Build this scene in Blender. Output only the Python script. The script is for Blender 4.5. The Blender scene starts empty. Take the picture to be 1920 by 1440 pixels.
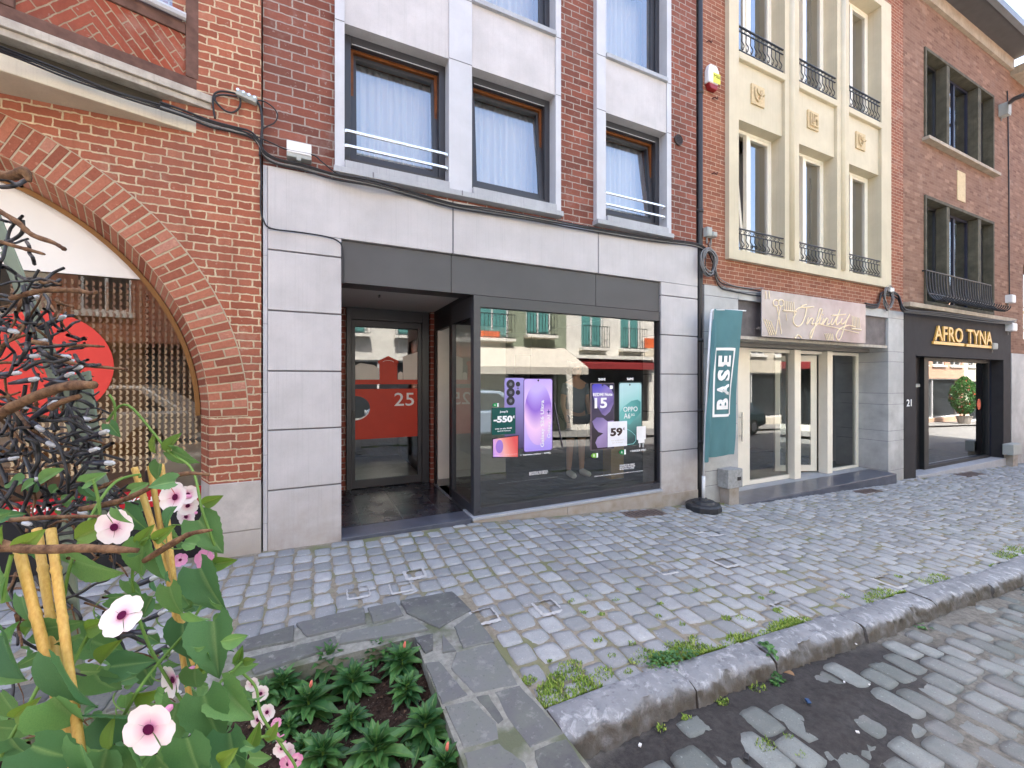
import bpy, bmesh, math, random
import numpy as np
from mathutils import Vector, Matrix
random.seed(7); rng = np.random.default_rng(7)
S = bpy.context.scene; COL = S.collection
R = math.radians
# ---------------------------------------------------------------- camera
CZ = 1.512; CY = -4.2; YAW = 25.4; FPX = 780.0
cam = bpy.data.cameras.new('camera'); co = bpy.data.objects.new('camera', cam); COL.objects.link(co)
cam.sensor_width = 36; cam.lens = 36*FPX/1920; cam.shift_y = -8/1920
cam.clip_start = .03; cam.clip_end = 600
co.location = (0, CY, CZ); co.rotation_euler = (R(90), 0, -R(YAW)); S.camera = co
# ---------------------------------------------------------------- light
SUN_EL = 60; SUN_AZ = -12           # sun stands behind the shop row (+Y)
w = bpy.data.worlds.new('World'); S.world = w; w.use_nodes = True
wn = w.node_tree; bg = wn.nodes['Background']
sky = wn.nodes.new('ShaderNodeTexSky'); sky.sky_type = 'NISHITA'; sky.sun_disc = False
sky.sun_elevation = R(SUN_EL); sky.sun_rotation = R(SUN_AZ); sky.air_density = 1.0; sky.dust_density = 4.5; sky.ozone_density = 0.0
wn.links.new(sky.outputs[0], bg.inputs[0]); bg.inputs[1].default_value = .15
sl = bpy.data.lights.new('sun', 'SUN'); sl.energy = 5.0; sl.angle = R(.5); sl.color = (1, .93, .82)
so = bpy.data.objects.new('sun', sl); COL.objects.link(so)
sd = Vector((math.sin(R(SUN_AZ))*math.cos(R(SUN_EL)), math.cos(R(SUN_AZ))*math.cos(R(SUN_EL)), math.sin(R(SUN_EL))))
so.rotation_euler = sd.to_track_quat('Z', 'Y').to_euler()
S.view_settings.view_transform = 'Standard'; S.view_settings.look = 'None'
S.view_settings.exposure = 2.62; S.view_settings.gamma = 1
S.cycles.max_bounces = 9; S.cycles.transparent_max_bounces = 14; S.cycles.glossy_bounces = 4
S.cycles.caustics_reflective = False; S.cycles.caustics_refractive = False
# ---------------------------------------------------------------- geometry of the place
cc, ss = math.cos(R(YAW)), math.sin(R(YAW))
def ray(u, v): return ((u-960)*cc+FPX*ss, -(u-960)*ss+FPX*cc, 712-v)
def XF(u, Y=0): r = ray(u, 0); return r[0]/r[1]*(Y-CY)
def ZF(u, v, Y=0): r = ray(u, v); return CZ+r[2]/r[1]*(Y-CY)
def PF(u, v, Y=0): return (XF(u, Y), Y, ZF(u, v, Y))
KX = [-14, -.4, .23, 1.55, 4.22, 5.75, 10.73, 16.2, 60]; KZ = [.2, .02, .01, -.01, -.187, -.30, -.49, -.67, -2.2]
def gz(x, y): return float(np.interp(x, KX, KZ)) + .02*max(y, -2.7)
def GP(u, v, dz=0):
    r = ray(u, v); t = 1.5/max(1, -r[2])
    for i in range(60):
        t += (CZ+r[2]*t-gz(r[0]*t, CY+r[1]*t)-dz)/max(1, -r[2])*.7
    return (r[0]*t, CY+r[1]*t, CZ+r[2]*t)
def NP(u, v, d):                                  # a point d metres out along the view direction
    r = ray(u, v); k = d/FPX
    return Vector((r[0]*k, CY+r[1]*k, CZ+r[2]*k))
# ---------------------------------------------------------------- object helpers
def tag(o, label=None, cat=None, group=None, kind=None):
    if label: o['label'] = label
    if cat: o['category'] = cat
    if group: o['group'] = group
    if kind: o['kind'] = kind
    return o
def empty(name, loc, label, cat, group=None):
    o = bpy.data.objects.new(name, None); COL.objects.link(o); o.location = loc; o.empty_display_size = .1
    return tag(o, label, cat, group)
def par(o, p):
    if p is not None:
        o.parent = p; o.matrix_parent_inverse = Matrix.Translation(-Vector(p.location)) if p.type == 'EMPTY' else Matrix()
    return o
class MB:
    def __init__(s): s.v = []; s.f = []; s.m = []; s.mi = 0; s.c = []; s.cc = 0.0; s.st = []
    def add(s, vs, fs):
        b = len(s.v); s.st.append((b, len(s.f))); s.v += [tuple(p) for p in vs]; s.c += [s.cc]*len(vs)
        s.f += [tuple(b+i for i in f) for f in fs]; s.m += [s.mi]*len(fs); return s
    def box(s, x0, x1, y0, y1, z0, z1):
        return s.add([(x0,y0,z0),(x1,y0,z0),(x1,y1,z0),(x0,y1,z0),(x0,y0,z1),(x1,y0,z1),(x1,y1,z1),(x0,y1,z1)],
            [(0,3,2,1),(4,5,6,7),(0,1,5,4),(1,2,6,5),(2,3,7,6),(3,0,4,7)])
    def obox(s, c, sx, sy, sz, M):
        vs = [Vector(c)+M@Vector((a*sx/2, b*sy/2, d*sz/2)) for d in (-1,1) for a,b in ((-1,-1),(1,-1),(1,1),(-1,1))]
        return s.add(vs, [(0,3,2,1),(4,5,6,7),(0,1,5,4),(1,2,6,5),(2,3,7,6),(3,0,4,7)])
    def ring(s, x0, x1, z0, z1, t, y0, y1, tb=None):            # rectangular frame in the XZ plane
        tb = t if tb is None else tb
        s.box(x0, x0+t, y0, y1, z0, z1); s.box(x1-t, x1, y0, y1, z0, z1)
        s.box(x0+t, x1-t, y0, y1, z0, z0+tb); s.box(x0+t, x1-t, y0, y1, z1-t, z1); return s
    def prism(s, pts, y0, y1):                                   # polygon in XZ, counter-clockwise seen from -Y
        n = len(pts); vs = [(x, y0, z) for x, z in pts]+[(x, y1, z) for x, z in pts]
        return s.add(vs, [tuple(range(n)), tuple(range(2*n-1, n-1, -1))]+[(i, i+n, (i+1) % n+n, (i+1) % n) for i in range(n)])
    def plan(s, pts, z0, z1):                                    # polygon in XY (ccw from above)
        n = len(pts); vs = [(x, y, z0) for x, y in pts]+[(x, y, z1) for x, y in pts]
        return s.add(vs, [tuple(range(n-1, -1, -1)), tuple(range(n, 2*n))]+[(i, (i+1) % n, (i+1) % n+n, i+n) for i in range(n)])
    def cyl(s, a, b, r0, r1=None, n=10, cap=True):
        return s.tube([a, b], [r0, r0 if r1 is None else r1], n, cap)
    def tube(s, P, r, n=6, cap=True):
        P = [Vector(p) for p in P]; rs = r if isinstance(r, (list, tuple)) else [r]*len(P); up = None; rings = []
        for i, p in enumerate(P):
            d = (P[min(i+1, len(P)-1)]-P[max(i-1, 0)])
            if d.length < 1e-9: d = Vector((0,0,1))
            d.normalize()
            if up is None: up = d.orthogonal().normalized()
            else:
                up = up-d*up.dot(d)
                if up.length < 1e-5: up = d.orthogonal()
                up.normalize()
            q = d.cross(up)
            rings.append([p+(up*math.cos(2*math.pi*k/n)+q*math.sin(2*math.pi*k/n))*rs[i] for k in range(n)])
        vs = [x for g in rings for x in g]; fs = []
        for i in range(len(P)-1):
            for k in range(n): fs.append((i*n+k, i*n+(k+1) % n, (i+1)*n+(k+1) % n, (i+1)*n+k))
        if cap: fs += [tuple(range(n-1, -1, -1)), tuple(range((len(P)-1)*n, len(P)*n))]
        return s.add(vs, fs)
    def each(s, name, mat, parent=None, smooth=False, bevel=0):
        E_ = s.st+[(len(s.v), len(s.f))]; o = None
        for (a, fa), (b, fb) in zip(E_, E_[1:]):
            q = MB(); q.add(s.v[a:b], [tuple(i-a for i in f) for f in s.f[fa:fb]]); o = q.build(name, mat, parent, smooth, bevel)
        return o
    def build(s, name, mat, parent=None, smooth=False, bevel=0):
        me = bpy.data.meshes.new(name); me.from_pydata(s.v, [], s.f)
        ms = mat if isinstance(mat, (list, tuple)) else [mat]
        for m in ms: me.materials.append(m)
        if len(ms) > 1: me.polygons.foreach_set('material_index', s.m)
        if smooth: me.polygons.foreach_set('use_smooth', [True]*len(s.f))
        at = me.attributes.new('rnd', 'FLOAT', 'POINT'); at.data.foreach_set('value', s.c)
        me.update(); o = bpy.data.objects.new(name, me); COL.objects.link(o); par(o, parent)
        if bevel:
            b = o.modifiers.new('b', 'BEVEL'); b.width = bevel; b.segments = 2; b.limit_method = 'ANGLE'; b.angle_limit = R(50)
        return o
def smooth_path(P, k=6):
    P = [Vector(p) for p in P]; out = []
    for i in range(len(P)-1):
        a = P[max(i-1, 0)]; b = P[i]; c = P[i+1]; d = P[min(i+2, len(P)-1)]
        for j in range(k):
            t = j/k; out.append(.5*((2*b)+(c-a)*t+(2*a-5*b+4*c-d)*t*t+(3*b-a-3*c+d)*t**3))
    return out+[P[-1]]
def wall(mb, xs, zs, hole, y0, y1):
    """wall between the planes y0 and y1 with rectangular holes [(x0,x1,z0,z1)]"""
    X = sorted(set([xs[0], xs[1]]+[round(max(xs[0], min(xs[1], q)), 4) for h in hole for q in h[:2]]))
    Z = sorted(set([zs[0], zs[1]]+[round(max(zs[0], min(zs[1], q)), 4) for h in hole for q in h[2:]]))
    def solid(i, j):
        if i < 0 or j < 0 or i >= len(X)-1 or j >= len(Z)-1: return False
        a = (X[i]+X[i+1])/2; b = (Z[j]+Z[j+1])/2
        return not any(h[0] < a < h[1] and h[2] < b < h[3] for h in hole)
    for i in range(len(X)-1):
        for j in range(len(Z)-1):
            if not solid(i, j): continue
            a, b, c, d = X[i], X[i+1], Z[j], Z[j+1]
            mb.add([(a,y0,c),(b,y0,c),(b,y0,d),(a,y0,d)], [(0,1,2,3)]); mb.add([(a,y1,c),(b,y1,c),(b,y1,d),(a,y1,d)], [(3,2,1,0)])
            if not solid(i-1, j): mb.add([(a,y0,c),(a,y1,c),(a,y1,d),(a,y0,d)], [(3,2,1,0)])
            if not solid(i+1, j): mb.add([(b,y0,c),(b,y1,c),(b,y1,d),(b,y0,d)], [(0,1,2,3)])
            if not solid(i, j-1): mb.add([(a,y0,c),(b,y0,c),(b,y1,c),(a,y1,c)], [(3,2,1,0)])
            if not solid(i, j+1): mb.add([(a,y0,d),(b,y0,d),(b,y1,d),(a,y1,d)], [(0,1,2,3)])
    return mb
def text(name, s, mat, x0, x1, z0, z1, y, parent=None, rot=0, bold=0, ext=.002, shear=0, spacing=1.0, fn=None, flip=False):
    cu = bpy.data.curves.new('t', 'FONT'); cu.body = s; cu.offset = bold; cu.shear = shear; cu.space_character = spacing
    cu.extrude = .01; cu.resolution_u = 3
    t = bpy.data.objects.new('t', cu); COL.objects.link(t); bpy.context.view_layer.update()
    me = bpy.data.meshes.new_from_object(t, depsgraph=bpy.context.evaluated_depsgraph_get())
    bpy.data.objects.remove(t)
    n = len(me.vertices); c = np.zeros(n*3); me.vertices.foreach_get('co', c); c = c.reshape(-1, 3)
    mn = c.min(0); mx = c.max(0); a = (c-mn)/(mx-mn+1e-9); q = np.zeros_like(c)
    if flip: a[:, 0] = 1-a[:, 0]
    if rot == 90: q[:, 0] = x1-(a[:, 1])*(x1-x0); q[:, 2] = z0+a[:, 0]*(z1-z0)
    else: q[:, 0] = x0+a[:, 0]*(x1-x0); q[:, 2] = z0+a[:, 1]*(z1-z0)
    q[:, 1] = y-(a[:, 2])*ext
    if fn is not None: q = np.array([fn(p) for p in q])
    me.vertices.foreach_set('co', q.ravel()); me.materials.clear(); me.materials.append(mat)
    me.polygons.foreach_set('material_index', [0]*len(me.polygons)); me.update()
    o = bpy.data.objects.new(name, me); COL.objects.link(o); par(o, parent); return o
# ---------------------------------------------------------------- materials
def lin(c):
    return tuple((x/255/12.92 if x/255 <= .04045 else ((x/255+.055)/1.055)**2.4) for x in c)
def pc(r, g, b, k=1.3):                           # photo value -> base colour
    return tuple(min(.85, x/k) for x in lin((r, g, b)))
class NT:
    def __init__(s, name):
        s.m = bpy.data.materials.new(name); s.m.use_nodes = True; s.t = s.m.node_tree; s.n = s.t.nodes; s.b = s.n['Principled BSDF']
    def new(s, ty, **k):
        x = s.n.new(ty)
        for a, b in k.items(): setattr(x, a, b)
        return x
    def L(s, a, b):
        if isinstance(a, (int, float)): b.default_value = a
        elif isinstance(a, tuple): b.default_value = tuple(a)+((1,) if len(a) == 3 and len(b.default_value) == 4 else ())
        else: s.t.links.new(a, b)
    def M(s, op, a, b=0.0, c=None):
        x = s.new('ShaderNodeMath', operation=op); s.L(a, x.inputs[0]); s.L(b, x.inputs[1])
        if c is not None: s.L(c, x.inputs[2])
        return x.outputs[0]
    def mix(s, f, a, b, bt='MIX'):
        x = s.new('ShaderNodeMix', data_type='RGBA', blend_type=bt); s.L(f, x.inputs[0]); s.L(a, x.inputs[6]); s.L(b, x.inputs[7]); return x.outputs[2]
    def noise(s, scale, vec=None, detail=4, rough=.55, dist=0):
        x = s.new('ShaderNodeTexNoise'); x.inputs['Scale'].default_value = scale; x.inputs['Detail'].default_value = detail
        x.inputs['Roughness'].default_value = rough; x.inputs['Distortion'].default_value = dist
        if vec is not None: s.L(vec, x.inputs['Vector'])
        return x.outputs[0]
    def ramp(s, f, pts):
        x = s.new('ShaderNodeValToRGB'); cr = x.color_ramp
        while len(cr.elements) < len(pts): cr.elements.new(.5)
        for e, (p, c) in zip(cr.elements, pts): e.position = p; e.color = tuple(c)+(1,) if len(c) == 3 else c
        s.L(f, x.inputs[0]); return x.outputs[0]
    def mr(s, v, a, b, c=0., d=1.):
        x = s.new('ShaderNodeMapRange'); s.L(v, x.inputs[0])
        for i, q in enumerate((a, b, c, d)): x.inputs[i+1].default_value = q
        return x.outputs[0]
    def pos(s): return s.new('ShaderNodeNewGeometry').outputs['Position']
    def sep(s, v): x = s.new('ShaderNodeSeparateXYZ'); s.L(v, x.inputs[0]); return x.outputs
    def comb(s, a, b, c): x = s.new('ShaderNodeCombineXYZ'); s.L(a, x.inputs[0]); s.L(b, x.inputs[1]); s.L(c, x.inputs[2]); return x.outputs[0]
    def scale(s, v, k): x = s.new('ShaderNodeMapping'); x.inputs['Scale'].default_value = k; s.L(v, x.inputs[0]); return x.outputs[0]
    def attr(s, n): x = s.new('ShaderNodeAttribute'); x.attribute_name = n; return x.outputs['Fac']
    def bump(s, h, strength=.5, dist=.01):
        x = s.new('ShaderNodeBump'); x.inputs['Strength'].default_value = strength; x.inputs['Distance'].default_value = dist
        s.L(h, x.inputs['Height']); s.t.links.new(x.outputs[0], s.b.inputs['Normal'])
    def out(s, col, rough=.7, spec=.3, metal=0):
        s.L(col, s.b.inputs['Base Color']); s.L(rough, s.b.inputs['Roughness']); s.b.inputs['Specular IOR Level'].default_value = spec
        s.b.inputs['Metallic'].default_value = metal; return s.m
def plain(name, c, rough=.6, spec=.3, metal=0, var=.08, sc=6, bump=0, bsc=60):
    t = NT(name); p = t.pos()
    a = tuple(x*(1-var) for x in c); b = tuple(min(1, x*(1+var)) for x in c)
    col = t.mix(t.mr(t.noise(sc, p, 5), .3, .7), a, b)
    if bump: t.bump(t.noise(bsc, p, 3), bump, .002)
    return t.out(col, rough, spec, metal)
def brick(name, Ls, Lh, h, mo, c1, c2, c3, mortar, rough_edge=.004, bump=.6, diag=None, stain=.35, zoff=0, xoff=0):
    t = NT(name); p = t.pos(); X, Y, Z = t.sep(p)
    dn = t.new('ShaderNodeTexNoise'); dn.inputs['Scale'].default_value = 22; dn.inputs['Detail'].default_value = 3; t.L(p, dn.inputs['Vector'])
    dx, dy, dz = t.sep(dn.outputs['Color'])
    x = t.M('ADD', X, Y); z = Z
    if diag is not None:
        xx = t.M('ABSOLUTE', t.M('SUBTRACT', t.M('MODULO', t.M('ADD', t.M('SUBTRACT', x, diag), 40.62), 1.3), .65))
        x2 = t.M('MULTIPLY', t.M('ADD', xx, z), .7071); z2 = t.M('ADD', t.M('MULTIPLY', t.M('SUBTRACT', z, xx), .7071), 20.); x, z = x2, z2
    x = t.M('ADD', x, 40.+xoff); z = t.M('ADD', z, zoff)
    x = t.M('ADD', x, t.M('MULTIPLY', t.M('SUBTRACT', dx, .5), rough_edge*2.6)); z = t.M('ADD', z, t.M('MULTIPLY', t.M('SUBTRACT', dy, .5), rough_edge*2.6))
    zz = t.M('DIVIDE', z, h); row = t.M('FLOOR', zz); fz = t.M('MULTIPLY', t.M('FRACT', zz), h)
    P = Ls+Lh; par_ = t.M('FLOORED_MODULO', row, 2.) if False else t.M('ABSOLUTE', t.M('MODULO', row, 2.))
    jit = t.new('ShaderNodeTexWhiteNoise', noise_dimensions='1D'); t.L(row, jit.inputs['W'])
    q = t.M('DIVIDE', t.M('ADD', t.M('ADD', x, t.M('MULTIPLY', par_, P/2)), t.M('MULTIPLY', jit.outputs['Value'], .03)), P)
    n = t.M('FLOOR', q); fx = t.M('MULTIPLY', t.M('FRACT', q), P)
    if Lh > 0:
        hd = t.M('GREATER_THAN', fx, Ls); loc = t.M('SUBTRACT', fx, t.M('MULTIPLY', hd, Ls)); ln = t.M('SUBTRACT', Ls, t.M('MULTIPLY', hd, Ls-Lh))
    else: hd = 0.0; loc = fx; ln = Ls
    ex = t.M('MINIMUM', loc, t.M('SUBTRACT', ln, loc)); ez = t.M('MINIMUM', fz, t.M('SUBTRACT', h, fz))
    # rounded corners
    d = t.M('SMOOTH_MIN', ex, ez, .006)
    d = t.M('ADD', d, t.M('MULTIPLY', t.M('SUBTRACT', dz, .5), rough_edge))
    mask = t.new('ShaderNodeMapRange', interpolation_type='SMOOTHSTEP'); t.L(d, mask.inputs[0]); mask.inputs[1].default_value = mo*.5-.0015-.001; mask.inputs[2].default_value = mo*.5+.0015-.001
    mask = mask.outputs[0]
    wn_ = t.new('ShaderNodeTexWhiteNoise', noise_dimensions='2D')
    t.L(t.comb(t.M('ADD', t.M('MULTIPLY', n, 2.), hd), row, 0.), wn_.inputs['Vector'])
    rv = wn_.outputs['Value']
    col = t.ramp(rv, [(0, c1), (.45, c2), (.8, c2), (1, c3)])
    fine = t.noise(70, p, 5, .7); big = t.noise(1.3, p, 4)
    col = t.mix(t.mr(fine, .35, .75, 0, .45), col, tuple(k*.55 for k in c2))
    spk = t.mr(t.noise(28, p, 2), .66, .74, 0, .35); col = t.mix(spk, col, tuple(min(.8, k*.5+.22) for k in mortar))
    mc = t.mix(t.mr(t.noise(35, p, 4), .3, .7), tuple(k*.72 for k in mortar), mortar)
    c = t.mix(mask, mc, col)
    c = t.mix(t.mr(big, .4, .75, 0, stain), c, (.12, .09, .08))
    c = t.mix(t.mr(t.noise(1, t.scale(p, (9, 9, .7)), 5, .6), .5, .75, 0, stain*.9), c, tuple(k*.5 for k in c1))
    c = t.mix(t.mr(t.noise(2.3, p, 5, .7), .56, .72, 0, .28), c, tuple(min(.7, k*.6+.15) for k in mortar))
    t.bump(t.M('ADD', mask, t.M('MULTIPLY', fine, .35)), bump, .006)
    return t.out(c, .88, .15)
def stone(name, c, blotch=.12, rough=.75, sc=5, streak=.0, dirt=None, bump=.15, speck=.25):
    t = NT(name); p = t.pos(); a = tuple(x*(1-blotch*1.5) for x in c); b = tuple(min(.85, x*(1+blotch)) for x in c)
    col = t.mix(t.mr(t.noise(sc, p, 6, .6), .3, .7), a, b)
    col = t.mix(t.mr(t.noise(sc*.28, p, 3), .42, .66, 0, .5), col, tuple(x*.8 for x in c))
    col = t.mix(t.mr(t.noise(140, p, 3), .52, .8, 0, speck), col, tuple(x*.5 for x in c))
    if streak:
        s_ = t.mr(t.noise(1, t.scale(p, (55, 55, 1.1)), 3), .52, .7, 0, streak); col = t.mix(s_, col, tuple(x*.5 for x in c))
    if dirt:
        z = t.sep(p)[2]; m = t.M('MULTIPLY', t.mr(z, dirt[0], dirt[1], 1, 0), t.mr(t.noise(7, p, 5), .35, .7, .3, 1.)); col = t.mix(m, col, dirt[2])
    t.bump(t.noise(90, p, 4), bump, .002)
    return t.out(col, rough, .3)
def glass(name, tint=(.8,.84,.84), f0=.10, k=1.0, rough=.0, wob=.0):
    t = NT(name); t.n.remove(t.b)
    tr = t.new('ShaderNodeBsdfTransparent'); tr.inputs[0].default_value = (*tint, 1)
    gl = t.new('ShaderNodeBsdfGlossy'); gl.inputs['Roughness'].default_value = rough; gl.inputs[0].default_value = (.95,.97,1,1)
    fr = t.new('ShaderNodeFresnel'); fr.inputs[0].default_value = 1.5
    f = t.M('MINIMUM', t.M('ADD', t.M('MULTIPLY', fr.outputs[0], k), f0), 1.0)
    if wob:
        b = t.new('ShaderNodeBump'); b.inputs['Strength'].default_value = wob; b.inputs['Distance'].default_value = .01; t.L(t.noise(1.6, t.pos(), 2), b.inputs['Height']); t.t.links.new(b.outputs[0], gl.inputs['Normal'])
    mx = t.new('ShaderNodeMixShader'); t.L(f, mx.inputs[0]); t.t.links.new(tr.outputs[0], mx.inputs[1]); t.t.links.new(gl.outputs[0], mx.inputs[2])
    t.t.links.new(mx.outputs[0], t.n['Material Output'].inputs[0]); return t.m

m_brickL = brick('red_brick_rough', .21, .105, .066, .0135, pc(156,92,72), pc(178,106,82), pc(196,128,102), pc(230,208,174,1.25), .008, .8)
m_brick25 = brick('brown_red_brick', .222, 0, .0795, .014, pc(118,74,64), pc(144,88,74), pc(166,104,88), pc(184,172,162), .005, .8, stain=.25)
m_brickI = brick('orange_brick', .20, 0, .0615, .009, pc(142,88,70), pc(160,102,80), pc(176,120,96), pc(216,192,166), .004, .6, stain=.2)
m_brickA = brick('buff_pink_brick', .21, 0, .062, .008, pc(126,94,78), pc(148,114,96), pc(172,138,118), pc(164,136,118), .003, .5, stain=.2)
m_brickH = brick('herringbone_brick', .2, 0, .066, .012, pc(140,72,54), pc(168,88,66), pc(186,106,82), pc(182,160,132), .005, .6, diag=0)
m_grey = stone('blue_grey_limestone', pc(208,205,206), .09, .7, 3, .14, dirt=(-.3, .7, pc(158,144,128)), speck=.4)
m_greyside = stone('limestone_trim', pc(208,210,216), .05, .65, 5, .05, speck=.15)
m_blue = stone('bluestone_sill', pc(182,185,190), .08, .5, 6, .25)
m_step = stone('polished_bluestone', pc(92,96,108), .2, .28, 7, .0, speck=.3)
m_bluew = stone('washed_bluestone', pc(198,199,198), .2, .7, 2.2, .0, speck=.35, dirt=(-.5, .3, pc(160,158,156)))
m_base = stone('plinth_stone', pc(200,194,188), .12, .8, 7, dirt=(-.1, .3, pc(150,138,122)))
m_joint = plain('joint_grey', pc(126,126,132), .9)
m_anth = plain('anthracite_aluminium', pc(58,59,65), .42, .5, 0, .04, 3)
m_anthpanel = plain('anthracite_panel', pc(80,80,82), .5, .4, 0, .12, 1.7)
m_black = plain('black_metal', (.012,.012,.014), .45, .5)
m_blackwall = plain('matt_black_render', pc(58,56,58), .8, .2, 0, .12, 5, .4)
m_bluewall = plain('dark_blue_paint', pc(26,34,52), .6, .2)
m_gold = plain('gold_letters', pc(232,182,92), .35, .5, 0, .05)
m_white = plain('white_plastic', pc(236,236,236), .5, .3, 0, .03)
m_whitewall = plain('white_plaster', pc(214,210,204), .9, .1, 0, .05)
m_cream = stone('cream_render', pc(218,207,180), .06, .85, 3, .14, speck=.08)
m_creampv = plain('cream_frame_paint', pc(240,234,218,1.15), .4, .4, 0, .03)
m_relief = stone('relief_stone', pc(220,198,158), .1, .85, 30)
m_wood = plain('orange_wood', pc(120,70,34), .5, .3, 0, .25, 14)
m_oldwood = plain('weathered_timber', pc(112,84,74), .8, .2, 0, .3, 12, .6, 40)
m_capw = stone('weathered_white_timber', pc(196,188,176), .2, .8, 12, .2)
m_slab = stone('cream_concrete_slab', pc(226,214,190), .08, .85, 4, .15)
m_ctan = plain('brown_trim', pc(140,98,48), .6, .3, 0, .1)
m_concr = stone('aged_concrete', pc(98,94,80), .3, .9, 6, .3)
m_concl = stone('pale_concrete', pc(186,174,156), .15, .9, 6, .25)
m_steel = plain('brushed_steel', (.75,.74,.72), .25, .5, 1.0, .03)
m_glass = glass('shop_glass', (.82,.87,.85), .09, 1.1)
m_glassb = glass('upper_glass', (.96,.97,.97), .2, 1.7, wob=.12)
m_glassd = glass('door_glass', (.75,.8,.8), .08, 1.1)
m_glassl = glass('bank_glass', (.85,.82,.76), .015, .8)
m_tile = None
m_cable = plain('black_cable', (.016,.016,.018), .5, .4)
m_cableg = plain('grey_cable', pc(140,140,140), .5, .4)
m_greybox = plain('grey_box_plastic', pc(176,180,176), .6, .3, 0, .06)
m_dark = plain('dark_interior', (.03,.03,.032), .9, .1)
m_floor = plain('shop_floor', (.12,.12,.12), .5, .3)
m_red = plain('red_film', pc(208,66,44), .5, .3, 0, .04)
m_redl = plain('bright_red_film', pc(226,66,58), .5, .3, 0, .03)
m_greyfilm = plain('grey_film', pc(216,210,204,1.1), .6, .2, 0, .04)
m_lettering = plain('white_lettering', (.8,.8,.8), .5, .2, 0, .0)
m_iron = plain('wrought_iron', (.02,.02,.022), .5, .5)
m_slate = plain('slate_roof', (.09,.09,.1), .7, .3)
def curtain_mat(name, c):
    t = NT(name); t.out(c, .9, .1)
    b = t.b; tl = t.new('ShaderNodeBsdfTranslucent'); tl.inputs[0].default_value = (*c, 1)
    mx = t.new('ShaderNodeMixShader'); mx.inputs[0].default_value = .3
    t.t.links.new(b.outputs[0], mx.inputs[1]); t.t.links.new(tl.outputs[0], mx.inputs[2]); t.t.links.new(mx.outputs[0], t.n['Material Output'].inputs[0]); return t.m
m_curt = curtain_mat('white_curtain', (.85,.84,.80)); m_curtg = plain('grey_blind', pc(128,124,124), .9, .1, 0, .05)
# ================================================================ GROUND
def cobble_far(name, c1, c2, joint, sx, sy):
    t = NT(name); p = t.pos(); X, Y, Z = t.sep(p)
    nx = t.noise(9, p, 3); X2 = t.M('ADD', X, t.M('MULTIPLY', nx, .03)); row = t.M('FLOOR', t.M('DIVIDE', X2, sx))
    wn1 = t.new('ShaderNodeTexWhiteNoise', noise_dimensions='1D'); t.L(row, wn1.inputs['W'])
    yy = t.M('ADD', t.M('DIVIDE', t.M('ADD', Y, t.M('MULTIPLY', t.noise(11, p, 2), .03)), sy), wn1.outputs['Value'])
    fx = t.M('FRACT', t.M('DIVIDE', X2, sx)); fy = t.M('FRACT', yy)
    ex = t.M('MULTIPLY', t.M('MINIMUM', fx, t.M('SUBTRACT', 1., fx)), sx); ey = t.M('MULTIPLY', t.M('MINIMUM', fy, t.M('SUBTRACT', 1., fy)), sy)
    d = t.M('SMOOTH_MIN', ex, ey, .02); mask = t.mr(d, .002, .012)
    w2 = t.new('ShaderNodeTexWhiteNoise', noise_dimensions='2D'); t.L(t.comb(row, t.M('FLOOR', yy), 0.), w2.inputs['Vector'])
    col = t.mix(w2.outputs['Value'], c1, c2); col = t.mix(t.mr(t.noise(30, p, 5), .3, .7, 0, .4), col, tuple(k*.6 for k in c1))
    t.bump(mask, .6, .012); return t.out(t.mix(mask, joint, col), .75, .3)
m_cobfar = cobble_far('sett_surface', pc(132,132,132,1.2), pc(162,162,160,1.2), pc(116,112,104,1.2), .16, .19)
def sett_mat(name, lo, mid, hi, stain, sa=.4):
    t = NT(name); p = t.pos(); r = t.attr('rnd')
    col = t.ramp(r, [(0, lo), (.5, mid), (1, hi)])
    col = t.mix(t.mr(t.noise(9, p, 5, .65), .35, .7, 0, .5), col, tuple(k*.72 for k in mid))
    col = t.mix(t.mr(t.noise(2.0, p, 4, .6), .45, .68, 0, sa), col, stain)
    col = t.mix(t.mr(t.noise(160, p, 3), .55, .75, 0, .4), col, tuple(k*.5 for k in lo))
    col = t.mix(t.mr(t.noise(75, p, 2), .66, .72, 0, .35), col, tuple(min(.8, k*1.7) for k in hi))
    t.bump(t.M('ADD', t.noise(45, p, 5, .6), t.M('MULTIPLY', t.noise(200, p, 3), .3)), .45, .006)
    return t.out(col, .78, .3)
m_sett = sett_mat('granite_sett', pc(131,133,135,1.12), pc(151,153,155,1.12), pc(172,174,176,1.12), pc(154,160,158,1.12))
m_settr = sett_mat('road_sett', pc(98,104,100,1.35), pc(130,136,134,1.35), pc(158,164,162,1.35), pc(162,158,160,1.35), .45)
def bed_mat(name, a, b, c):
    t = NT(name); p = t.pos(); col = t.mix(t.mr(t.noise(26, p, 5, .7), .35, .65), a, b)
    col = t.mix(t.mr(t.noise(3.2, p, 4), .5, .62), col, c); t.bump(t.noise(90, p, 5, .7), .8, .006); return t.out(col, .95, .1)
m_bed = bed_mat('sandy_joint', pc(130,122,106,1.2), pc(160,152,138,1.2), pc(126,128,98,1.2))
m_bedg = bed_mat('base_earth', pc(52,50,50,1.6), pc(74,71,70,1.6), pc(66,64,56,1.6))
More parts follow.
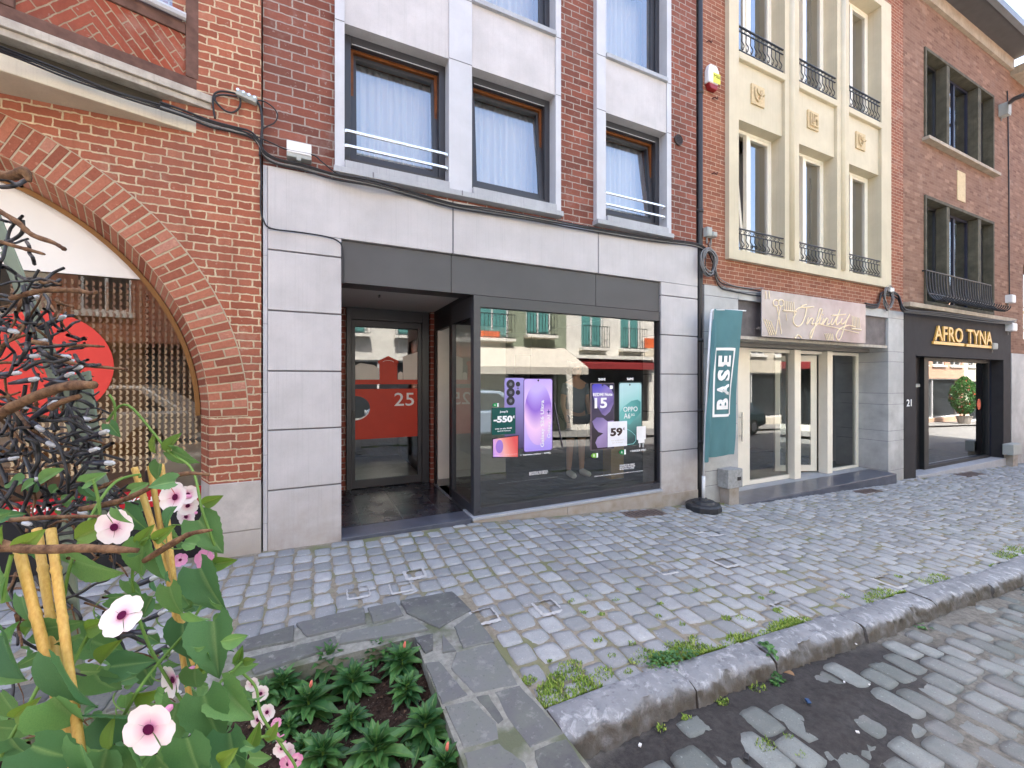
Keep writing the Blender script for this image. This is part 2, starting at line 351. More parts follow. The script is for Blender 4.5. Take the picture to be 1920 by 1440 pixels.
def silt():
    t = NT('road_silt'); p = t.pos(); X, Y, Z = t.sep(p); n = t.noise(5, p, 5, .65)
    d = t.M('ADD', t.M('ABSOLUTE', t.M('MULTIPLY', t.M('SUBTRACT', X, 2.3), .42)), t.M('MULTIPLY', t.M('ABSOLUTE', t.M('ADD', Y, 2.85)), 1.3))
    m = t.mr(t.M('ADD', d, t.M('MULTIPLY', t.M('SUBTRACT', n, .5), .8)), .55, .85)
    a = t.mix(t.mr(t.noise(30, p, 5, .7), .35, .65), pc(50,48,48,1.4), pc(72,69,68,1.4)); b = t.mix(t.mr(t.noise(26, p, 5, .7), .35, .65), pc(92,90,84,1.2), pc(132,128,120,1.2))
    t.bump(t.noise(90, p, 5, .7), .8, .006); return t.out(t.mix(m, a, b), t.mr(n, .3, .7, .5, .95), .3)
m_bedr = silt()
KBACK, KFRONT = -2.49, -2.67
PX0, PX1 = .90, .98       # outer edge of the planter surround
def drape(name, mat, x0, x1, y0, y1, dz, nx, ny, parent=None, amp=0, dzf=None, cut=None):
    mb = MB(); xs = np.linspace(x0, x1, nx); ys = np.linspace(y0, y1, ny)
    vs = [(x, y, gz(x, y)+dz+(rng.normal()*amp if amp else 0)+(dzf(x, y) if dzf else 0)) for y in ys for x in xs]
    mb.add(vs, [(j*nx+i, j*nx+i+1, (j+1)*nx+i+1, (j+1)*nx+i) for j in range(ny-1) for i in range(nx-1) if cut is None or not cut((xs[i]+xs[i+1])/2, (ys[j]+ys[j+1])/2)])
    return mb.build(name, mat, parent, smooth=True)
def setts(name, mat, region, sx, sy, skip, dz=0, sj=.03, amp=.0035, gap=.0095):
    x0, x1, y0, y1 = region; mb = MB(); n = 6; x = x0
    g = np.linspace(-1, 1, n)
    while x < x1:
        wcol = sx*random.uniform(.9, 1.1); y = y1+random.uniform(0, sy)
        while y > y0:
            L = sy*random.uniform(1-sj*5, 1+sj*5); cx, cy = x+wcol/2+random.uniform(-.006, .006), y-L/2
            if not (cy+L/2 > y1+.06 or skip(cx, cy)):
                hw, hl = wcol/2-gap*random.uniform(.35, .8), L/2-gap*random.uniform(.35, .8); hl = min(hl, max(.02, y1-cy)) if cy+hl > y1 else hl
                ro = random.uniform(-.05, .05); tx, ty = random.uniform(-.02, .02), random.uniform(-.02, .02); base = random.uniform(-amp, amp)*1.2+dz
                mb.cc = random.random(); vs = []; pw = random.uniform(2.6, 4.5)
                jit = [(random.uniform(-.1, .1), random.uniform(-.1, .1)) for _ in range(4)]
                for a in g:
                    for b in g:
                        # superellipse-like corner rounding
                        k = 1-.10*(a*a*b*b)
                        kx = a*k*(1+jit[0][0]*b*.5+jit[1][0]*b*b*.5); ky = b*k*(1+jit[2][0]*a*.5+jit[3][1]*a*a*.5)
                        px = kx*hw+random.uniform(-.0018, .0018); py = ky*hl+random.uniform(-.0018, .0018)
                        e = max(abs(a), abs(b)); h = -.0065*e**pw*random.uniform(.8, 1.2)+random.uniform(-.0013, .0013)+tx*px+ty*py
                        X_ = cx+px-ro*py; Y_ = cy+py+ro*px; vs.append((X_, Y_, gz(X_, Y_)+base+h))
                bd = [i for i in range(n)]+[i*n+n-1 for i in range(1, n)]+[n*n-1-i for i in range(1, n)]+[(n-1-i)*n for i in range(1, n-1)]
                b0 = len(vs); vs += [(vs[i][0], vs[i][1], vs[i][2]-.03) for i in bd]
                fs = [(i*n+j, (i+1)*n+j, (i+1)*n+j+1, i*n+j+1) for i in range(n-1) for j in range(n-1)]
                m = len(bd); fs += [(bd[i], bd[(i+1) % m], b0+(i+1) % m, b0+i) for i in range(m)]
                mb.add(vs, fs)
            y -= L
        x += wcol
    return mb.build(name, mat, smooth=True)
def in_planter(x, y, m=.0): return x < PX1-.09*0+m+(-1.33-y)*.05-.03 and y < -1.33+m
tag(drape('ground', m_bedg, -60, 120, -60, 40, -.62, 40, 20), kind='structure')
tag(drape('pavement_bed', m_bed, -14, 30, KBACK+.02, .1, -.0085, 300, 40, amp=.0015, cut=lambda x, y: -1.6 < x < .80 and y < -1.45), kind='structure')
tag(setts('pavement', m_sett, (-2.2, 16.5, KBACK, -.02), .15, .168, lambda x, y: in_planter(x, y, .0) or (3.40 < x < 4.03 and -.32 < y < -.08 and False)), kind='structure')
tag(drape('pavement_far', m_cobfar, 16.5, 60, KBACK, .1, .002, 40, 6), kind='structure')
ROADZ = -.098
def roadrise(x, y):                                # silt heaped against the kerb
    e = max(0, 1-abs(y-KFRONT+.12)/.32)*max(0, 1-abs(x-2.25)/.9)
    e2 = max(0, 1-((x-2.55)/.42)**2-((y+3.02)/.20)**2)
    return .0095*min(1, 2*e)+.011*min(1, e2*2)+rng.normal()*.0022+.005*math.sin(x*11+2*math.sin(y*9))*math.sin(y*13+x*3)
tag(drape('road_bed', m_bedr, -2, 12, -5.2, KFRONT+.03, ROADZ-.012, 230, 60, dzf=roadrise), kind='structure')
tag(setts('road', m_settr, (-1.9, 12, -5.2, KFRONT-.03), .168, .20, lambda x, y: x < 1.1 and y > -3.85, dz=ROADZ, sj=.05, amp=.006, gap=.016), kind='structure')
tag(drape('road_beyond', m_cobfar, -14, 60, -7.6, -5.18, ROADZ, 60, 10), kind='structure')
tag(drape('road_further', m_cobfar, 12, 60, -5.2, KFRONT, ROADZ, 60, 10), kind='structure')
tag(drape('road_near_planter', m_cobfar, -14, -1.9, -5.2, KBACK, -.004, 30, 10), kind='structure')
tag(drape('opposite_pavement', m_cobfar, -14, 60, -10, -7.6, ROADZ+.10, 60, 4), kind='structure')
# kerb stones
m_kerb = None
def kerb_material():
    t = NT('bluestone_kerb'); p = t.pos(); a = pc(122,125,130,1.35); b = pc(158,161,166,1.35)
    col = t.mix(t.mr(t.noise(5, p, 6, .65), .3, .7), a, b)
    col = t.mix(t.mr(t.noise(14, p, 5, .7, .5), .52, .66, 0, .7), col, pc(196,198,202,1.2))
    col = t.mix(t.mr(t.noise(22, p, 4, .6), .58, .68, 0, .7), col, pc(96,99,106,1.2))
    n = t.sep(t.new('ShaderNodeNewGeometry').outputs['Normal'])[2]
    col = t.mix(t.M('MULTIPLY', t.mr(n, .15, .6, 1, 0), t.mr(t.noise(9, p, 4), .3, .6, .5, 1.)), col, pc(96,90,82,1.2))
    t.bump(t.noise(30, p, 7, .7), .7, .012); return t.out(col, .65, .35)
m_kerb = kerb_material()
kx = [.985, 1.78, 2.44, 3.42, 4.45, 5.5, 6.6, 7.7, 8.8, 10, 11.2, 12.4]
while kx[-1] < 40: kx.append(kx[-1]+1.1)
mb = MB()
for i in range(len(kx)-1):
    a, b = kx[i]+.008, kx[i+1]-.008; n = max(6, int((b-a)/.022)); tilt = random.uniform(-.008, .008); yo = random.uniform(-.012, .012); mb.cc = random.random()
    prof = [(KBACK+.0, -.10), (KBACK, .0), (KBACK-.01, .012), (KBACK-.05, .012), (KBACK-.10, .013), (KFRONT+.035, .011), (KFRONT+.012, .003), (KFRONT, -.012), (KFRONT-.002, -.045), (KFRONT-.004, -.08), (KFRONT-.008, -.12), (KFRONT-.012, -.2)]
    if i > 25: n = 4
    vs = []; m = len(prof)
    for k in range(n+1):
        x = a+(b-a)*k/n; endk = min(1, min(k, n-k)/1.0); wear = .006*math.sin(x*9+i)+.004*math.sin(x*23)
        chip = .022*max(0, math.sin(x*7.3+i*2)*math.sin(x*17.1+i)-.35)+.012*max(0, math.sin(x*31+i))*max(0, math.sin(x*5.1))
        for q, (y, z) in enumerate(prof):
            rr = rng.normal()*.0022 if 2 < q < 11 else 0; edge = q in (6, 7, 8)
            vs.append((x+(0), y+yo+rr*2.2+(wear if q > 5 else 0)+(chip*1.3 if edge else chip*.4*(q > 8)), gz(x, KBACK)+z+tilt+rr-abs(wear)*edge-chip*.6*(q in (7, 8))-(.010 if endk == 0 and q < 10 else 0)))
    mb.add(vs, [(k*m+q, (k+1)*m+q, (k+1)*m+q+1, k*m+q+1) for k in range(n) for q in range(m-1)]+[tuple(range(m)), tuple(range((n+1)*m-1, n*m-1, -1))])
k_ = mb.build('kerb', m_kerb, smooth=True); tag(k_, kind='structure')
k_.modifiers.new('e', 'EDGE_SPLIT').split_angle = R(60)
# ================================================================ SHOP BUILDING, number 25
TOP = 9.75
X1L, X1R = XF(490), XF(1307.5)
b25 = empty('shop_building', (2.2, 2, 0), 'brown brick building with pale limestone ground floor, door 25 and a phone shop window', 'building')
sw1 = (XF(646, -.05), XF(842, -.05)); sw2 = (XF(885, -.05), XF(1042, -.05)); sw3 = (XF(1136, -.05), XF(1250.7, -.05))
gA = (XF(628, -.05), XF(1052, -.05)); gB = (XF(1119, -.05), XF(1258.7, -.05))
W0, W1, U0, U1 = 3.585, 4.83, 5.55, 6.95
SZ0 = 3.42
mb = MB()
wall(mb, (X1L+.01, X1R), (3.37, TOP), [(gA[0]+.03, gA[1]-.03, SZ0+.03, 9.2), (gB[0]+.03, gB[1]-.03, SZ0+.03, 9.2)], .02, .3)
w25 = mb.build('wall', m_brick25, b25)
mb = MB(); mb.box(X1L, X1R, 7.7, 8, -1, TOP); mb.box(X1L+.02, X1L+.2, .3, 7.7, -1, TOP); mb.box(X1R-.2, X1R-.02, .3, 7.7, -1, TOP)
mb.box(X1L+.2, X1R-.2, .3, 7.7, 3.0, 3.25); mb.build('party_wall', m_whitewall, b25)
mb = MB(); mb.plan([(X1L, -.3), (X1R, -.3), (X1R, 8), (X1L, 8)], TOP, TOP+.12); mb.build('roof', m_slate, b25)
# stone surround columns of the upper windows
for (ga, ws, nm) in ((gA, (sw1, sw2), 'window_surround'), (gB, (sw3,), 'window_surround')):
    mb = MB(); holes = []
    for a, b in ws: holes += [(a, b, SZ0+.115, 9.1)]
    wall(mb, ga, (SZ0, 9.2), holes, -.05, .3)
    sr = mb.build(nm, m_greyside, b25, bevel=.004)
    pn = MB()
    for a, b in ws:
        for z0, z1 in ((W1, U0-.05), (U1, 9.1)): pn.box(a-.01, b+.01, -.035, .28, z0, z1)
    pn.each('spandrel_panel', m_grey, sr)
    lg = MB()
    for a, b in ws:
        lg.box(a+.002, b-.002, -.075, .09, U0-.05, U0)
    lg.each('upper_sill', m_blue, sr)
    sl_ = MB()
    sl_.box(ga[0]-.012, ga[1]+.012, -.09, .12, SZ0-.005, SZ0+.05)
    for a, b in ws: sl_.box(a+.003, b-.003, -.085, .12, SZ0+.05, SZ0+.118)
    sl_.build('sill', m_blue, sr, bevel=.004)
    jt = MB()
    ed = [ga[0]]+[q for wv in ws for q in wv]+[ga[1]]
    for k in range(0, len(ed), 2):
        for z in (W1, U0-.05, 7.4):
            jt.box(ed[k]+.001, ed[k+1]-.001, -.0525, -.04, z-.0035, z+.0035)
    if len(ws) == 2:
        for xx in (XF(700, -.09), XF(867, -.09)): jt.box(xx-.006, xx+.006, -.0925, -.08, SZ0, SZ0+.05)
    jt.build('joint', m_joint, sr)
def curtain(x0, x1, z0, z1, y, parent, mat=None, amp=.03, per=.09):
    n = int((x1-x0)/.012); mb = MB(); vs = []
    ph = random.random()*6
    for k in range(n+1):
        x = x0+(x1-x0)*k/n; a = 2*math.pi*(x-x0)/per+.9*math.sin(5*(x-x0)+ph)
        for z in (z0, (z0+z1)/2, z1): vs.append((x, y+amp*math.sin(a)*(1 if z < z1 else .6)+.01*math.sin(a*2.3+z), z))
    mb.add(vs, [(k*3+j, (k+1)*3+j, (k+1)*3+j+1, k*3+j+1) for k in range(n) for j in range(2)])
    return mb.build('curtain', mat or m_curt, parent, smooth=True)
def tilt_window(x0, x1, z0, z1, parent, tilt=4.5, yf=.09):
    fr = MB().ring(x0-.01, x1+.01, z0-.01, z1+.01, .075, yf, yf+.08).build('window', m_anth, parent, bevel=.003)
    MB().ring(x0+.065, x1-.065, z0+.065, z1-.065, .03, yf+.081, yf+.24).build('wooden_rebate', m_wood, fr)
    M = Matrix.Rotation(R(tilt), 3, 'X').inverted(); ox, oz = (x0+x1)/2, z0+.07; wv = (x1-x0)/2-.062; hh = z1-z0-.135
    def P(a, y, z): v = M@Vector((0, y, z)); return (ox+a, yf+.03+v.y, oz+v.z)
    sh = MB(); t = .06
    for (a0, a1, c0, c1) in ((-wv, -wv+t, 0, hh), (wv-t, wv, 0, hh), (-wv+t, wv-t, 0, t), (-wv+t, wv-t, hh-t, hh)):
        vs = [P(a, y, z) for z in (c0, c1) for a, y in ((a0, 0), (a1, 0), (a1, .055), (a0, .055))]
        sh.add(vs, [(0,3,2,1),(4,5,6,7),(0,1,5,4),(1,2,6,5),(2,3,7,6),(3,0,4,7)])
    sh.build('sash', m_anth, fr, bevel=.003)
    MB().add([P(-wv+t, .02, t), P(wv-t, .02, t), P(wv-t, .02, hh-t), P(-wv+t, .02, hh-t)], [(0,1,2,3)]).build('pane', m_glassb, fr)
    if tilt: MB().tube([(x0+.075, yf-.001, z1-.078), (x1-.075, yf-.001, z1-.078)], .004, 5).build('seal', m_greyside, fr)
    curtain(x0+.02, x1-.02, z0-.02, z1, yf+.36, fr)
    bx = MB(); bx.box(x0-.05, x1+.05, 1.6, 1.62, z0-.1, z1+.1); bx.build('room_back', m_whitewall, fr)
    return fr
for a, b in (sw1, sw2, sw3):
    tilt_window(a, b, W0, W1, b25)
    tilt_window(a, b, U0, U1, b25, 0)
def rails(a, b, zs, parent):
    mb = MB()
    for z in zs:
        mb.box(a+.015, b-.02, -.028, -.006, z-.012, z+.012)
        for x in (a+.003, b-.02): mb.box(x, x+.017, -.03, .02, z-.02, z+.008)
    return mb.build('window_rail', m_steel, parent, bevel=.002)
rails(sw1[0], sw1[1], (3.845, 3.705), b25); rails(sw3[0], sw3[1], (3.845, 3.705), b25)
# limestone band, piers
LB0, LB1 = 2.835, 3.385
PL0, PL1, PR0, PR1 = XF(502), XF(640), XF(1240), XF(1308)
e = [PL0, XF(849.5), XF(1122), PR1]; mb = MB()
for i in range(3): mb.box(e[i]+(.008 if i else 0), e[i+1]-(.008 if i < 2 else 0), 0, .3, LB0, LB1)
bd = mb.build('stone_band', m_grey, b25, bevel=.003)
mb = MB()
for x in (e[1], e[2]): mb.box(x-.009, x+.009, .006, .29, LB0+.003, LB1-.003)
mb.each('joint', m_joint, bd)
joints = [2.647, 2.114, 1.582, 1.06, .532]
for (a, b) in ((PL0, PL1), (PR0, PR1)):
    zb = -.5; lv = [LB0-.004]+joints+[zb]; mb = MB()
    for i in range(len(lv)-1): mb.box(a, b, 0, .35, lv[i+1]+(.014 if i < len(lv)-2 else 0), lv[i])
    pr = mb.build('stone_pier', m_grey, b25, bevel=.004)
    MB().box(a+.002, b-.004, .02, .34, zb, LB0-.008).build('joint', m_joint, pr)
mb = MB(); zz = [-.3, .25, .85, 1.4, 2.0, 2.6, 3.39]
for i in range(6): mb.box(X1L+.012, PL0-.004, .015, .3, zz[i]+.004, zz[i+1])
mb.build('edge_strip', m_greyside, b25)
mb = MB(); mb.box(X1L+.013, PL0-.005, .02, .29, -.3, 3.385); mb.build('joint', m_joint, b25)
# fascia of dark panels
FZ0, FZ1 = 2.43, LB0-.012
fe = [PL1+.004, XF(846, .03), XF(1117, .03), PR0-.003]; mb = MB()
for i in range(3): mb.box(fe[i]+(.003 if i else 0), fe[i+1]-(.003 if i < 2 else 0), .03, .06, FZ0, FZ1)
fa = mb.build('fascia', m_anthpanel, b25, bevel=.002)
MB().box(fe[0], fe[3], .063, .3, FZ0+.004, FZ1).build('fascia_core', m_black, fa)
# shop window
SX0, SX1 = XF(889.5), PR0-.006; SB, ST = .045, FZ0-.006
GX0, GX1, GZ0, GZ1 = XF(898, .07), XF(1232, .07), ZF(898, 950.5, .07), ZF(898, 576, .07)
fr = MB(); fr.box(SX0, GX0, .02, .12, SB, ST); fr.box(GX1, SX1, .02, .12, SB, ST); fr.box(GX0, GX1, .02, .12, SB, GZ0); fr.box(GX0, GX1, .02, .12, GZ1, ST)
# the return pane along the entrance
RX = SX0; fr.box(RX, RX+.05, .122, .83, SB, SB+.10); fr.box(RX, RX+.05, .122, .83, 2.2, ST); fr.box(RX, RX+.05, .79, .86, SB+.1, 2.2)
sw = fr.build('shop_window', m_anth, b25, bevel=.003)
mb = MB()
mb.add([(GX0, .07, GZ0), (GX1, .07, GZ0), (GX1, .07, GZ1), (GX0, .07, GZ1)], [(0,1,2,3)]); mb.build('pane', m_glass, sw)
MB().add([(RX+.025, .79, SB+.1), (RX+.025, .12, SB+.1), (RX+.025, .12, 2.2), (RX+.025, .79, 2.2)], [(0,1,2,3)]).build('pane', m_glassd, sw)
mb = MB(); mb.box(SX0+.04, SX0+.07, .017, .02, SB+.03, SB+.045); mb.box(SX1-.16, SX1-.13, .017, .02, SB+.03, SB+.045); mb.each('drain_cap', m_black, sw)
MB().box(SX0-.03, PR0-.002, -.035, .3, SB-.035, SB-.003).build('sill', m_blue, sw, bevel=.004)
mb = MB(); xs = [SX0-.02, XF(1062), PR0-.002]
for i in range(2): mb.box(xs[i]+(.003 if i else 0), xs[i+1], -.02, .3, -.5, SB-.037)
mb.box(PR0+.001, PR1-.002, -.012, .3, -.6, -.04)
mb.build('plinth', m_base, b25, bevel=.003)
# the shop's room
mb = MB(); wall(mb, (1.9, 4.86), (-.1, 2.97), [(4.25, 4.7, 0, 2.1)], 4.6, 4.7)
mb.box(4.70, 4.85, .31, 4.6, -.1, 2.97); mb.box(1.62, 1.66, 1.9, 4.6, -.1, 2.97)
mb.build('shop_room', plain('room_wall', (.16,.17,.17), .9, .1), b25)
MB().box(1.56, 4.85, .121, 4.7, -.08, .03).build('shop_floor', m_floor, b25)
MB().box(1.6, 4.85, .31, 4.7, 2.6, 2.66).build('shop_ceiling', m_dark, b25)
# entrance recess
RD = 1.8
mb = MB(); mb.box(PL1-.1, PL1, .351, RD-.001, -.1, 2.5); mb.box(XF(645, RD)-.2, XF(648.5, RD), RD-.0, RD+.2, -.1, 2.55)
mb.box(XF(803.5, RD), 1.6, RD-.12, RD+.2, .03, 2.48)
mb.build('recess_wall', brick('recess_brick', .222, 0, .0795, .014, pc(128,68,58), pc(150,78,64), pc(170,90,72), pc(190,176,164), .004, .7), b25)
MB().box(PL1, SX0+.05, .061, RD+.1, 2.485, 2.6).build('recess_ceiling', plain('ceiling_board', pc(196,194,190), .8, .2, 0, .03), b25)
MB().box(PL1+.44, PL1+.455, .75, .82, 2.46, 2.485).build('ceiling_hook', m_black, b25)
mb = MB(); mb.box(SX0+.005, SX0+.055, .122, RD-.121, 2.2, 2.484)
mb.build('return_header', m_black, b25)
t = NT('dark_floor_tile'); p = t.pos(); X, Y, Z = t.sep(p)
fx = t.M('FRACT', t.M('DIVIDE', t.M('ADD', X, 10.07), .42)); row = t.M('FLOOR', t.M('DIVIDE', t.M('ADD', X, 10.07), .42)); fy = t.M('FRACT', t.M('ADD', t.M('DIVIDE', Y, .42), t.M('MULTIPLY', row, .5)))
g = t.M('MINIMUM', t.M('MINIMUM', fx, t.M('SUBTRACT', 1., fx)), t.M('MINIMUM', fy, t.M('SUBTRACT', 1., fy)))
col = t.mix(t.mr(t.noise(5, p, 5), .3, .7), pc(40,40,46), pc(66,66,74)); col = t.mix(t.mr(g, .006, .01, 1, 0), col, pc(120,118,116))
m_tile = t.out(col, t.mr(t.noise(3, p, 4), .3, .7, .16, .36), .5)
MB().box(PL1+.001, SX0-.035, .28, RD+.1, -.1, .036).build('recess_floor', m_tile, b25)
MB().box(PL1+.001, SX0-.035, -.02, .277, -.15, .034).build('door_step', m_step, b25, bevel=.006)
MB().box(SX0+.0, SX0+.12, .865, RD-.12, .0, .03).build('side_sill', m_blue, b25)
# corridor seen through the shop's side doorway: pale wall with skirting
MB().box(1.56, 2.6, 1.5, 1.55, .03, 2.3).build('inner_wall', m_whitewall, b25)
MB().box(1.56, 2.6, 1.48, 1.499, .03, .12).build('skirting', plain('skirting_grey', pc(130,124,122), .6), b25)
mb = MB(); mb.box(SX0+.0, SX0+.05, .861, .92, .03, 2.2); mb.box(SX0, SX0+.05, RD-.19, RD-.121, .03, 2.2); mb.build('side_door_frame', m_black, b25)
# entrance door 25
DX0, DX1 = XF(649, RD), XF(803, RD)
QX0, QX1, QZ0, QZ1 = XF(665.5, RD), XF(782, RD), ZF(665.5, 900.5, RD), ZF(665.5, 612, RD)
mb = MB(); a, b = DX0+.001, DX1-.001
mb.box(a, QX0-.045, RD-.06, RD+.02, .037, 2.484); mb.box(QX1+.06, b, RD-.06, RD+.02, .037, 2.484); mb.box(QX0-.045, QX1+.06, RD-.06, RD+.02, QZ1+.09, 2.484)
fr = mb.build('door_frame', m_anth, b25, bevel=.003)
mb = MB(); mb.box(QX0-.043, QX0, RD-.045, RD+.01, .045, QZ1+.086); mb.box(QX1, QX1+.057, RD-.045, RD+.01, .045, QZ1+.086)
mb.box(QX0, QX1, RD-.045, RD+.01, .045, QZ0); mb.box(QX0, QX1, RD-.045, RD+.01, QZ1, QZ1+.086)
dr = mb.build('door', m_anth, b25, bevel=.003)
MB().add([(QX0, RD-.02, QZ0), (QX1, RD-.02, QZ0), (QX1, RD-.02, QZ1), (QX0, RD-.02, QZ1)], [(0,1,2,3)]).build('pane', m_glassd, dr)
MB().box(QX0-.042, QX0-.008, RD-.085, RD-.046, ZF(660, 785, RD), ZF(660, 769, RD)).build('door_handle', m_black, dr)
mb = MB(); mb.box(DX0, DX1, RD+2.4, RD+2.45, 0, 2.6); mb.box(DX0-.1, DX0, RD+.3, RD+2.4, 0, 2.6); mb.box(DX1, DX1+.05, RD+.3, RD+2.4, 0, 2.6); mb.build('hallway', plain('hall_wall', (.3,.3,.3), .9), b25)
MB().box(DX0, DX1, RD+.03, RD+2.4, .0, .035).build('hall_floor', plain('hall_tile', (.5,.5,.48), .3), b25)
# films on the door
yd = RD-.023
def pz(px, py): return (XF(620+px/2.88, RD), ZF(620+px/2.88, 520+py/2.88, RD))
def poly(mb, pts, y, t=.0015): mb.prism([(x, z) for x, z in pts], y-t, y); return mb
def circ(cx, cz, rx, rz, n=28, a0=0, a1=2*math.pi): return [(cx+rx*math.cos(a0+(a1-a0)*k/n), cz+rz*math.sin(a0+(a1-a0)*k/n)) for k in range(n+(0 if abs(a1-a0-2*math.pi) < 1e-6 else 1))]
zr1, zr0 = pz(132, 603)[1], pz(132, 876)[1]
cxh, czh = pz(132, 706); rh = .20
mb = MB(); hole = circ(cxh, czh, rh*.95, rh*.82, 20, -math.pi/2, math.pi/2)
pts = [(QX0, zr0), (QX1, zr0), (QX1, zr1), (QX0, zr1)]+[(max(QX0, x), z) for x, z in hole[::-1]]
poly(mb, pts, yd)
zs1, zs0 = pz(132, 552)[1], pz(132, 578)[1]; poly(mb, [(QX0, zs0), (QX1, zs0), (QX1, zs1), (QX0, zs1)], yd)
poly(mb, [pz(262, 553), pz(358, 553), pz(358, 462), pz(262, 462)], yd-.001)
poly(mb, [pz(255, 466), pz(364, 466), pz(366, 452), pz(310, 425), pz(254, 452)], yd-.0022)
film = mb.build('door_film', m_red, dr)
mb = MB(); poly(mb, [pz(132, 553), pz(259, 553), pz(259, 492), pz(232, 474), pz(158, 462), pz(132, 476)], yd)
poly(mb, [pz(390, 553), pz(467, 553), pz(467, 403), pz(388, 430)], yd); poly(mb, [pz(362, 553), pz(388, 553), pz(388, 515), pz(375, 508), pz(362, 518)], yd)
mb.each('skyline_film', m_greyfilm, dr)
mb = MB(); o1 = circ(cxh, czh, rh*.95, rh*.82, 16, -math.pi/2, -.35); o2 = circ(cxh+.01, czh-.0, rh*.85, rh*.72, 16, -math.pi/2, -.35)
poly(mb, [(max(QX0, x), z) for x, z in o1]+[(max(QX0, x), z) for x, z in o2[::-1]], yd-.001)
line = circ(*pz(310, 458), .055*1.3, .022, 20, 0, math.pi)
mb.tube([(x, yd-.003, z) for x, z in line], .003, 4); mb.build('film_outline', m_lettering, dr)
x0, z0 = pz(342, 695); x1, z1 = pz(448, 622)
text('house_number', '25', m_lettering, x0, x1, z0, z1, yd-.002, dr, bold=.005)
# vent in the brick, downpipe
def disc_grille(name, x, z, r, y, mat, parent):
    mb = MB(); mb.tube([(x+r*math.cos(a), y, z+r*math.sin(a)) for a in np.linspace(0, 2*math.pi, 25)], .008, 5)
    n = 7
    for k in range(n):
        zz_ = z-r+2*r*(k+.5)/n; hw = math.sqrt(max(0, r*r-(zz_-z)**2)); mb.box(x-hw, x+hw, y, y+.01, zz_-.006, zz_+.004)
    mb.prism([(x+r*math.cos(a), z+r*math.sin(a)) for a in np.linspace(0, 2*math.pi, 24)[:-1]], y+.012, y+.02)
    return mb.build(name, mat, parent)
disc_grille('round_vent', XF(1273, .0), ZF(1273, 262, .0), .068, .0, plain('vent_metal', (.05,.04,.04), .6), b25)
dp = MB(); dpx = XF(1312.5, .02)+.005
dp.tube([(dpx, .03, z) for z in np.linspace(-.25, 9.7, 30)], .043, 10)
for z in (.6, 1.05, 2.05, 3.9, 5.6, 7.3): dp.tube([(dpx, .03, z), (dpx, .03, z+.05)], .052, 10)
tag(dp.build('downpipe', m_black, smooth=True), 'tall black rainwater downpipe between the limestone shopfront and the hairdresser', 'downpipe')
# white junction box on the brick
jb = empty('junction_box', (XF(561, .02), .02, 3.55), 'white junction box on the brown brick left of the upper windows', 'junction box')
a, b = XF(538, -.02), XF(584, -.02); z1, z0 = ZF(538, 267, -.02), ZF(538, 289, -.02)
MB().box(a, b, -.075, .019, z0, z1).build('cover', m_white, jb, bevel=.006)
MB().box(a, b, -.07, .018, z0-.035, z0-.001).build('base', m_greybox, jb, bevel=.004)
MB().box((a+b)/2-.02, (a+b)/2+.015, -.08, 0, z0-.06, z0-.02).build('cable_gland', m_greybox, jb)
# ================================================================ posters stuck behind/on the shop pane
yp = .066
def q3(px, py): u = 880+px/5.762; return (XF(u, yp), ZF(u, 680+py/5.762, yp))
def q4(px, py): u = 1080+px/6.0; return (XF(u, yp), ZF(u, 690+py/6.0, yp))
def rect(q, a, b, c, d):   # x from left/right px, z averaged
    x0, z1 = q(a, b); x1, z0 = q(c, d); return x0, x1, z0, z1
def rr(x0, x1, z0, z1, r, n=5):
    out = []
    for cx, cz, s0 in ((x1-r, z0+r, -math.pi/2), (x1-r, z1-r, 0), (x0+r, z1-r, math.pi/2), (x0+r, z0+r, math.pi)):
        out += [(cx+r*math.cos(s0+math.pi/2*k/n), cz+r*math.sin(s0+math.pi/2*k/n)) for k in range(n+1)]
    return out
def gradmat(name, cols, x0, x1, z0, z1, ang=90, wav=0):
    t = NT(name); X, Y, Z = t.sep(t.pos()); u = t.mr(X, x0, x1); v = t.mr(Z, z0, z1)
    f = t.M('ADD', t.M('MULTIPLY', u, math.cos(R(ang))), t.M('MULTIPLY', v, math.sin(R(ang))))
    if wav: f = t.M('ADD', f, t.M('MULTIPLY', t.M('SINE', t.M('MULTIPLY', u, 5.)), wav))
    return t.out(t.ramp(f, [(i/(len(cols)-1), pc(*c, 1.15)) for i, c in enumerate(cols)]), .5, .2)
def poster(name, label, q, layers, cat='poster', group=None):
    x, z = layers[0][1][0]; o = empty(name, (x, yp, z), label, cat, group)
    for i, (nm, pts, mat) in enumerate(layers): poly(MB(), pts, yp-.0016*i).build(nm, mat, o)
    return o
# violet phones
x0, x1, z0, z1 = rect(q3, 380, 165, 600, 925)
vb = gradmat('violet_back', [(70,62,96), (120,110,158), (150,140,200), (160,150,214)], x0, x1, z0, z1)
X0, XX1, Z0, Z1 = rect(q3, 585, 170, 897, 945)
vf = gradmat('violet_front', [(170,150,236), (214,190,250), (226,200,250), (196,170,246)], X0, XX1, Z0, Z1)
vd = gradmat('violet_wave', [(120,92,200), (206,170,236), (246,206,240), (150,110,210), (200,180,246)], X0, XX1, Z0, Z1, 75, .12)
cx, cz = q3(743, 555)
o = poster('phone_poster', 'tall violet phone poster, front and five-lens back, on the left of the shop window', q3,
  [('phone_back', rr(x0, x1, z0, z1, .03), vb), ('phone_front', rr(X0, XX1, Z0, Z1, .03), plain('violet_rim', pc(96,70,130), .5)),
   ('screen', rr(X0+.008, XX1-.008, Z0+.008, Z1-.008, .026), vf), ('wallpaper', circ(cx, cz, abs(XX1-X0)*.475, abs(Z1-Z0)*.425, 40), vd)])
mb = MB()
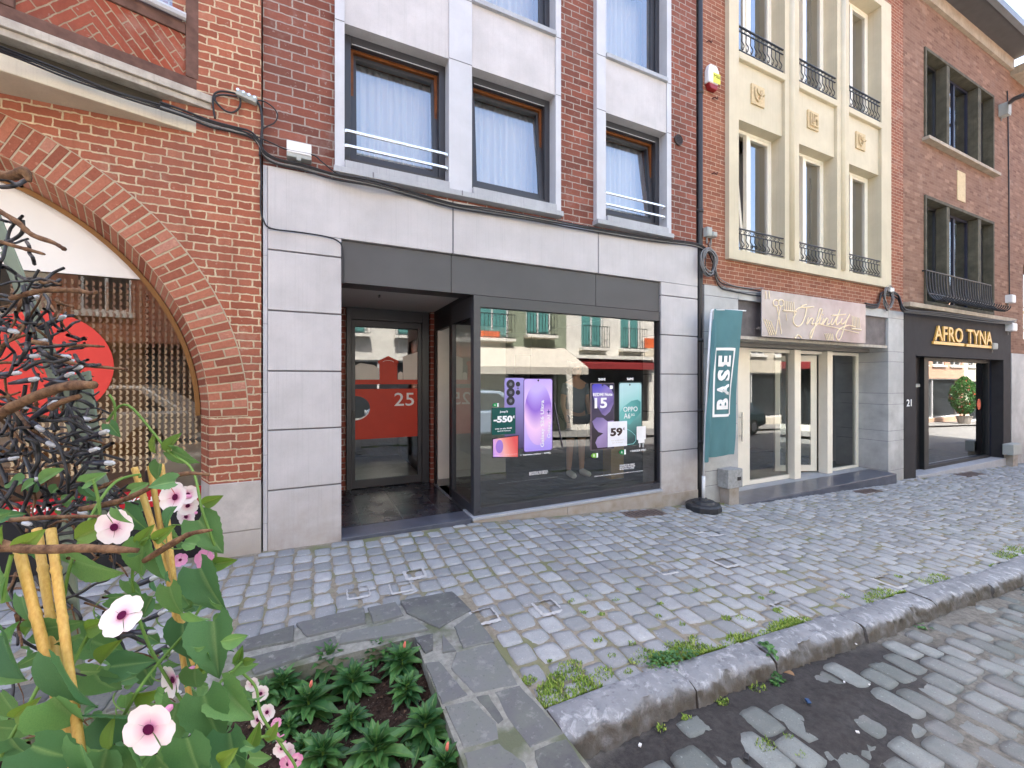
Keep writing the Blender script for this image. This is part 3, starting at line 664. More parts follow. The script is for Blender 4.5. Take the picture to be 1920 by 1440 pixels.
for (px, py, r) in ((445,232,.052),(445,322,.052),(445,412,.052),(524,232,.028),(524,322,.028)):
    a, b = q3(px, py); mb.prism(circ(a, b, r*.98, r*1.0, 20), yp-.005, yp-.0018)
a, b = q3(742, 192); mb.prism(circ(a, b, .012, .012, 12), yp-.009, yp-.0065); mb.each('lens', plain('lens_black', (.02,.02,.03), .3), o)
mb = MB()
for (px, py, r) in ((445,232,.02),(445,322,.02),(445,412,.02)):
    a, b = q3(px, py); mb.prism(circ(a, b, r, r, 14), yp-.0065, yp-.0052)
a, b = q3(524, 277); mb.prism(circ(a, b, .011, .011, 12), yp-.005, yp-.0018); mb.each('lens_glint', plain('lens_grey', (.12,.12,.16), .4), o)
a = q3(765, 912); b = q3(812, 405); text('lettering', 'Galaxy S26 Ultra', m_lettering, a[0], b[0], a[1], b[1], yp-.0085, o, rot=90, bold=.012)
a = q3(838, 812); b = q3(882, 565); text('lettering', 'Galaxy AI', m_lettering, a[0], b[0], a[1], b[1], yp-.0085, o, rot=90)
mb = MB(); a, b = q3(853, 530); s_ = .03
mb.prism([(a+s_*(1 if k % 2 == 0 else .3)*math.cos(k*math.pi/4), b+s_*1.1*(1 if k % 2 == 0 else .3)*math.sin(k*math.pi/4)) for k in range(8)], yp-.0085, yp-.0066)
mb.build('star', plain('star_blue', pc(60,50,150), .5), o)
# stylus
mb = MB(); a = q3(915, 430); b = q3(1008, 915); mb.tube([(a[0], yp-.006, a[1]), (b[0], yp-.006, b[1])], [.006, .005], 6)
tag(mb.build('stylus_poster', plain('stylus_grey', pc(110,106,116), .4)), 'thin grey stylus leaning right of the violet phone poster', 'poster')
green = plain('price_green', pc(22,86,80), .5, .2)
x0, x1, z0, z1 = rect(q3, 240, 490, 495, 766)
o = poster('price_card', 'dark green price card reading -550 over the violet phone poster', q3, [], 'price card') if False else empty('price_card', (x0, yp, z0), 'dark green price card reading -550 over the violet phone poster', 'price card')
MB().box(x0, x1, yp-.0085, yp-.0072, z0, z1).build('card', green, o)
y_ = yp-.0088
a = q3(325, 545); b = q3(412, 515); text('lettering', "Jusqu'à", m_lettering, a[0], b[0], a[1], b[1], y_, o, bold=.02)
a = q3(258, 655); b = q3(462, 570); text('price', '-550', m_lettering, a[0], b[0], a[1]+.005, b[1], y_, o, bold=.045)
a = q3(466, 600); b = q3(486, 570); text('price', '€', m_lettering, a[0], b[0], a[1], b[1], y_, o, bold=.03)
a = q3(275, 728); b = q3(455, 700); text('lettering', 'avec un abo BASE', m_lettering, a[0], b[0], a[1]+.006, b[1]+.004, y_, o, bold=.02)
a = q3(300, 755); b = q3(442, 728); text('lettering', 'àpd 20 €/mois', m_lettering, a[0], b[0], a[1]+.006, b[1]+.004, y_, o, bold=.02)
def energy(q, pts, letter, colr, label):
    x, z = q(*pts[0]); o = empty('energy_label', (x, yp, z), label, 'energy label', 'energy labels on the shop window')
    P = [q(*p_) for p_ in pts]; poly(MB(), P, yp-.003).build('arrow', plain('energy_green', pc(*colr), .5), o)
    xa = [p_[0] for p_ in P]; za = [p_[1] for p_ in P]; wd = max(xa)-min(xa); hd = max(za)-min(za)
    text('letter', letter, m_lettering, min(xa)+wd*.42, min(xa)+wd*.68, min(za)+hd*.25, min(za)+hd*.78, yp-.0048, o, bold=.01)
    poly(MB(), [(max(xa), min(za)), (max(xa)+wd*.28, min(za)), (max(xa)+wd*.28, max(za)), (max(xa), max(za))], yp-.003).build('scale', m_lettering, o)
    return o
energy(q3, [(245,458),(262,478),(300,476),(300,436),(262,438)], 'A', (30,160,90), 'small green energy arrow A above the dark green price card')
energy(q4, [(165,985),(185,1010),(228,1008),(228,958),(185,960)], 'B', (130,200,70), 'light green energy arrow B under the dark phone poster')
energy(q4, [(478,948),(502,975),(540,972),(540,918),(502,920)], 'A', (20,140,80), 'dark green energy arrow A under the mint phone poster')
# tablet
P = [q3(246, 1028), q3(528, 1025), q3(530, 780), q3(246, 818)]
o = empty('tablet_poster', (P[0][0], yp, P[0][1]), 'coral and violet tablet poster below the dark green price card', 'poster')
poly(MB(), P, yp-.0055).build('tablet_rim', plain('tablet_rim_black', (.03,.02,.03), .4), o)
x0, x1 = P[0][0], P[1][0]
P2 = [q3(254, 1018), q3(520, 1015), q3(522, 790), q3(254, 827)]
poly(MB(), P2, yp-.0072).build('screen', gradmat('tablet_screen', [(176,140,226), (226,170,226), (250,180,170), (240,130,120), (226,90,90)], x0, x1, P[0][1], P[2][1], 15), o)
a, b = q3(322, 905); poly(MB(), circ(a, b, .045, .075, 20), yp-.0085).build('petal', plain('tablet_violet', pc(170,130,220), .5), o)
a = q3(260, 1003); b = q3(510, 985); text('lettering', 'Galaxy Tab S10 Lite 5G', m_lettering, a[0], b[0], a[1], b[1], yp-.0088, o)
def label_text(name, s, q, a, b, label, bold=.02, mat=None):
    a = q(*a); b = q(*b); o = text(name, s, mat or m_lettering, a[0], b[0], a[1], b[1], yp-.003, None, bold=bold)
    return tag(o, label, 'lettering')
label_text('window_lettering', '+ Tablette (valeur : 439€)', q3, (548,1012), (875,962), 'white lettering about the tablet under the violet phone poster')
a = q3(645, 1218); b = q3(848, 1160)
tag(text('window_lettering', 'SCANNEZ LE QR CODE ET\nDÉCOUVREZ TOUTES NOS\nPROMOTIONS ET OFFRES', m_lettering, a[0], b[0], a[1], b[1], yp-.003, bold=.02), 'three small white lines of lettering below the violet phone poster', 'lettering')
a = q3(316, 1305); b = q3(950, 1240)
def slant(a, b):
    def f(p):
        k = (p[0]-a[0])/(b[0]-a[0]); return (p[0], p[1], p[2])
    return f
label_text('window_lettering', 'OFFRE SOUMISE À CONDITIONS. PLUS D\'INFO DANS CE POINT DE VENTE ET SUR BASE.BE', q3, (316,1305), (950,1232), 'long line of small white lettering at the bottom left of the shop pane') 
a = q4(490, 1148); b = q4(662, 1070)
tag(text('window_lettering', 'SCANNEZ LE QR CODE ET\nDÉCOUVREZ TOUTES NOS\nPROMOTIONS ET OFFRES', m_lettering, a[0], b[0], a[1], b[1], yp-.003, bold=.02), 'three small white lines of lettering below the mint phone poster', 'lettering')
label_text('window_lettering', 'OFFRE SOUMISE À CONDITIONS. PLUS D\'INFO DANS CE POINT DE VENTE ET SUR BASE.BE', q4, (205,1225), (750,1148), 'long line of small white lettering at the bottom right of the shop pane')
label_text('window_lettering', '+ CHARGEUR OFFERT', q4, (608,946), (785,908), 'short white lettering under the white charger poster', .03)
label_text('window_lettering', '249€', q4, (248,142), (330,112), 'struck white price above the dark phone poster', .03)
label_text('window_lettering', '269€', q4, (570,138), (645,108), 'struck white price above the mint phone poster', .03)
# dark phone
x0, x1, z0, z1 = rect(q4, 160, 170, 430, 905)
dkm = gradmat('dark_wall', [(50,44,48), (60,52,60), (74,66,84), (50,50,80), (40,38,60)], x0, x1, z0, z1, 95)
lob = gradmat('lilac_lobe', [(150,130,170), (170,150,196), (110,96,150), (140,124,190), (60,60,190)], x0, x1, z0, z1, 100, .05)
a1 = [q4(*p_) for p_ in [(180,200),(200,180),(250,178),(330,190),(395,240),(422,300),(420,400),(380,490),(325,538),(290,520),(262,470),(215,400),(185,300)]][::-1]
a2 = [q4(*p_) for p_ in [(180,600),(230,555),(300,560),(350,600),(420,590),(425,880),(240,900),(215,840),(240,780),(305,735),(250,720),(205,670)]][::-1]
o = poster('phone_poster', 'tall dark phone poster with lilac shapes reading 15, right half of the shop window', q4,
  [('phone_rim', rr(x0, x1, z0, z1, .012), plain('phone_rim_grey', pc(120,104,112), .4)), ('screen', rr(x0+.02, x1-.006, z0+.008, z1-.008, .012), dkm), ('wallpaper', a1, lob), ('wallpaper', a2, lob)])
a = q4(188, 318); b = q4(404, 282); text('lettering', 'REDMI Note', m_lettering, a[0], b[0], a[1], b[1]+.005, yp-.007, o, bold=.03)
a = q4(205, 455); b = q4(345, 338); text('lettering', '15', m_lettering, a[0], b[0], a[1], b[1]+.005, yp-.007, o, bold=.03)
a, b = q4(295, 195); poly(MB(), circ(a, b, .012, .012, 12), yp-.0065).build('lens', m_black, o)
x0, x1, z0, z1 = rect(q4, 376, 196, 410, 236); poly(MB(), rr(x0, x1, z0, z1, .012), yp-.0065).build('badge', m_lettering, o)
# mint phone
x0, x1, z0, z1 = rect(q4, 478, 158, 742, 860)
mint = gradmat('mint_wall', [(60,84,84), (96,150,146), (140,200,196), (176,216,216), (190,220,224)], x0, x1, z0, z1, 100)
o = poster('phone_poster', 'tall mint green phone poster beside the dark one, at the right of the shop window', q4,
  [('phone_rim', rr(x0, x1, z0, z1, .03), plain('mint_rim', pc(52,80,80), .4)), ('screen', rr(x0+.012, x1-.014, z0+.014, z1-.014, .03), mint),
   ('wallpaper', [q4(*p_) for p_ in [(490,560),(492,500),(540,430),(620,370),(690,355),(724,380),(724,500),(600,640)]][::-1], gradmat('mint_leaf', [(120,190,184), (70,140,138)], x0, x1, z0, z1, 0))])
a = q4(530, 495); b = q4(688, 435); text('lettering', 'OPPO', m_lettering, a[0], b[0], a[1]+.003, b[1]+.003, yp-.0055, o)
a = q4(535, 570); b = q4(606, 508); text('lettering', 'A6', m_lettering, a[0], b[0], a[1], b[1], yp-.0055, o)
a = q4(614, 540); b = q4(654, 512); text('lettering', '5G', m_lettering, a[0], b[0], a[1], b[1], yp-.0055, o)
a, b = q4(602, 188); poly(MB(), circ(a, b, .012, .012, 12), yp-.005).build('lens', m_black, o)
mb = MB(); mb.tube([(x, yp-.006, z) for x, z in [q4(*p_) for p_ in [(560,680),(620,715),(665,760),(668,820),(640,852),(560,862),(440,868)]]], .004, 5); mb.build('charging_cable', plain('mint_cable', pc(150,220,215), .5), o)
# 59 card
x0, x1, z0, z1 = rect(q4, 352, 606, 568, 872)
o = empty('price_card', (x0, yp, z0), 'white price card reading 59 between the dark and the mint phone posters', 'price card')
MB().box(x0, x1, yp-.011, yp-.0085, z0, z1).build('card', plain('card_white', (.75,.75,.8), .6), o)
brn = plain('price_brown', pc(66,44,40), .6)
a = q4(380, 775); b = q4(515, 672); text('price', '59', brn, a[0], b[0], a[1]+.005, b[1]+.005, yp-.0112, o, bold=.045)
a = q4(522, 698); b = q4(541, 668); text('price', '€', brn, a[0], b[0], a[1], b[1], yp-.0112, o, bold=.02)
a = q4(388, 822); b = q4(532, 798); text('lettering', 'avec un abo BASE', m_greyfilm, a[0], b[0], a[1], b[1], yp-.0112, o)
a = q4(402, 850); b = q4(522, 826); text('lettering', 'àpd 20 €/mois', m_greyfilm, a[0], b[0], a[1], b[1], yp-.0112, o)
# charger
x0, x1, z0, z1 = rect(q4, 678, 658, 780, 800)
o = empty('charger_poster', (x0, yp, z0), 'small white plug charger poster at the right edge of the shop pane', 'poster')
mb = MB(); poly(mb, rr(x0, x1, z0, z1, .01), yp-.007); a = q4(695, 845); b = q4(765, 795); poly(mb, [(a[0], a[1]), (b[0], a[1]), (b[0], b[1]), (a[0], b[1])], yp-.0085)
mb.build('charger_body', plain('charger_white', (.78,.78,.78), .6), o)
mb = MB()
for px in (714, 750): a = q4(px-4, 892); b = q4(px+4, 845); mb.box(a[0], b[0], yp-.008, yp-.006, a[1], b[1])
mb.each('pin', m_lettering, o)
# ================================================================ BANK BUILDING with the arched window (left)
bL = empty('arched_brick_building', (-3, 1, 0), 'orange red brick building with a round-arched bank window and angled timber bay above', 'building')
AX, AZ, AR, AO = -2.88, 1.2, 2.09, 2.36
mb = MB(); zt = TOP; n = 60
xr = X1L-.002
# front face of the wall round the arch, in strips
def stripface(mb, y0, y1):
    xs = [AX+AR*math.cos(a) for a in np.linspace(math.pi, 0, n)]
    zs = [AZ+AR*math.sin(a) for a in np.linspace(math.pi, 0, n)]
    vs = []; fs = []
    for x, z in zip(xs, zs): vs += [(x, y0, z), (x, y0, zt), (x, y1, z), (x, y1, zt)]
    for i in range(n-1): b = i*4; fs += [(b, b+4, b+5, b+1), (b+6, b+2, b+3, b+7)]
    mb.add(vs, fs)
    mb.add([(xs[-1], y0, .64), (xr, y0, .64), (xr, y0, zt), (xs[-1], y0, zt), (xs[-1], y0, AZ)], [(0, 1, 2, 3, 4)])
    mb.add([(-9, y0, .64), (xs[0], y0, .64), (xs[0], y0, AZ), (xs[0], y0, zt), (-9, y0, zt)], [(0, 1, 2, 3, 4)])
    mb.add([(xr, y0, .6), (xr, y1, .6), (xr, y1, zt), (xr, y0, zt)], [(0, 1, 2, 3)])
stripface(mb, 0, .35)
# splayed reveal
SPL = .105; QD = .25
def revpath(r): return [(AX-r, .64)]+[(AX+r*math.cos(a), AZ+r*math.sin(a)) for a in np.linspace(math.pi, 0, 70)]+[(AX+r, .64)]
A, B = revpath(AR), revpath(AR-SPL); m = len(A)
mb.add([(x, 0, z) for x, z in A]+[(x, QD, z) for x, z in B]+[(x, QD+.1, z) for x, z in B], [(i, i+m, i+m+1, i+1) for i in range(m-1)]+[(i+m, i+2*m, i+2*m+1, i+m+1) for i in range(m-1)])
mb.build('wall', m_brickL, bL)
# voussoirs: two rows of bricks on end, one mesh (surface pattern of the arch)
vm = NT('voussoir_brick'); p = vm.pos(); col = vm.ramp(vm.attr('rnd'), [(0, pc(150,92,74)), (.4, pc(174,106,84)), (.8, pc(190,124,100)), (1, pc(200,144,124))])
col = vm.mix(vm.mr(vm.noise(60, p, 5, .7), .35, .75, 0, .4), col, pc(110,56,40)); col = vm.mix(vm.mr(vm.noise(24, p, 3), .64, .72, 0, .35), col, pc(220,180,150)); vm.bump(vm.noise(70, p, 5), .6, .004); m_vous = vm.out(col, .88, .15)
mb = MB(); m2 = MB(); step = .066; na = int(AR*math.pi/step)
def vbrick(mb, r0, r1, a0, a1, y0, y1, inner=False):
    rn = lambda: random.uniform(-.0022, .0022)
    vs = []
    for y in (y0+random.uniform(-.002, .001), y1):
        for r, a in ((r0, a0), (r1, a0), (r1, a1), (r0, a1)):
            vs.append((AX+(r+rn())*math.cos(a)+rn(), y, AZ+(r+rn())*math.sin(a)+rn()))
    mb.cc = random.random(); mb.add(vs, [(0,1,2,3),(7,6,5,4),(0,4,5,1),(1,5,6,2),(2,6,7,3),(3,7,4,0)])
for i in range(na):
    a0 = math.pi*i/na+.0032; a1 = math.pi*(i+1)/na-.0032
    if i % 2: vbrick(mb, AR+.004, AR+.165, a0, a1, -.007, .02); vbrick(mb, AR+.177, AO, a0, a1, -.007, .02)
    else: vbrick(mb, AR+.004, AR+.082, a0, a1, -.007, .02); vbrick(mb, AR+.094, AO, a0, a1, -.007, .02)
mb2 = MB()
for i in range(na):      # the soffit bricks on the splay
    a0 = math.pi*i/na+.0035; a1 = math.pi*(i+1)/na-.0035; mb2.cc = random.random()
    q = lambda r, a, y: (AX+r*math.cos(a), y, AZ+r*math.sin(a))
    for (f0, f1) in (((.0, .46), (.5, 1)) if i % 2 else ((0, 1),)):
        y0, y1 = QD*f0+.004, QD*f1; r0, r1 = AR-SPL*f0, AR-SPL*f1
        o_ = -.006; v = [q(r0+o_, a0, y0), q(r0+o_, a1, y0), q(r1+o_, a1, y1), q(r1+o_, a0, y1), q(r0+.01, a0, y0), q(r0+.01, a1, y0), q(r1+.01, a1, y1), q(r1+.01, a0, y1)]
        mb2.add(v, [(0,3,2,1),(4,5,6,7),(0,1,5,4),(1,2,6,5),(2,3,7,6),(3,0,4,7)])
va = mb.build('arch', m_vous, bL); mb2.build('soffit', m_vous, va)
m_mort = plain('arch_mortar', pc(196,182,156), .95, .1, 0, .15, 30, .5)
mb = MB(); L_ = np.linspace(0, math.pi, 80)
mb.add([(AX+AR*math.cos(a), -.003, AZ+AR*math.sin(a)) for a in L_]+[(AX+(AO+.004)*math.cos(a), -.003, AZ+(AO+.004)*math.sin(a)) for a in L_]+[(AX+(AR-.003)*math.cos(a), .002, AZ+(AR-.003)*math.sin(a)) for a in L_]+[(AX+(AR-SPL-.003)*math.cos(a), QD, AZ+(AR-SPL-.003)*math.sin(a)) for a in L_],
  [(i, i+1, i+81, i+80) for i in range(79)]+[(i+160, i+161, i+241, i+240) for i in range(79)]); mb.build('arch_mortar', m_mort, va)
# mortar line round the arch's back
MB().tube([(AX+(AO+.004)*math.cos(a), .001, AZ+(AO+.004)*math.sin(a)) for a in np.linspace(.02, math.pi, 90)], .006, 5).build('mortar_bead', plain('mortar', pc(190,176,150), .9), va)
mb = MB(); mb.box(AX+AR-SPL-.02, AX+AR-.0, .0, QD+.1, -.1, .64) if False else None
mb.prism([(0,0)]*3, 0, 0) if False else None
mb.plan([(AX+AR+.004, -.012), (xr, -.012), (xr, .3), (AX+AR-SPL, .3), (AX+AR-SPL, QD)], .225, .64)
mb.plan([(AX+AR+.004, -.008), (xr, -.008), (xr, .3), (AX+AR-SPL, .3), (AX+AR-SPL, QD)], -.3, .221)
mb.plan([(-9, -.012), (AX-AR, -.012), (AX-AR+SPL, QD), (AX-AR+SPL, .3), (-9, .3)], -.3, .64)
mb.each('base_stone', m_base, bL, bevel=.005)
mb = MB(); mb.box(-9, xr, 7.7, 8, -1, TOP); mb.box(-9, -8.8, .36, 7.7, -1, TOP); mb.box(xr-.2, xr, .36, 7.7, -1, TOP); mb.build('party_wall', m_whitewall, bL)
MB().plan([(-9, -.3), (xr, -.3), (xr, 8), (-9, 8)], TOP, TOP+.12).build('roof', m_slate, bL)
mb = MB(); ro, ri = AR-SPL+.0, AR-SPL-.035
Ao = [(AX+ro*math.cos(a), AZ+ro*math.sin(a)) for a in np.linspace(0, math.pi, 60)]; Ai = [(AX+ri*math.cos(a), AZ+ri*math.sin(a)) for a in np.linspace(0, math.pi, 60)]
for i in range(59): mb.add([(Ao[i][0], QD-.03, Ao[i][1]), (Ao[i+1][0], QD-.03, Ao[i+1][1]), (Ai[i+1][0], QD-.03, Ai[i+1][1]), (Ai[i][0], QD-.03, Ai[i][1]), (Ai[i+1][0], QD+.08, Ai[i+1][1]), (Ai[i][0], QD+.08, Ai[i][1])], [(0,1,2,3), (3,2,4,5)])
wf = mb.build('arched_window', m_ctan, bL)
Yg = .33
gp = [(AX-ro, -.02), (AX+ro, -.02)]+[(AX+ro*math.cos(a), AZ+ro*math.sin(a)) for a in np.linspace(0, math.pi, 50)]
MB().add([(x, Yg, z) for x, z in gp], [tuple(range(len(gp)))]).build('pane', m_glassl, wf)
ZW = ZF(275, 525, Yg-.02)
a_ = math.asin((ZW-AZ)/(ro-.002)); pp = [(AX+(ro-.002)*math.cos(a), AZ+(ro-.002)*math.sin(a)) for a in np.linspace(a_, math.pi-a_, 40)]
MB().prism(pp, Yg-.03, Yg-.012).build('white_panel', plain('sign_white', pc(240,238,234,1.15), .6, .2, 0, .02), wf)
# window film: crescents, red disc, red strip with lettering
mb = MB(); dx_, dz_ = .0425, .0495
inside = lambda x, z: (x < AX+ro-.03 if z < AZ else (x-AX)**2+(z-AZ)**2 < (ro-.03)**2)
zz_ = ZW-.06; row = 0
XL, XRr = XF(20, Yg), XF(372, Yg)
while zz_ > .72:
    x = XL
    while x < XRr:
        fade = random.random()
        if inside(x+.02, zz_) and not ((x+1.93)**2+(zz_-1.62)**2 < .43**2) and zz_ > .72+.55*max(0, (x+1.3))*1.2:
            n_ = 7; o1 = [(x+.021*math.cos(a), zz_+.021*math.sin(a)) for a in np.linspace(-1.45, 1.5, n_)]; o2 = [(x-.006+.013*math.cos(a)*.75, zz_+.021*math.sin(a)) for a in np.linspace(1.5, -1.45, n_)]
            mb.cc = min(1, max(0, .5+.5*math.sin(zz_*2.2)+random.uniform(-.15, .15))); mb.add([(px, Yg-.004, pz_) for px, pz_ in o1+o2], [tuple(range(2*n_))])
        x += dx_
    zz_ -= dz_; row += 1
t = NT('crescent_film'); m_cres = t.out(t.ramp(t.attr('rnd'), [(0, pc(128,98,80)), (1, pc(214,190,150))]), .7, .2)
mb.build('crescent_film', m_cres, wf)
poly(MB(), circ(-1.93, 1.62, .43, .43, 48), Yg-.006).build('red_disc', m_redl, wf)
z1, z0 = ZF(375, 910, Yg), ZF(375, 940, Yg)
MB().box(AX-ro+.02, AX+ro-.003, Yg-.02, Yg-.003, z0, z1).build('red_strip', plain('deep_red_film', pc(190,30,46), .4), wf)
text('lettering', 'proche de chez vous', m_lettering, XF(20, Yg), XF(300, Yg), z0+.03, z1-.035, Yg-.0205, wf, bold=.01)
MB().box(AX-ro, AX+ro, Yg-.03, Yg+.03, -.1, z0-.004).build('lower_rail', m_dark, wf)
# inside the bank
mb = MB(); mb.box(-6, .0-.45, 2.6, 2.7, -.2, 3.35); mb.box(-6, -.5, Yg+.1, 2.6, -.2, .02); mb.build('bank_room', plain('bank_wall', pc(176,148,120), .9), bL)
MB().box(-1.5, -.95, 1.2, 1.7, .02, .85).build('counter', plain('counter_white', (.6,.6,.58), .5), bL)
MB().box(-3.2, -1.75, 1.9, 2.0, .0, 2.5).build('partition', plain('oak_panel', pc(150,116,84), .7), bL)
# timber bay
K = .315; BX0 = -.875
def bay(x0, x1, off, z0, z1, th=.05, name=None): # box on the slanted bay face; x measured on the face
    f = lambda x: K*(x-BX0)
    return [(x0, f(x0)-off), (x1, f(x1)-off), (x1, f(x1)-off+th), (x0, f(x0)-off+th)]
mb = MB()
mb.plan([(-2.7, K*(-2.7-BX0)), (BX0, 0), (BX0, .02), (-2.7, .02)], 3.535, 3.66)
mb.plan([(-6, K*(-2.7-BX0)), (-2.702, K*(-2.7-BX0)), (-2.702, .02), (-6, .02)], 3.535, 3.66)
slab = mb.build('bay_slab', m_slab, bL, bevel=.006)
bay_ = MB().plan(bay(-2.7, BX0+.05, -.07, 3.661, 3.75, .08), 3.661, 3.752).build('bay_shadow_gap', plain('lead_grey', pc(66,62,54), .8), bL)
mb = MB(); mb.plan(bay(-2.7, BX0+.10, .035, 0, 0, .12), 3.753, 3.80); mb.plan(bay(-2.7, BX0+.115, .06, 0, 0, .15), 3.802, 3.862); mb.build('bay_cornice', m_capw, bL, bevel=.004)
mb = MB(); mb.plan(bay(-2.7, BX0+.02, .0, 0, 0, .1), 3.863, 3.975); mb.plan(bay(-2.7, BX0-.07, .0, 0, 0, .1), 4.315, 4.40)
mb.plan(bay(BX0-.068, BX0+.02, .004, 0, 0, .1), 3.977, TOP); mb.plan(bay(-1.9, -1.8, .004, 0, 0, .1), 3.977, 4.314)
tb = mb.build('bay_timber', m_oldwood, bL, bevel=.005)
MB().plan(bay(-2.7, BX0-.07, -.018, 0, 0, .08), 3.977, 4.313).build('bay_brickwork', m_brickH, bL)
MB().tube([(x, K*(x-BX0)-.03, 4.43) for x in (-2.7, BX0-.06)], .03, 8).build('bay_rail', m_greyside, bL)
MB().plan(bay(-2.7, BX0-.07, -.05, 0, 0, .02), 4.47, 6.2).build('bay_pane', m_glassb, bL)
MB().plan(bay(-2.7, BX0-.07, -.25, 0, 0, .02), 4.40, 6.2).build('bay_curtain', m_curt, bL)
MB().plan(bay(-2.7, BX0-.07, -.03, 0, 0, .06), 4.402, 4.468).build('bay_window_frame', m_oldwood, bL)
# ================================================================ HAIRDRESSER (cream frame)
X2L, X2R = XF(1317), XF(1693.5)
b2 = empty('hairdresser_building', (7.8, 2, -.35), 'orange brick building with tall cream window frame over the Infinity shopfront', 'building')
FX0, FX1 = XF(1365, -.05), XF(1668.7, -.05); FZB, FZT = 3.29, 8.77
op = [(XF(1383, -.05), XF(1469.5, -.05)), (XF(1496, -.05), XF(1567.5, -.05)), (XF(1589.5, -.05), XF(1650.5, -.05))]
mb = MB(); wall(mb, (X2L, X2R-.003), (2.88, TOP), [(FX0+.04, FX1-.04, FZB+.04, FZT-.04)], .0, .3); mb.build('wall', m_brickI, b2)
mb = MB(); mb.box(X2L, X2R-.02, 7.7, 8, -1, TOP); mb.box(X2L+.02, X2L+.2, .3, 7.7, -1, TOP); mb.box(X2R-.2, X2R-.02, .3, 7.7, -1, TOP); mb.box(X2L+.2, X2R-.2, .5, 7.7, 2.95, 3.1); mb.build('party_wall', m_whitewall, b2)
MB().plan([(X2L, -.3), (X2R, -.3), (X2R, 8), (X2L, 8)], TOP, TOP+.12).build('roof', m_slate, b2)
mb = MB(); S0, S1 = 3.44, 8.62
wall(mb, (FX0, FX1), (FZB, FZT), [(a, b, S0, S1) for a, b in op], -.07, .35)
cf = mb.build('cream_surround', m_cream, b2, bevel=.012)
mb = MB()
for i in (0, 1):
    a, b = op[i][1], op[i+1][0]; c_ = (a+b)/2; mb.tube([(c_-.02, -.06, S0), (c_-.02, -.06, S1)], .055, 14)
mb.each('mullion_nose', m_cream, cf, smooth=True)
FH = 5.42; SP = 6.29
mb = MB()
for a, b in op:
    mb.box(a+.001, b-.001, -.02, .34, FH, SP-.001)
mb.each('spandrel', m_cream, cf)
mb = MB()
for a, b in op: mb.box(a+.0015, b+.03, -.075, .33, SP, 6.395)
mb.each('sill', m_cream, cf, bevel=.01)
for (px, py), k in zip(((365,555),(682,697),(955,815)), (0, 1, 0)):
    mb = MB()
    u, v = 1300+px/3.065, py/3.065; x, _, z = PF(u, v, -.02); s_ = .15
    mb.box(x-s_, x+s_, -.045, -.021, z-s_, z+s_)
    yk = -.058
    if k == 0:
        mb.tube([(x-.09+dx, yk, z+dz) for dx, dz in ((0,.10),(0,0),(.03,-.07),(.07,-.1),(.12,-.07),(.15,0),(.17,.04))], .013, 5)
        mb.tube([(x+dx, yk, z+dz) for dx, dz in ((-.04,.09),(-.02,.03),(.03,.0),(.05,.08),(.09,.10))], .012, 5); mb.tube([(x+dx, yk, z+dz) for dx, dz in ((.0,-.03),(.04,-.05),(.08,-.02))], .01, 5); mb.tube([(x+.11, yk, z+.03), (x+.125, yk, z+.02)], .016, 6)
    else:
        mb.tube([(x+dx, yk, z+dz) for dx, dz in ((-.1,.11),(-.1,-.1),(.1,-.1))], .012, 5); mb.tube([(x+dx, yk, z+dz) for dx, dz in ((-.05,.1),(-.05,-.06),(0,-.06))], .011, 5)
        mb.tube([(x+dx, yk, z+dz) for dx, dz in ((.08,.09),(.0,.09),(.02,.04),(.0,-.03))], .012, 5); mb.tube([(x+dx, yk, z+dz) for dx, dz in ((.05,.03),(.09,.0),(.09,-.07))], .012, 5)
    mb.build('relief_plaque', m_relief, cf)
def french_window(a, b, z0, z1, parent, open_left):
    y = .15; t = .055; c_ = a+(b-a)*.46
    fr = MB().ring(a-.01, b+.01, z0-.01, z1+.01, .055, y, y+.07).build('window', m_creampv, parent, bevel=.003)
    MB().box(c_-.035, c_+.035, y-.01, y+.05, z0+.046, z1-.046).build('mullion', m_creampv, fr)
    sh = MB(); sh.ring(c_+.036, b-.046, z0+.046, z1-.046, t*.8, y+.005, y+.055); sh.build('sash', m_creampv, fr)
    MB().add([(c_+.07, y+.03, z0+.09), (b-.085, y+.03, z0+.09), (b-.085, y+.03, z1-.09), (c_+.07, y+.03, z1-.09)], [(0,1,2,3)]).build('pane', m_glassb, fr)
    tl = R(5.5 if open_left else 0); M = Matrix.Rotation(-tl, 3, 'X'); hh = z1-z0-.10; x0, x1 = a+.047, c_-.036
    P = lambda x, yy, z: (x, y+.01+(M@Vector((0, yy, z))).y, z0+.05+(M@Vector((0, yy, z))).z)
    sh = MB()
    for (a0, a1, c0, c1) in ((x0, x0+t, 0, hh), (x1-t, x1, 0, hh), (x0+t, x1-t, 0, t), (x0+t, x1-t, hh-t, hh)):
        vs = [P(px, yy, z) for z in (c0, c1) for px, yy in ((a0, 0), (a1, 0), (a1, .05), (a0, .05))]
        sh.add(vs, [(0,3,2,1),(4,5,6,7),(0,1,5,4),(1,2,6,5),(2,3,7,6),(3,0,4,7)])
    sh.build('sash', m_creampv, fr); MB().add([P(x0+t, .02, t), P(x1-t, .02, t), P(x1-t, .02, hh-t), P(x0+t, .02, hh-t)], [(0,1,2,3)]).build('pane', m_glassb, fr)
    curtain(a+.02, b-.02, z0, z1, y+.45, fr, m_curtg, .02, .14)
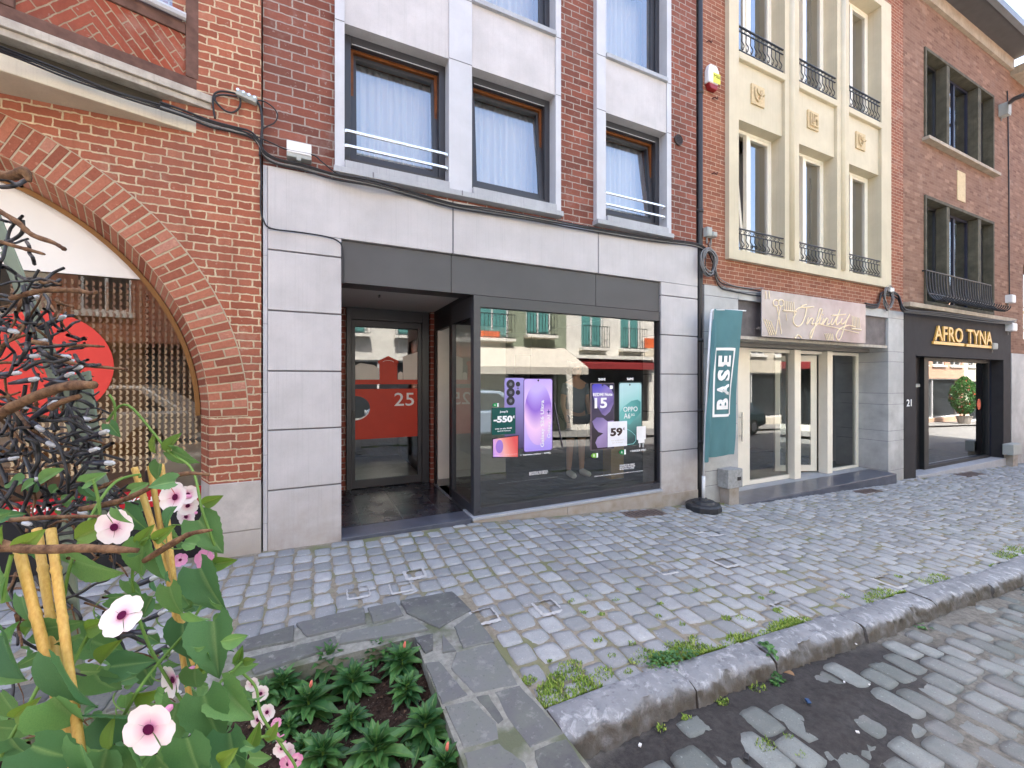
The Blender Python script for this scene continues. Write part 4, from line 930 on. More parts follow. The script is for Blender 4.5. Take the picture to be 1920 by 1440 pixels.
def iron_rail(a, b, z0, h, parent, y=-.045):
    o = MB(); o.box(a+.01, b-.01, y-.012, y+.012, z0+h-.015, z0+h); o.box(a+.01, b-.01, y-.008, y+.008, z0+.03, z0+.045); o.box(a+.01, b-.01, y-.008, y+.008, z0+h-.085, z0+h-.075)
    o = o.build('balcony_rail', m_iron, parent)
    n_ = int((b-a)/.105); bl = MB()
    for k in range(n_):
        x = a+.05+(b-a-.1)*(k+.5)/n_
        P = smooth_path([(x, y, z0+h-.085), (x, y-.002, z0+h*.62), (x-.018, y-.01, z0+h*.45), (x+.014, y-.03, z0+h*.25), (x, y, z0+.045)], 3)
        bl.tube(P, .007, 4, False)
        for (cx_, cz_, r, a0, a1) in ((x-.018, z0+h-.05, .022, 0, 4.6), (x+.022, z0+.085, .02, 1.5, 6.6)):
            bl.tube([(cx_+r*math.cos(q)*(1-.1*q/6), y, cz_+r*math.sin(q)*(1-.1*q/6)) for q in np.linspace(a0, a1, 8)], .005, 4, False)
    bl.each('baluster', m_iron, o); return o
for i, (a, b) in enumerate(op):
    french_window(a, b, S0, FH, b2, True); french_window(a, b, 6.395, S1, b2, i > 0)
    iron_rail(a, b, 3.445, .33, b2); iron_rail(a, b, 6.396, .40, b2)
# limestone shopfront
XA, XB = XF(1383), XF(1664.7); LT, LB = 2.875, 2.72; PB = 2.175; FL = -.29; QI = .48
def blocks(mb, a, b, y0, y1, zs, g=.007):
    for i in range(len(zs)-1): mb.box(a, b, y0, y1, zs[i]+g, zs[i+1])
mb = MB(); blocks(mb, X2L+.03, XA, -.01, .4, [-.5, -.02, .19, .85, 1.15, 1.95, 2.2, LB, LT]); pl = mb.build('stone_pier', m_bluew, b2, bevel=.004)
ju = [-.7, -.28, .30, .50, 1.02, 1.24, 1.86, 2.06, LB, LT]
mb = MB(); blocks(mb, XB, X2R-.006, -.01, .9, ju); pr = mb.build('stone_pier', m_bluew, b2, bevel=.004)
MB().box(XB+.006, X2R-.01, -.005, .8, -.6, LT-.005).build('joint', m_joint, pr); MB().box(X2L+.035, XA-.006, -.005, .38, -.45, LT-.005).build('joint', m_joint, pl)
mb = MB(); xs = [XA+.002, XF(1377)+.6, 7.6, 9.2, XB-.002]
for i in range(4): mb.box(xs[i], xs[i+1]-.004, -.01, .3, LB+.002, LT)
mb.each('stone_lintel', m_bluew, b2)
MB().box(XA+.002, XB-.002, .035, .3, PB, LB).build('dark_lintel', stone('dark_bluestone', pc(116,110,110), .25, .7, 5, .1), b2)
MB().box(XA+.002, XB-.1, -.03, .45, PB-.05, PB-.002).build('canopy_strip', m_capw, b2)
MB().box(XA+.001, XB-.001, .30, QI+.2, 2.06, PB-.052).build('soffit', plain('soffit_grey', pc(140,138,132), .8), b2)
# glazing
fx = [(1391, 1406), (1480.5, 1492), (1542, 1551.5), (1605.5, 1610)]
mb = MB(); zb, zt_ = FL+.005, 2.055
for i, (u0, u1) in enumerate(fx):
    mb.box(XF(u0, QI)-(.0), XF(u1, QI), QI-(.09 if i in (1, 2) else 0), QI+.07, zb, zt_)
mb.box(XF(1406, QI), XF(1480.5, QI), QI, QI+.06, zb, zb+.07); mb.box(XF(1551.5, QI), XF(1605.5, QI), QI, QI+.06, zb, zb+.05)
for (u0, u1) in ((1406, 1480.5), (1492, 1542), (1551.5, 1605.5)): mb.box(XF(u0, QI), XF(u1, QI), QI, QI+.06, zt_-.06, zt_)
gf = mb.build('shopfront_frame', m_creampv, b2, bevel=.003)
for (u0, u1) in ((1406, 1480.5), (1551.5, 1605.5)):
    MB().add([(XF(u0, QI), QI+.03, zb+.05), (XF(u1, QI), QI+.03, zb+.05), (XF(u1, QI), QI+.03, zt_-.06), (XF(u0, QI), QI+.03, zt_-.06)], [(0,1,2,3)]).build('pane', m_glassd, gf)
MB().box(XA+.001, XF(1391, QI)-.002, QI-.03, QI+.1, zb, 2.05).build('side_panel', m_creampv, gf)
hx = XF(1391.5, QI-.08); mb = MB(); mb.tube([(hx, QI-.08, ZF(1391, 772, QI)), (hx, QI-.08, ZF(1391, 826, QI))], .014, 8)
for v in (782, 816): mb.tube([(hx, QI-.08, ZF(1391, v, QI)), (hx, QI, ZF(1391, v, QI))], .009, 6)
mb.build('pull_handle', m_steel, gf)
# open door leaf, hinged at the right post and swung inwards
hxp = XF(1541, QI); dl = Vector((XF(1492, QI)-hxp, 0, 0)); ang = R(-24)
wd = abs(dl.x); dirv = Vector((-math.cos(ang), math.sin(-ang), 0))
def leafbox(mb, s0, s1, z0, z1, t=.05):
    nrm = Vector((dirv.y, -dirv.x, 0)); o_ = Vector((hxp, QI+.09, 0)); pts = [o_+dirv*s0, o_+dirv*s1, o_+dirv*s1+nrm*t, o_+dirv*s0+nrm*t]
    pts = [(q_.x, q_.y) for q_ in pts]
    ar = sum(pts[i][0]*pts[(i+1) % 4][1]-pts[(i+1) % 4][0]*pts[i][1] for i in range(4))
    mb.plan(pts if ar > 0 else pts[::-1], z0, z1)
mb = MB(); leafbox(mb, 0, .12, zb+.02, zt_-.07); leafbox(mb, wd-.1, wd, zb+.02, zt_-.07); leafbox(mb, .12, wd-.1, zb+.02, zb+.14); leafbox(mb, .12, wd-.1, zt_-.19, zt_-.07)
lf = mb.build('open_door', m_creampv, b2)
mb = MB(); leafbox(mb, .12, wd-.1, zb+.14, zt_-.19, .008); mb.build('pane', m_glassd, lf)
mb = MB(); mb.box(XA, XB, .3, QI+.2, -.75, FL)
mb.build('shop_threshold', m_blue, b2)
mb = MB(); mb.plan([(XA-.25, -.20), (XB-.05, -.16), (XB, .3), (XA, .3), (XA, 0), (XA-.25, 0)], -.8, FL+.002); mb.build('shop_step', m_step, b2, bevel=.01)
mb = MB(); mb.box(X2L+.3, X2R-.3, 4.2, 4.3, -.4, 2.9); mb.box(X2L+.3, X2R-.3, QI+.2, 4.2, -.4, FL-.001); mb.box(X2L+.3, X2R-.3, QI+.3, 4.2, 2.4, 2.5); mb.build('shop_room', plain('salon_wall', pc(150,144,128), .9), b2)
mb = MB(); mb.box(7.6, 8.3, 3.0, 3.5, FL, .5); mb.box(7.65, 8.25, 3.42, 3.5, .5, 1.1); mb.box(9.1, 9.7, 2.6, 3.2, FL, .45); mb.each('salon_furniture', plain('caramel_wood', pc(150,104,60), .6), b2)
# Infinity sign
def z4(px, py, y=-.13): u = 1360+px/3.273; return (XF(u, y), y, ZF(u, 500+py/3.273, y))
sg = empty('shop_sign', (8, -.1, 2.2), 'pale translucent Infinity signboard with scissors and combs over the hairdresser door', 'sign')
a = z4(228, 136); b = z4(865, 470); a2 = z4(228, 428); b2_ = z4(865, 232)
t = NT('translucent_sign'); t.out(t.mix(t.mr(t.noise(2.0, t.pos(), 3), .35, .65), pc(150,142,142), pc(182,174,176)), .12, .6); m_sign = t.m
SGX0, SGX1, SGZ0, SGZ1 = a[0], b[0], (a2[2]+b[2])/2, (a[2]+b2_[2])/2
MB().box(SGX0, SGX1, -.12, -.105, SGZ0, SGZ1).build('board', m_sign, sg, bevel=.002)
mb = MB(); 
for fx_ in (.02, .38, .72, .97): mb.box(SGX0+(SGX1-SGX0)*fx_, SGX0+(SGX1-SGX0)*fx_+.03, -.10, .035, SGZ0+.12, SGZ0+.15)
mb.each('bracket', m_steel, sg)
m_signl = plain('cream_sign_paint', pc(236,218,186,1.15), .5, .2, 0, .02)
mb = MB()
def st(pts, r=.012, closed=False, k=4):
    P = smooth_path([z4(*q_) for q_ in pts], k); P = [Vector((q_.x, -.1225, q_.z)) for q_ in P]
    mb.tube(P, r, 5)
st([(424,296),(432,270),(462,250),(500,250),(545,246)]); st([(500,255),(492,300),(474,345),(450,366),(425,352),(418,318),(434,288)])
st([(500,352),(512,312),(503,352),(528,318),(541,322),(532,352),(545,350)]); st([(548,352),(572,330),(596,270),(580,262),(562,330),(540,400),(526,440),(524,410),(548,370),(572,348)])
st([(588,312),(578,346),(592,352),(606,318)]); st([(606,318),(598,356),(622,318),(632,326),(624,354),(640,350)]); st([(660,318),(648,350),(662,352),(690,300),(706,262)]); st([(700,280),(680,340),(688,356),(706,340)]); st([(655,300),(700,296),(740,292)])
st([(718,318),(710,344),(726,350),(750,320),(764,292)]); st([(752,310),(732,370),(708,440),(690,450),(682,420),(706,380),(760,360),(800,372)]); st([(470,240),(500,232)]); st([(560,350),(640,366),(740,388),(820,408)], .008)
text_dots = [(598,292),(664,294)]
for q_ in text_dots: st([q_, (q_[0]+3, q_[1]+3)], .013)
for cx_, cy_ in ((313,222),(345,222)): st([(cx_+17*math.cos(a), cy_+20*math.sin(a)) for a in np.linspace(0, 6.3, 10)], .009)
st([(318,242),(332,320),(346,412)], .009); st([(340,242),(326,320),(312,412)], .009)
for k in range(6): st([(362+k*12, 208+k*1.5), (366+k*12, 266+k)], .006, k=1)
st([(356,268),(440,276)], .013, k=1)
for k in range(6): st([(780+k*9, 300+k*3), (784+k*9, 372+k)], .006, k=1)
st([(776,380),(834,388)], .016, k=1)
for k in range(4): st([(238+k*14, 320+k*4), (276+k*12, 420)], .008, k=1)
for k in range(5): st([(612+k*12, 410), (628+k*9, 452)], .008, k=1)
st([(430,440),(448,418),(470,438)], .014); st([(250,150),(252,196)], .01, k=1); st([(270,150),(272,196)], .01, k=1)
st([(376,290),(380,330)], .006, k=1)
mb.build('lettering', m_signl, sg)
# ================================================================ AFRO TYNA building
X3R = XF(1894)
b3 = empty('buff_brick_building', (13.4, 2, -.6), 'buff pink brick building with black ground floor and gold lettered shopfront', 'building')
w3 = [(XF(1734), XF(1861), 6.62, 8.5), (XF(1734), XF(1861), 3.13, 5.38)]
mb = MB(); wall(mb, (X2R, X3R), (3.08, TOP-.02), w3, .0, .35); mb.build('wall', m_brickA, b3)
mb = MB(); mb.box(X2R+.02, X3R-.02, 7.7, 8, -1, TOP); mb.box(X2R+.02, X2R+.2, .35, 7.7, -1, TOP); mb.box(X3R-.2, X3R-.02, .35, 7.7, -1, TOP); mb.box(X2R+.2, X3R-.2, .5, 7.7, 2.98, 3.08); mb.build('party_wall', m_whitewall, b3)
mb = MB(); mb.plan([(X2R-.35, -.46), (X3R+.05, -.46), (X3R+.05, 8), (X2R-.35, 8)], TOP+.02, TOP+.12); rf = mb.build('roof', plain('soffit_dark', pc(92,90,92), .8), b3)
MB().plan([(X2R-.38, -.56), (X3R+.05, -.56), (X3R+.05, -.462), (X2R-.38, -.462)], TOP+.0, TOP+.16).build('gutter', plain('zinc', pc(140,146,152), .5, .5, .3), rf)
MB().plan([(X2R, -.07), (X3R, -.07), (X3R, .0), (X2R, .0)], TOP-.26, TOP+.018).build('cornice', m_concl, b3)
mb = MB(); mb.plan([(X3R+.06, -.9), (X3R+3, -.9), (X3R+3, .2), (X3R+.06, .2)], TOP-.35, TOP-.15); mb.build('cornice_return', m_concl, b3)
for (a, b, z0, z1) in w3:
    ms = [(XF(1772), XF(1777)), (XF(1831), XF(1836))]
    mb = MB(); mb.ring(a-.045, b+.02, z0-.02, z1+.03, .065, -.03, .36)
    for q_ in ms: mb.box(q_[0], q_[1]+.02, -.028, .34, z0+.07, z1-.05)
    f3 = mb.build('window', m_concr, b3, bevel=.005)
    xs = [a+.03, ms[0][0], ms[0][1]+.02, ms[1][0], ms[1][1]+.02, b-.06]
    for k in range(3):
        x0, x1 = xs[2*k]+.002, xs[2*k+1]-.002; s3 = MB().ring(x0, x1, z0+.072, z1-.052, .05, .15, .19)
        if k == 1: s3.box((x0+x1)/2-.035, (x0+x1)/2+.035, .145, .195, z0+.13, z1-.11)
        s3.build('sash', m_black if k != 1 else plain('indigo_frame', pc(40,42,60), .5), f3)
        MB().add([(x0+.05, .172, z0+.12), (x1-.05, .172, z0+.12), (x1-.05, .172, z1-.1), (x0+.05, .172, z1-.1)], [(0,1,2,3)]).build('pane', m_glassb, f3)
        curtain(x0, x1, z0+.1, z1-.1, .6, f3, m_curt if k == 1 else m_dark, .03, .2)
MB().box(w3[0][0]-.12, w3[0][1]+.1, -.12, .1, 6.53, 6.6).build('sill', m_concl, b3, bevel=.006)
MB().box(X2R+.003, X3R, -.11, .3, 2.985, 3.075).build('stone_ledge', m_concl, b3, bevel=.006)
MB().box(XF(1794), XF(1809), -.012, .05, 5.60, 6.27).build('blank_plaque', m_relief, b3)
# curved balcony
a, b = XF(1741, -.1), XF(1862, -.1); mb = MB(); prof = [(-.03, 3.78), (-.03, 3.55), (-.035, 3.35), (-.10, 3.24), (-.22, 3.20), (-.30, 3.25), (-.32, 3.31)]
prof = [(-.06, 3.80), (-.07, 3.5), (-.10, 3.32), (-.18, 3.18), (-.28, 3.14), (-.36, 3.18), (-.38, 3.24)]
mb.tube([(a, -.06, 3.8), (b, -.06, 3.8)], .016, 6); mb.tube([(a, -.105, 3.31), (b, -.105, 3.31)], .012, 6); mb.tube([(a, 0, 3.8), (a, -.06, 3.8)], .016, 6); mb.tube([(b, 0, 3.8), (b, -.06, 3.8)], .016, 6)
br = mb.build('balcony_rail', m_iron, b3)
mb = MB(); n_ = 26
for k in range(n_): x = a+(b-a)*k/(n_-1); mb.tube(smooth_path([(x, y, z) for y, z in prof], 2), .013, 5, False)
mb.tube([(a, -.2, 3.165), (b, -.2, 3.165)], .012, 5); mb.build('baluster', m_iron, br)
# black shopfront
OX0, OX1, OZ0, OZ1 = XF(1715.5), XF(1880), -.475, 2.01
mb = MB(); wall(mb, (X2R+.001, X3R-.003), (-1, 2.983), [(OX0, OX1, OZ0, OZ1)], -.015, .28); mb.build('black_front', m_blackwall, b3)
MB().box(OX0-.0, OX1+.05, -.05, .5, -.9, OZ0+.001).build('shop_step', m_blue, b3, bevel=.006); MB().box(X2R+.4, X3R-.1, -.035, -.016, -1, OZ0-.06).build('plinth', m_base, b3)
mb = MB(); g0, g1 = XF(1737, .22), XF(1849, .22)
mb.box(OX0+.001, OX0+.1, .2, .279, OZ0+.002, OZ1-.001); mb.box(XF(1731, .2), g0, .18, .3, OZ0+.002, OZ1-.001); mb.box(g1, g1+.07, .18, .3, OZ0+.002, OZ1-.001); mb.box(g0, g1, .18, .3, OZ1-.08, OZ1-.001); mb.box(g0, g1, .18, .3, OZ0+.002, OZ0+.07)
f3 = mb.build('shop_window', plain('black_frame', pc(38,40,42), .5), b3)
MB().add([(g0, .23, OZ0+.07), (g1, .23, OZ0+.07), (g1, .23, OZ1-.08), (g0, .23, OZ1-.08)], [(0,1,2,3)]).build('pane', m_glass, f3)
MB().box(g1+.071, OX1-.001, .2, .279, OZ0+.002, OZ1-.001).build('side_panel', m_bluewall, f3)
MB().box(OX0+.11, XF(1731, .2)-.01, .26, .30, OZ0+.002, OZ1-.001).build('door', plain('door_black', (.02,.02,.022), .4), b3); MB().box(OX0+.10, XF(1731, .2)-.005, .25, .262, 1.35, 1.42).build('door_rail', m_greybox, b3)
mb = MB(); mb.box(X2R+.3, X3R-.3, 3.2, 3.3, -.9, 2.9); mb.box(X2R+.3, X3R-.3, .35, 3.2, -.9, OZ0+.0); mb.build('shop_room', plain('shop3_wall', (.12,.12,.11), .9), b3)
mb = MB(); mb.prism(circ(XF(1838, .2), ZF(1838, 758, .2), .10, .14, 20), .222, .226); mb.build('round_sticker', plain('sticker_orange', pc(214,96,66), .5), f3)
a = XF(1860, .19); MB().box(a, a+.35, .19, .198, 1.70, 1.95).build('paper_notice', m_white, f3)
def z5(px, py, y=-.03): u = 1640+px/3.79; return XF(u, y), ZF(u, 540+py/3.79, y)
gl = empty('shop_lettering', (13, -.03, 2.3), 'gold AFRO TYNA letters on the matt black shop front', 'sign')
xa0, xa1, xt0, xt1 = z5(415, 300)[0], z5(625, 300)[0], z5(652, 300)[0], z5(834, 300)[0]; zb_, zt2 = 2.35, 2.68
for s_, x0, x1 in (('AFRO', xa0+.03, xa1-.03), ('TYNA', xt0+.0, xt1-.03)):
    text('word', s_, m_gold, x0, x1, zb_, zt2, -.02, gl, bold=.012, ext=.03, spacing=1.02)
    o_ = MB(); o_.box(x0-.06, x1+.06, -.05, -.018, zb_-.075, zb_-.012)
    # serifs
    k_n = 4
    for k in range(k_n):
        cx_ = x0+(x1-x0)*(k+.5)/k_n
    o_.build('underline', m_gold, gl)
x0, z1 = z5(232, 792); x1, z0 = z5(266, 840); tag(text('house_number', '21', m_lettering, x0, x1, z0, z1, -.018, None, bold=.01, ext=.006), 'white house number 21 on the black shop front', 'house number')
# next building beyond
b4 = empty('far_brick_building', (20, 2, -.8), 'pinkish brick building at the far right edge with a grey shop front', 'building')
mb = MB(); wall(mb, (X3R+.002, 26), (2.2, TOP-.36), [(X3R+1.5, X3R+3.2, 5.4, 8.0), (X3R+.9, X3R+3.2, 2.6, 4.6)], .0, .3); mb.build('wall', m_brickA, b4)
mb = MB(); wall(mb, (X3R+.03, 26), (-2, 2.197), [(X3R+1.2, X3R+4, -.6, 1.7)], -.02, .3); mb.build('shop_base', m_bluew, b4)
mb = MB(); mb.box(X3R+1.5, X3R+3.2, .2, .24, 5.4, 8.0); mb.box(X3R+.9, X3R+3.2, .2, .24, 2.6, 4.6); mb.each('window', m_glassb, b4); mb = MB(); mb.box(X3R+1.2, X3R+4, .2, .24, -.6, 1.7); mb.build('shop_window', m_dark, b4)
mb = MB(); mb.box(X3R+.05, 26, 7.7, 8, -2, TOP-.4); mb.box(X3R+.05, 26, .31, 7.7, TOP-.5, TOP-.4); mb.box(25.8, 26, .3, 7.7, -2, TOP-.5); mb.box(X3R+.1, 25.8, .5, .55, -2, 9); mb.build('party_wall', m_whitewall, b4)
# ================================================================ cables and boxes on the fronts
def cable_px(name, label, pts, rs=(.008,), mats=None, y=-.03, grp=None, n=3, jit=.012, cat='cable', nx=5):
    root = empty(name, PF(pts[0][0], pts[0][1], y), label, cat, grp)
    for k in range(n):
        j = random.uniform(-jit, jit)*1.0; q = [Vector(PF(p_[0], p_[1], p_[2] if len(p_) > 2 else y))+Vector((random.uniform(-jit, jit)*.5, -k*.006, (k-n/2)*jit*1.1+random.uniform(-jit, jit)*.5)) for p_ in pts]
        MB().tube(smooth_path(q, 6), random.choice(rs), 6).build('cable', (mats or [m_cable])[k % len(mats or [1])], root, smooth=True)
    return root
cable_px('facade_cable', 'bundle of black cables sagging along the limestone band under the upper windows', [(300,197,-.2),(345,213,-.1),(395,231),(440,243),(470,252),(486,268),(496,288),(520,302),(570,314),(628,330,-.05),(700,344,-.1),(770,363),(850,385,-.04),(910,394),(1000,410,-.05),(1080,424),(1150,437),(1230,449),(1300,458),(1322,468)], (.007,.009), [m_cable, m_cableg, m_cable, m_cable], n=4)
cable_px('facade_cable', 'black cables running along the slot under the timber bay', [(-60,68,-.75),(40,104,-.42),(120,138,-.28),(200,168,-.22),(260,188,-.17),(320,205,-.13)], (.008,), n=3, y=-.3)
cable_px('facade_cable', 'thin black cable dropping past the left pier joint to the door corner', [(486,268),(489,330),(490,385),(494,412),(508,426),(560,434),(610,442),(634,450),(643,464),(644,500),(643,530)], (.007,), n=1, y=-.02)
cable_px('facade_cable', 'black loop of cable beside the small silver splice box', [(404,222),(398,195),(402,178),(415,170),(438,174),(450,182),(449,198),(436,210),(420,206),(406,190),(404,178),(420,176),(445,180)], (.008,), n=1, y=-.03)
cable_px('facade_cable', 'black cables looping right of the splice box down to the bundle', [(482,186),(495,190),(512,200),(520,216),(514,228),(500,235),(492,246),(490,270)], (.006,), n=1, y=-.03)
cable_px('facade_cable', 'thick black cable from the splice box straight down the brick joint', [(478,186),(488,198),(490,225),(489,260),(488,290)], (.011,), n=1, y=-.03)
cable_px('facade_cable', 'thin black cable through the white junction box', [(480,254),(510,268),(537,278),(585,290),(605,303),(640,328),(690,345)], (.006,), n=1, y=-.07)
x, _, z = PF(464, 188, 0)
o = empty('splice_box', (x, 0, z), 'small silver cable splice box on orange brick left of the limestone band', 'junction box')
M_ = Matrix.Rotation(R(14), 3, 'Y'); MB().obox((x, -.04, z), .15, .06, .05, M_).build('body', m_greybox, o, bevel=.006)
mb = MB()
for k in range(4): mb.cyl((x-.06+k*.04, -.045, z+.03-.01*k), (x-.06+k*.04, -.075, z+.03-.01*k), .012)
mb.build('clamp', m_steel, o)
def coil(name, u, v, r, label, n=9, mats=(0,), y=-.05):
    x, _, z = PF(u, v, y); root = empty(name, (x, y, z), label, 'cable coil')
    for k in range(n):
        rx = r*random.uniform(.72, 1.0); rz = r*random.uniform(1.05, 1.45); cx_, cz_ = x+random.uniform(-.02, .02), z+random.uniform(-.03, .03); ph = random.random()*6
        mat = [m_cable, m_cableg][1 if k % 3 != 0 and mats == 1 else 0]
        MB().tube([(cx_+rx*math.cos(a+ph), y-.006*k+.01*math.sin(3*a), cz_+rz*math.sin(a+ph)) for a in np.linspace(0, 6.2, 26)], random.choice((.007,.009)), 5).build('cable', mat, root, smooth=True)
coil('cable_coil', 1325, 492, .15, 'large coil of grey and black cable hanging over the downpipe', 11, 1, -.07)
coil('cable_coil', 1664, 558, .16, 'small coil of cable on the brick right of the hairdresser sign', 6, 1, -.05)
cable_px('facade_cable', 'loose black cables from the large coil to the Infinity sign', [(1326,460,-.05),(1338,490),(1342,515),(1352,530),(1375,539),(1405,543),(1430,546)], (.007,.009), [m_cable, m_cableg], n=4, jit=.03)
cable_px('facade_cable', 'black cables from the small coil over the stone ledge of the black shop', [(1620,570),(1645,572),(1652,552),(1670,548),(1684,556),(1692,578,-.13),(1710,583,-.13),(1770,590,-.13),(1840,598,-.13),(1890,604,-.13),(1905,600,-.05)], (.012,.014), n=3, jit=.03)
def boxthing(name, label, u, v, w_, h_, d_, mat, y0=0, cat='box', extra=None):
    x, _, z = PF(u, v, y0-d_); o = empty(name, (x, y0, z-h_/2), label, cat)
    MB().box(x-w_/2, x+w_/2, y0-d_, y0+.002, z-h_/2, z+h_/2).build('housing', mat, o, bevel=.006)
    MB().box(x-w_/2+.01, x+w_/2-.01, y0-d_-.008, y0-d_, z-h_*.38, z+h_*.38).build('lid', mat, o, bevel=.003)
    MB().tube([(x, y0-.02, z-h_/2), (x, y0-.02, z-h_/2-.09)], .012, 6).build('cable_gland', m_cableg, o)
    return o
boxthing('connection_box', 'small grey box on brick above the large cable coil', 1331, 434, .1, .13, .07, m_greybox)
boxthing('connection_box', 'second small grey box touching the one above the large coil', 1341, 439, .09, .07, .09, m_greybox)
boxthing('connection_box', 'pale box on brick above the small cable coil', 1673, 543, .15, .08, .08, m_white)
boxthing('connection_box', 'white box on the buff brick above the ledge at far right', 1901, 560, .24, .2, .12, m_white)
boxthing('connection_box', 'white box at the right end of the black shop front', 1903, 613, .3, .2, .14, m_white)
boxthing('connection_box', 'small pale box right of the gold lettering', 1867, 649, .25, .15, .08, m_greybox)
boxthing('street_bracket_box', 'grey box on buff brick below the eaves at far right', 1893, 203, .2, .3, .16, m_greybox)
cable_px('facade_cable', 'thin cable running down the buff brick near the far corner', [(1889,170),(1890,220),(1891,300),(1892,400),(1892,480),(1893,560)], (.012,), n=1, y=-.02)
MB()
o = MB().tube([PF(1893, 193, -.1), PF(1902, 185, -.5), PF(1920, 178, -1.0), PF(1925, 176, -1.3)], .05, 6).build('wall_bracket', m_black); tag(o, 'black iron bracket arm sticking out below the far eaves', 'bracket')
# alarm box
x, _, z = PF(1337, 147, -.06); o = empty('alarm_box', (x, 0, z), 'white burglar alarm box with yellow label and red foot on orange brick', 'alarm box')
MB().prism([(x-.11, z-.08), (x+.09, z-.08), (x+.11, z+.10), (x+.06, z+.18), (x-.08, z+.18), (x-.11, z+.1)], -.08, -.001).build('housing', m_white, o, bevel=.015)
MB().prism([(x-.06, z-.16), (x+.07, z-.16), (x+.09, z-.083), (x-.10, z-.083)], -.075, -.001).build('red_foot', plain('alarm_red', pc(150,40,44), .4), o, bevel=.01)
MB().box(x-.02, x+.12, -.084, -.081, z-.07, z+.07).build('yellow_label', plain('label_yellow', pc(240,236,90), .5), o)
text('lettering', 'M&I', plain('olive', pc(120,120,40), .6), x-.01, x+.11, z, z+.05, -.0845, o)
for (u, v) in ((1341, 184), (1330, 78), (1340, 325)):
    x, _, z = PF(u, v, -.02); tag(MB().tube(smooth_path([(x-.04, 0, z-.01), (x-.02, -.03, z), (x+.02, -.04, z-.02), (x+.04, -.03, z+.02)], 3), .008, 5).build('rusty_hook', plain('rust', pc(80,40,34), .8)), 'rusty bent hook in the orange brick '+{184: 'just below the alarm box', 78: 'well above the alarm box', 325: 'midway between alarm box and cable coil'}[v], 'hook')
# utility pillar
x0, x1 = XF(1359, -.12), XF(1386, -.12); z0, z1 = ZF(1359, 915, -.12), ZF(1359, 880, -.12); g_ = gz(x0, -.1)
o = empty('meter_box', (x0, -.1, g_), 'grey metal utility box on a short stone post beside the banner base', 'utility box')
MB().box(x0-.02, x1-.02, -.19, -.012, z0, z1).build('metal_box', stone('galvanised', pc(170,172,172), .2, .5, 20), o, bevel=.008)
MB().box(x0+.03, x1-.07, -.17, -.012, g_-.05, z0-.003).build('stone_post', m_base, o, bevel=.01)
MB().box((x0+x1)/2+.02, (x0+x1)/2+.09, -.197, -.191, (z0+z1)/2-.03, (z0+z1)/2+.02).build('latch', m_black, o)
x0 = XF(1892, -.1); g_ = gz(x0, -.1); o = empty('meter_box', (x0, -.1, g_), 'pale grey utility box at the foot of the black shop front', 'utility box')
MB().box(x0-.1, x0+.45, -.2, -.012, g_+.28, g_+.55).build('metal_box', m_greybox, o, bevel=.01); MB().box(x0+.0, x0+.3, -.17, -.012, g_-.05, g_+.277).build('stone_post', m_base, o)
# drain covers
def cover(a, b, c, d, label):
    mb = MB(); o = empty('drain_cover', ((a+b)/2, (c+d)/2, gz((a+b)/2, (c+d)/2)), label, 'drain cover', 'metal covers along the shop fronts')
    Z = lambda x, y: gz(x, y)+.004
    def slab(x0, x1, y0, y1, h): mb.add([(x0, y0, Z(x0, y0)-.03), (x1, y0, Z(x1, y0)-.03), (x1, y1, Z(x1, y1)-.03), (x0, y1, Z(x0, y1)-.03), (x0, y0, Z(x0, y0)+h), (x1, y0, Z(x1, y0)+h), (x1, y1, Z(x1, y1)+h), (x0, y1, Z(x0, y1)+h)], [(0,3,2,1),(4,5,6,7),(0,1,5,4),(1,2,6,5),(2,3,7,6),(3,0,4,7)])
    slab(a, b, c, d, .0); mb.build('plate', stone('rusty_iron', pc(112,98,92), .3, .7, 20), o); mb = MB()
    n_ = 9
    for k in range(n_): x = a+.03+(b-a-.06)*(k+.5)/n_; slab(x-.006, x+.006, c+.03, d-.03, .004)
    mb.build('rib', plain('iron_rib', pc(90,78,74), .7), o)
cover(3.42, 4.02, -.31, -.10, 'rusty rectangular metal cover in the setts below the phone shop window')
cover(8.35, 8.95, -.42, -.24, 'rusty rectangular metal cover in the setts in front of the hairdresser step')
cover(12.6, 13.5, -.36, -.12, 'small dark metal cover in the setts before the black shop front')
# ================================================================ BANNER
bx, by = 4.70, -.27; g_ = gz(bx, by); fl = empty('beach_flag', (bx, by, g_), 'teal BASE advertising banner on a white pole in a black round foot', 'flag')
mb = MB(); n_ = 10
def lathe(mb, prof, cx, cy, n=24, ph=0):
    vs = [(cx+r*math.cos(2*math.pi*k/n+ph), cy+r*math.sin(2*math.pi*k/n+ph), z) for r, z in prof for k in range(n)]
    fs = [(i*n+k, i*n+(k+1) % n, (i+1)*n+(k+1) % n, (i+1)*n+k) for i in range(len(prof)-1) for k in range(n)]
    mb.add(vs, fs+[tuple(range((len(prof)-1)*n, len(prof)*n))])
lathe(mb, [(.215, g_), (.225, g_+.015), (.225, g_+.07), (.205, g_+.09), (.15, g_+.095), (.135, g_+.125), (.06, g_+.13), (.05, g_+.16), (.03, g_+.16)], bx, by, 12)
mb.build('foot', plain('black_plastic', pc(48,50,54), .5, .4), fl, bevel=.004)
px1 = XF(1334, by); zt3 = ZF(1336, 583, by)
mb = MB(); P = [(bx, by, g_+.13), (bx+.005, by, g_+.45)]; mb.tube(P, .022, 10); mb.tube([(bx+.005, by, g_+.45), (XF(1321, by), by, .6), (XF(1326, by), by, 1.5), (XF(1333, by), by, zt3-.03)], .014, 8)
mb.tube(smooth_path([(XF(1333, by), by, zt3-.04), (XF(1334.5, by), by, zt3), (XF(1342, by), by, zt3+.02), (XF(1398, by), by, ZF(1398, 583, by))], 5), .011, 8)
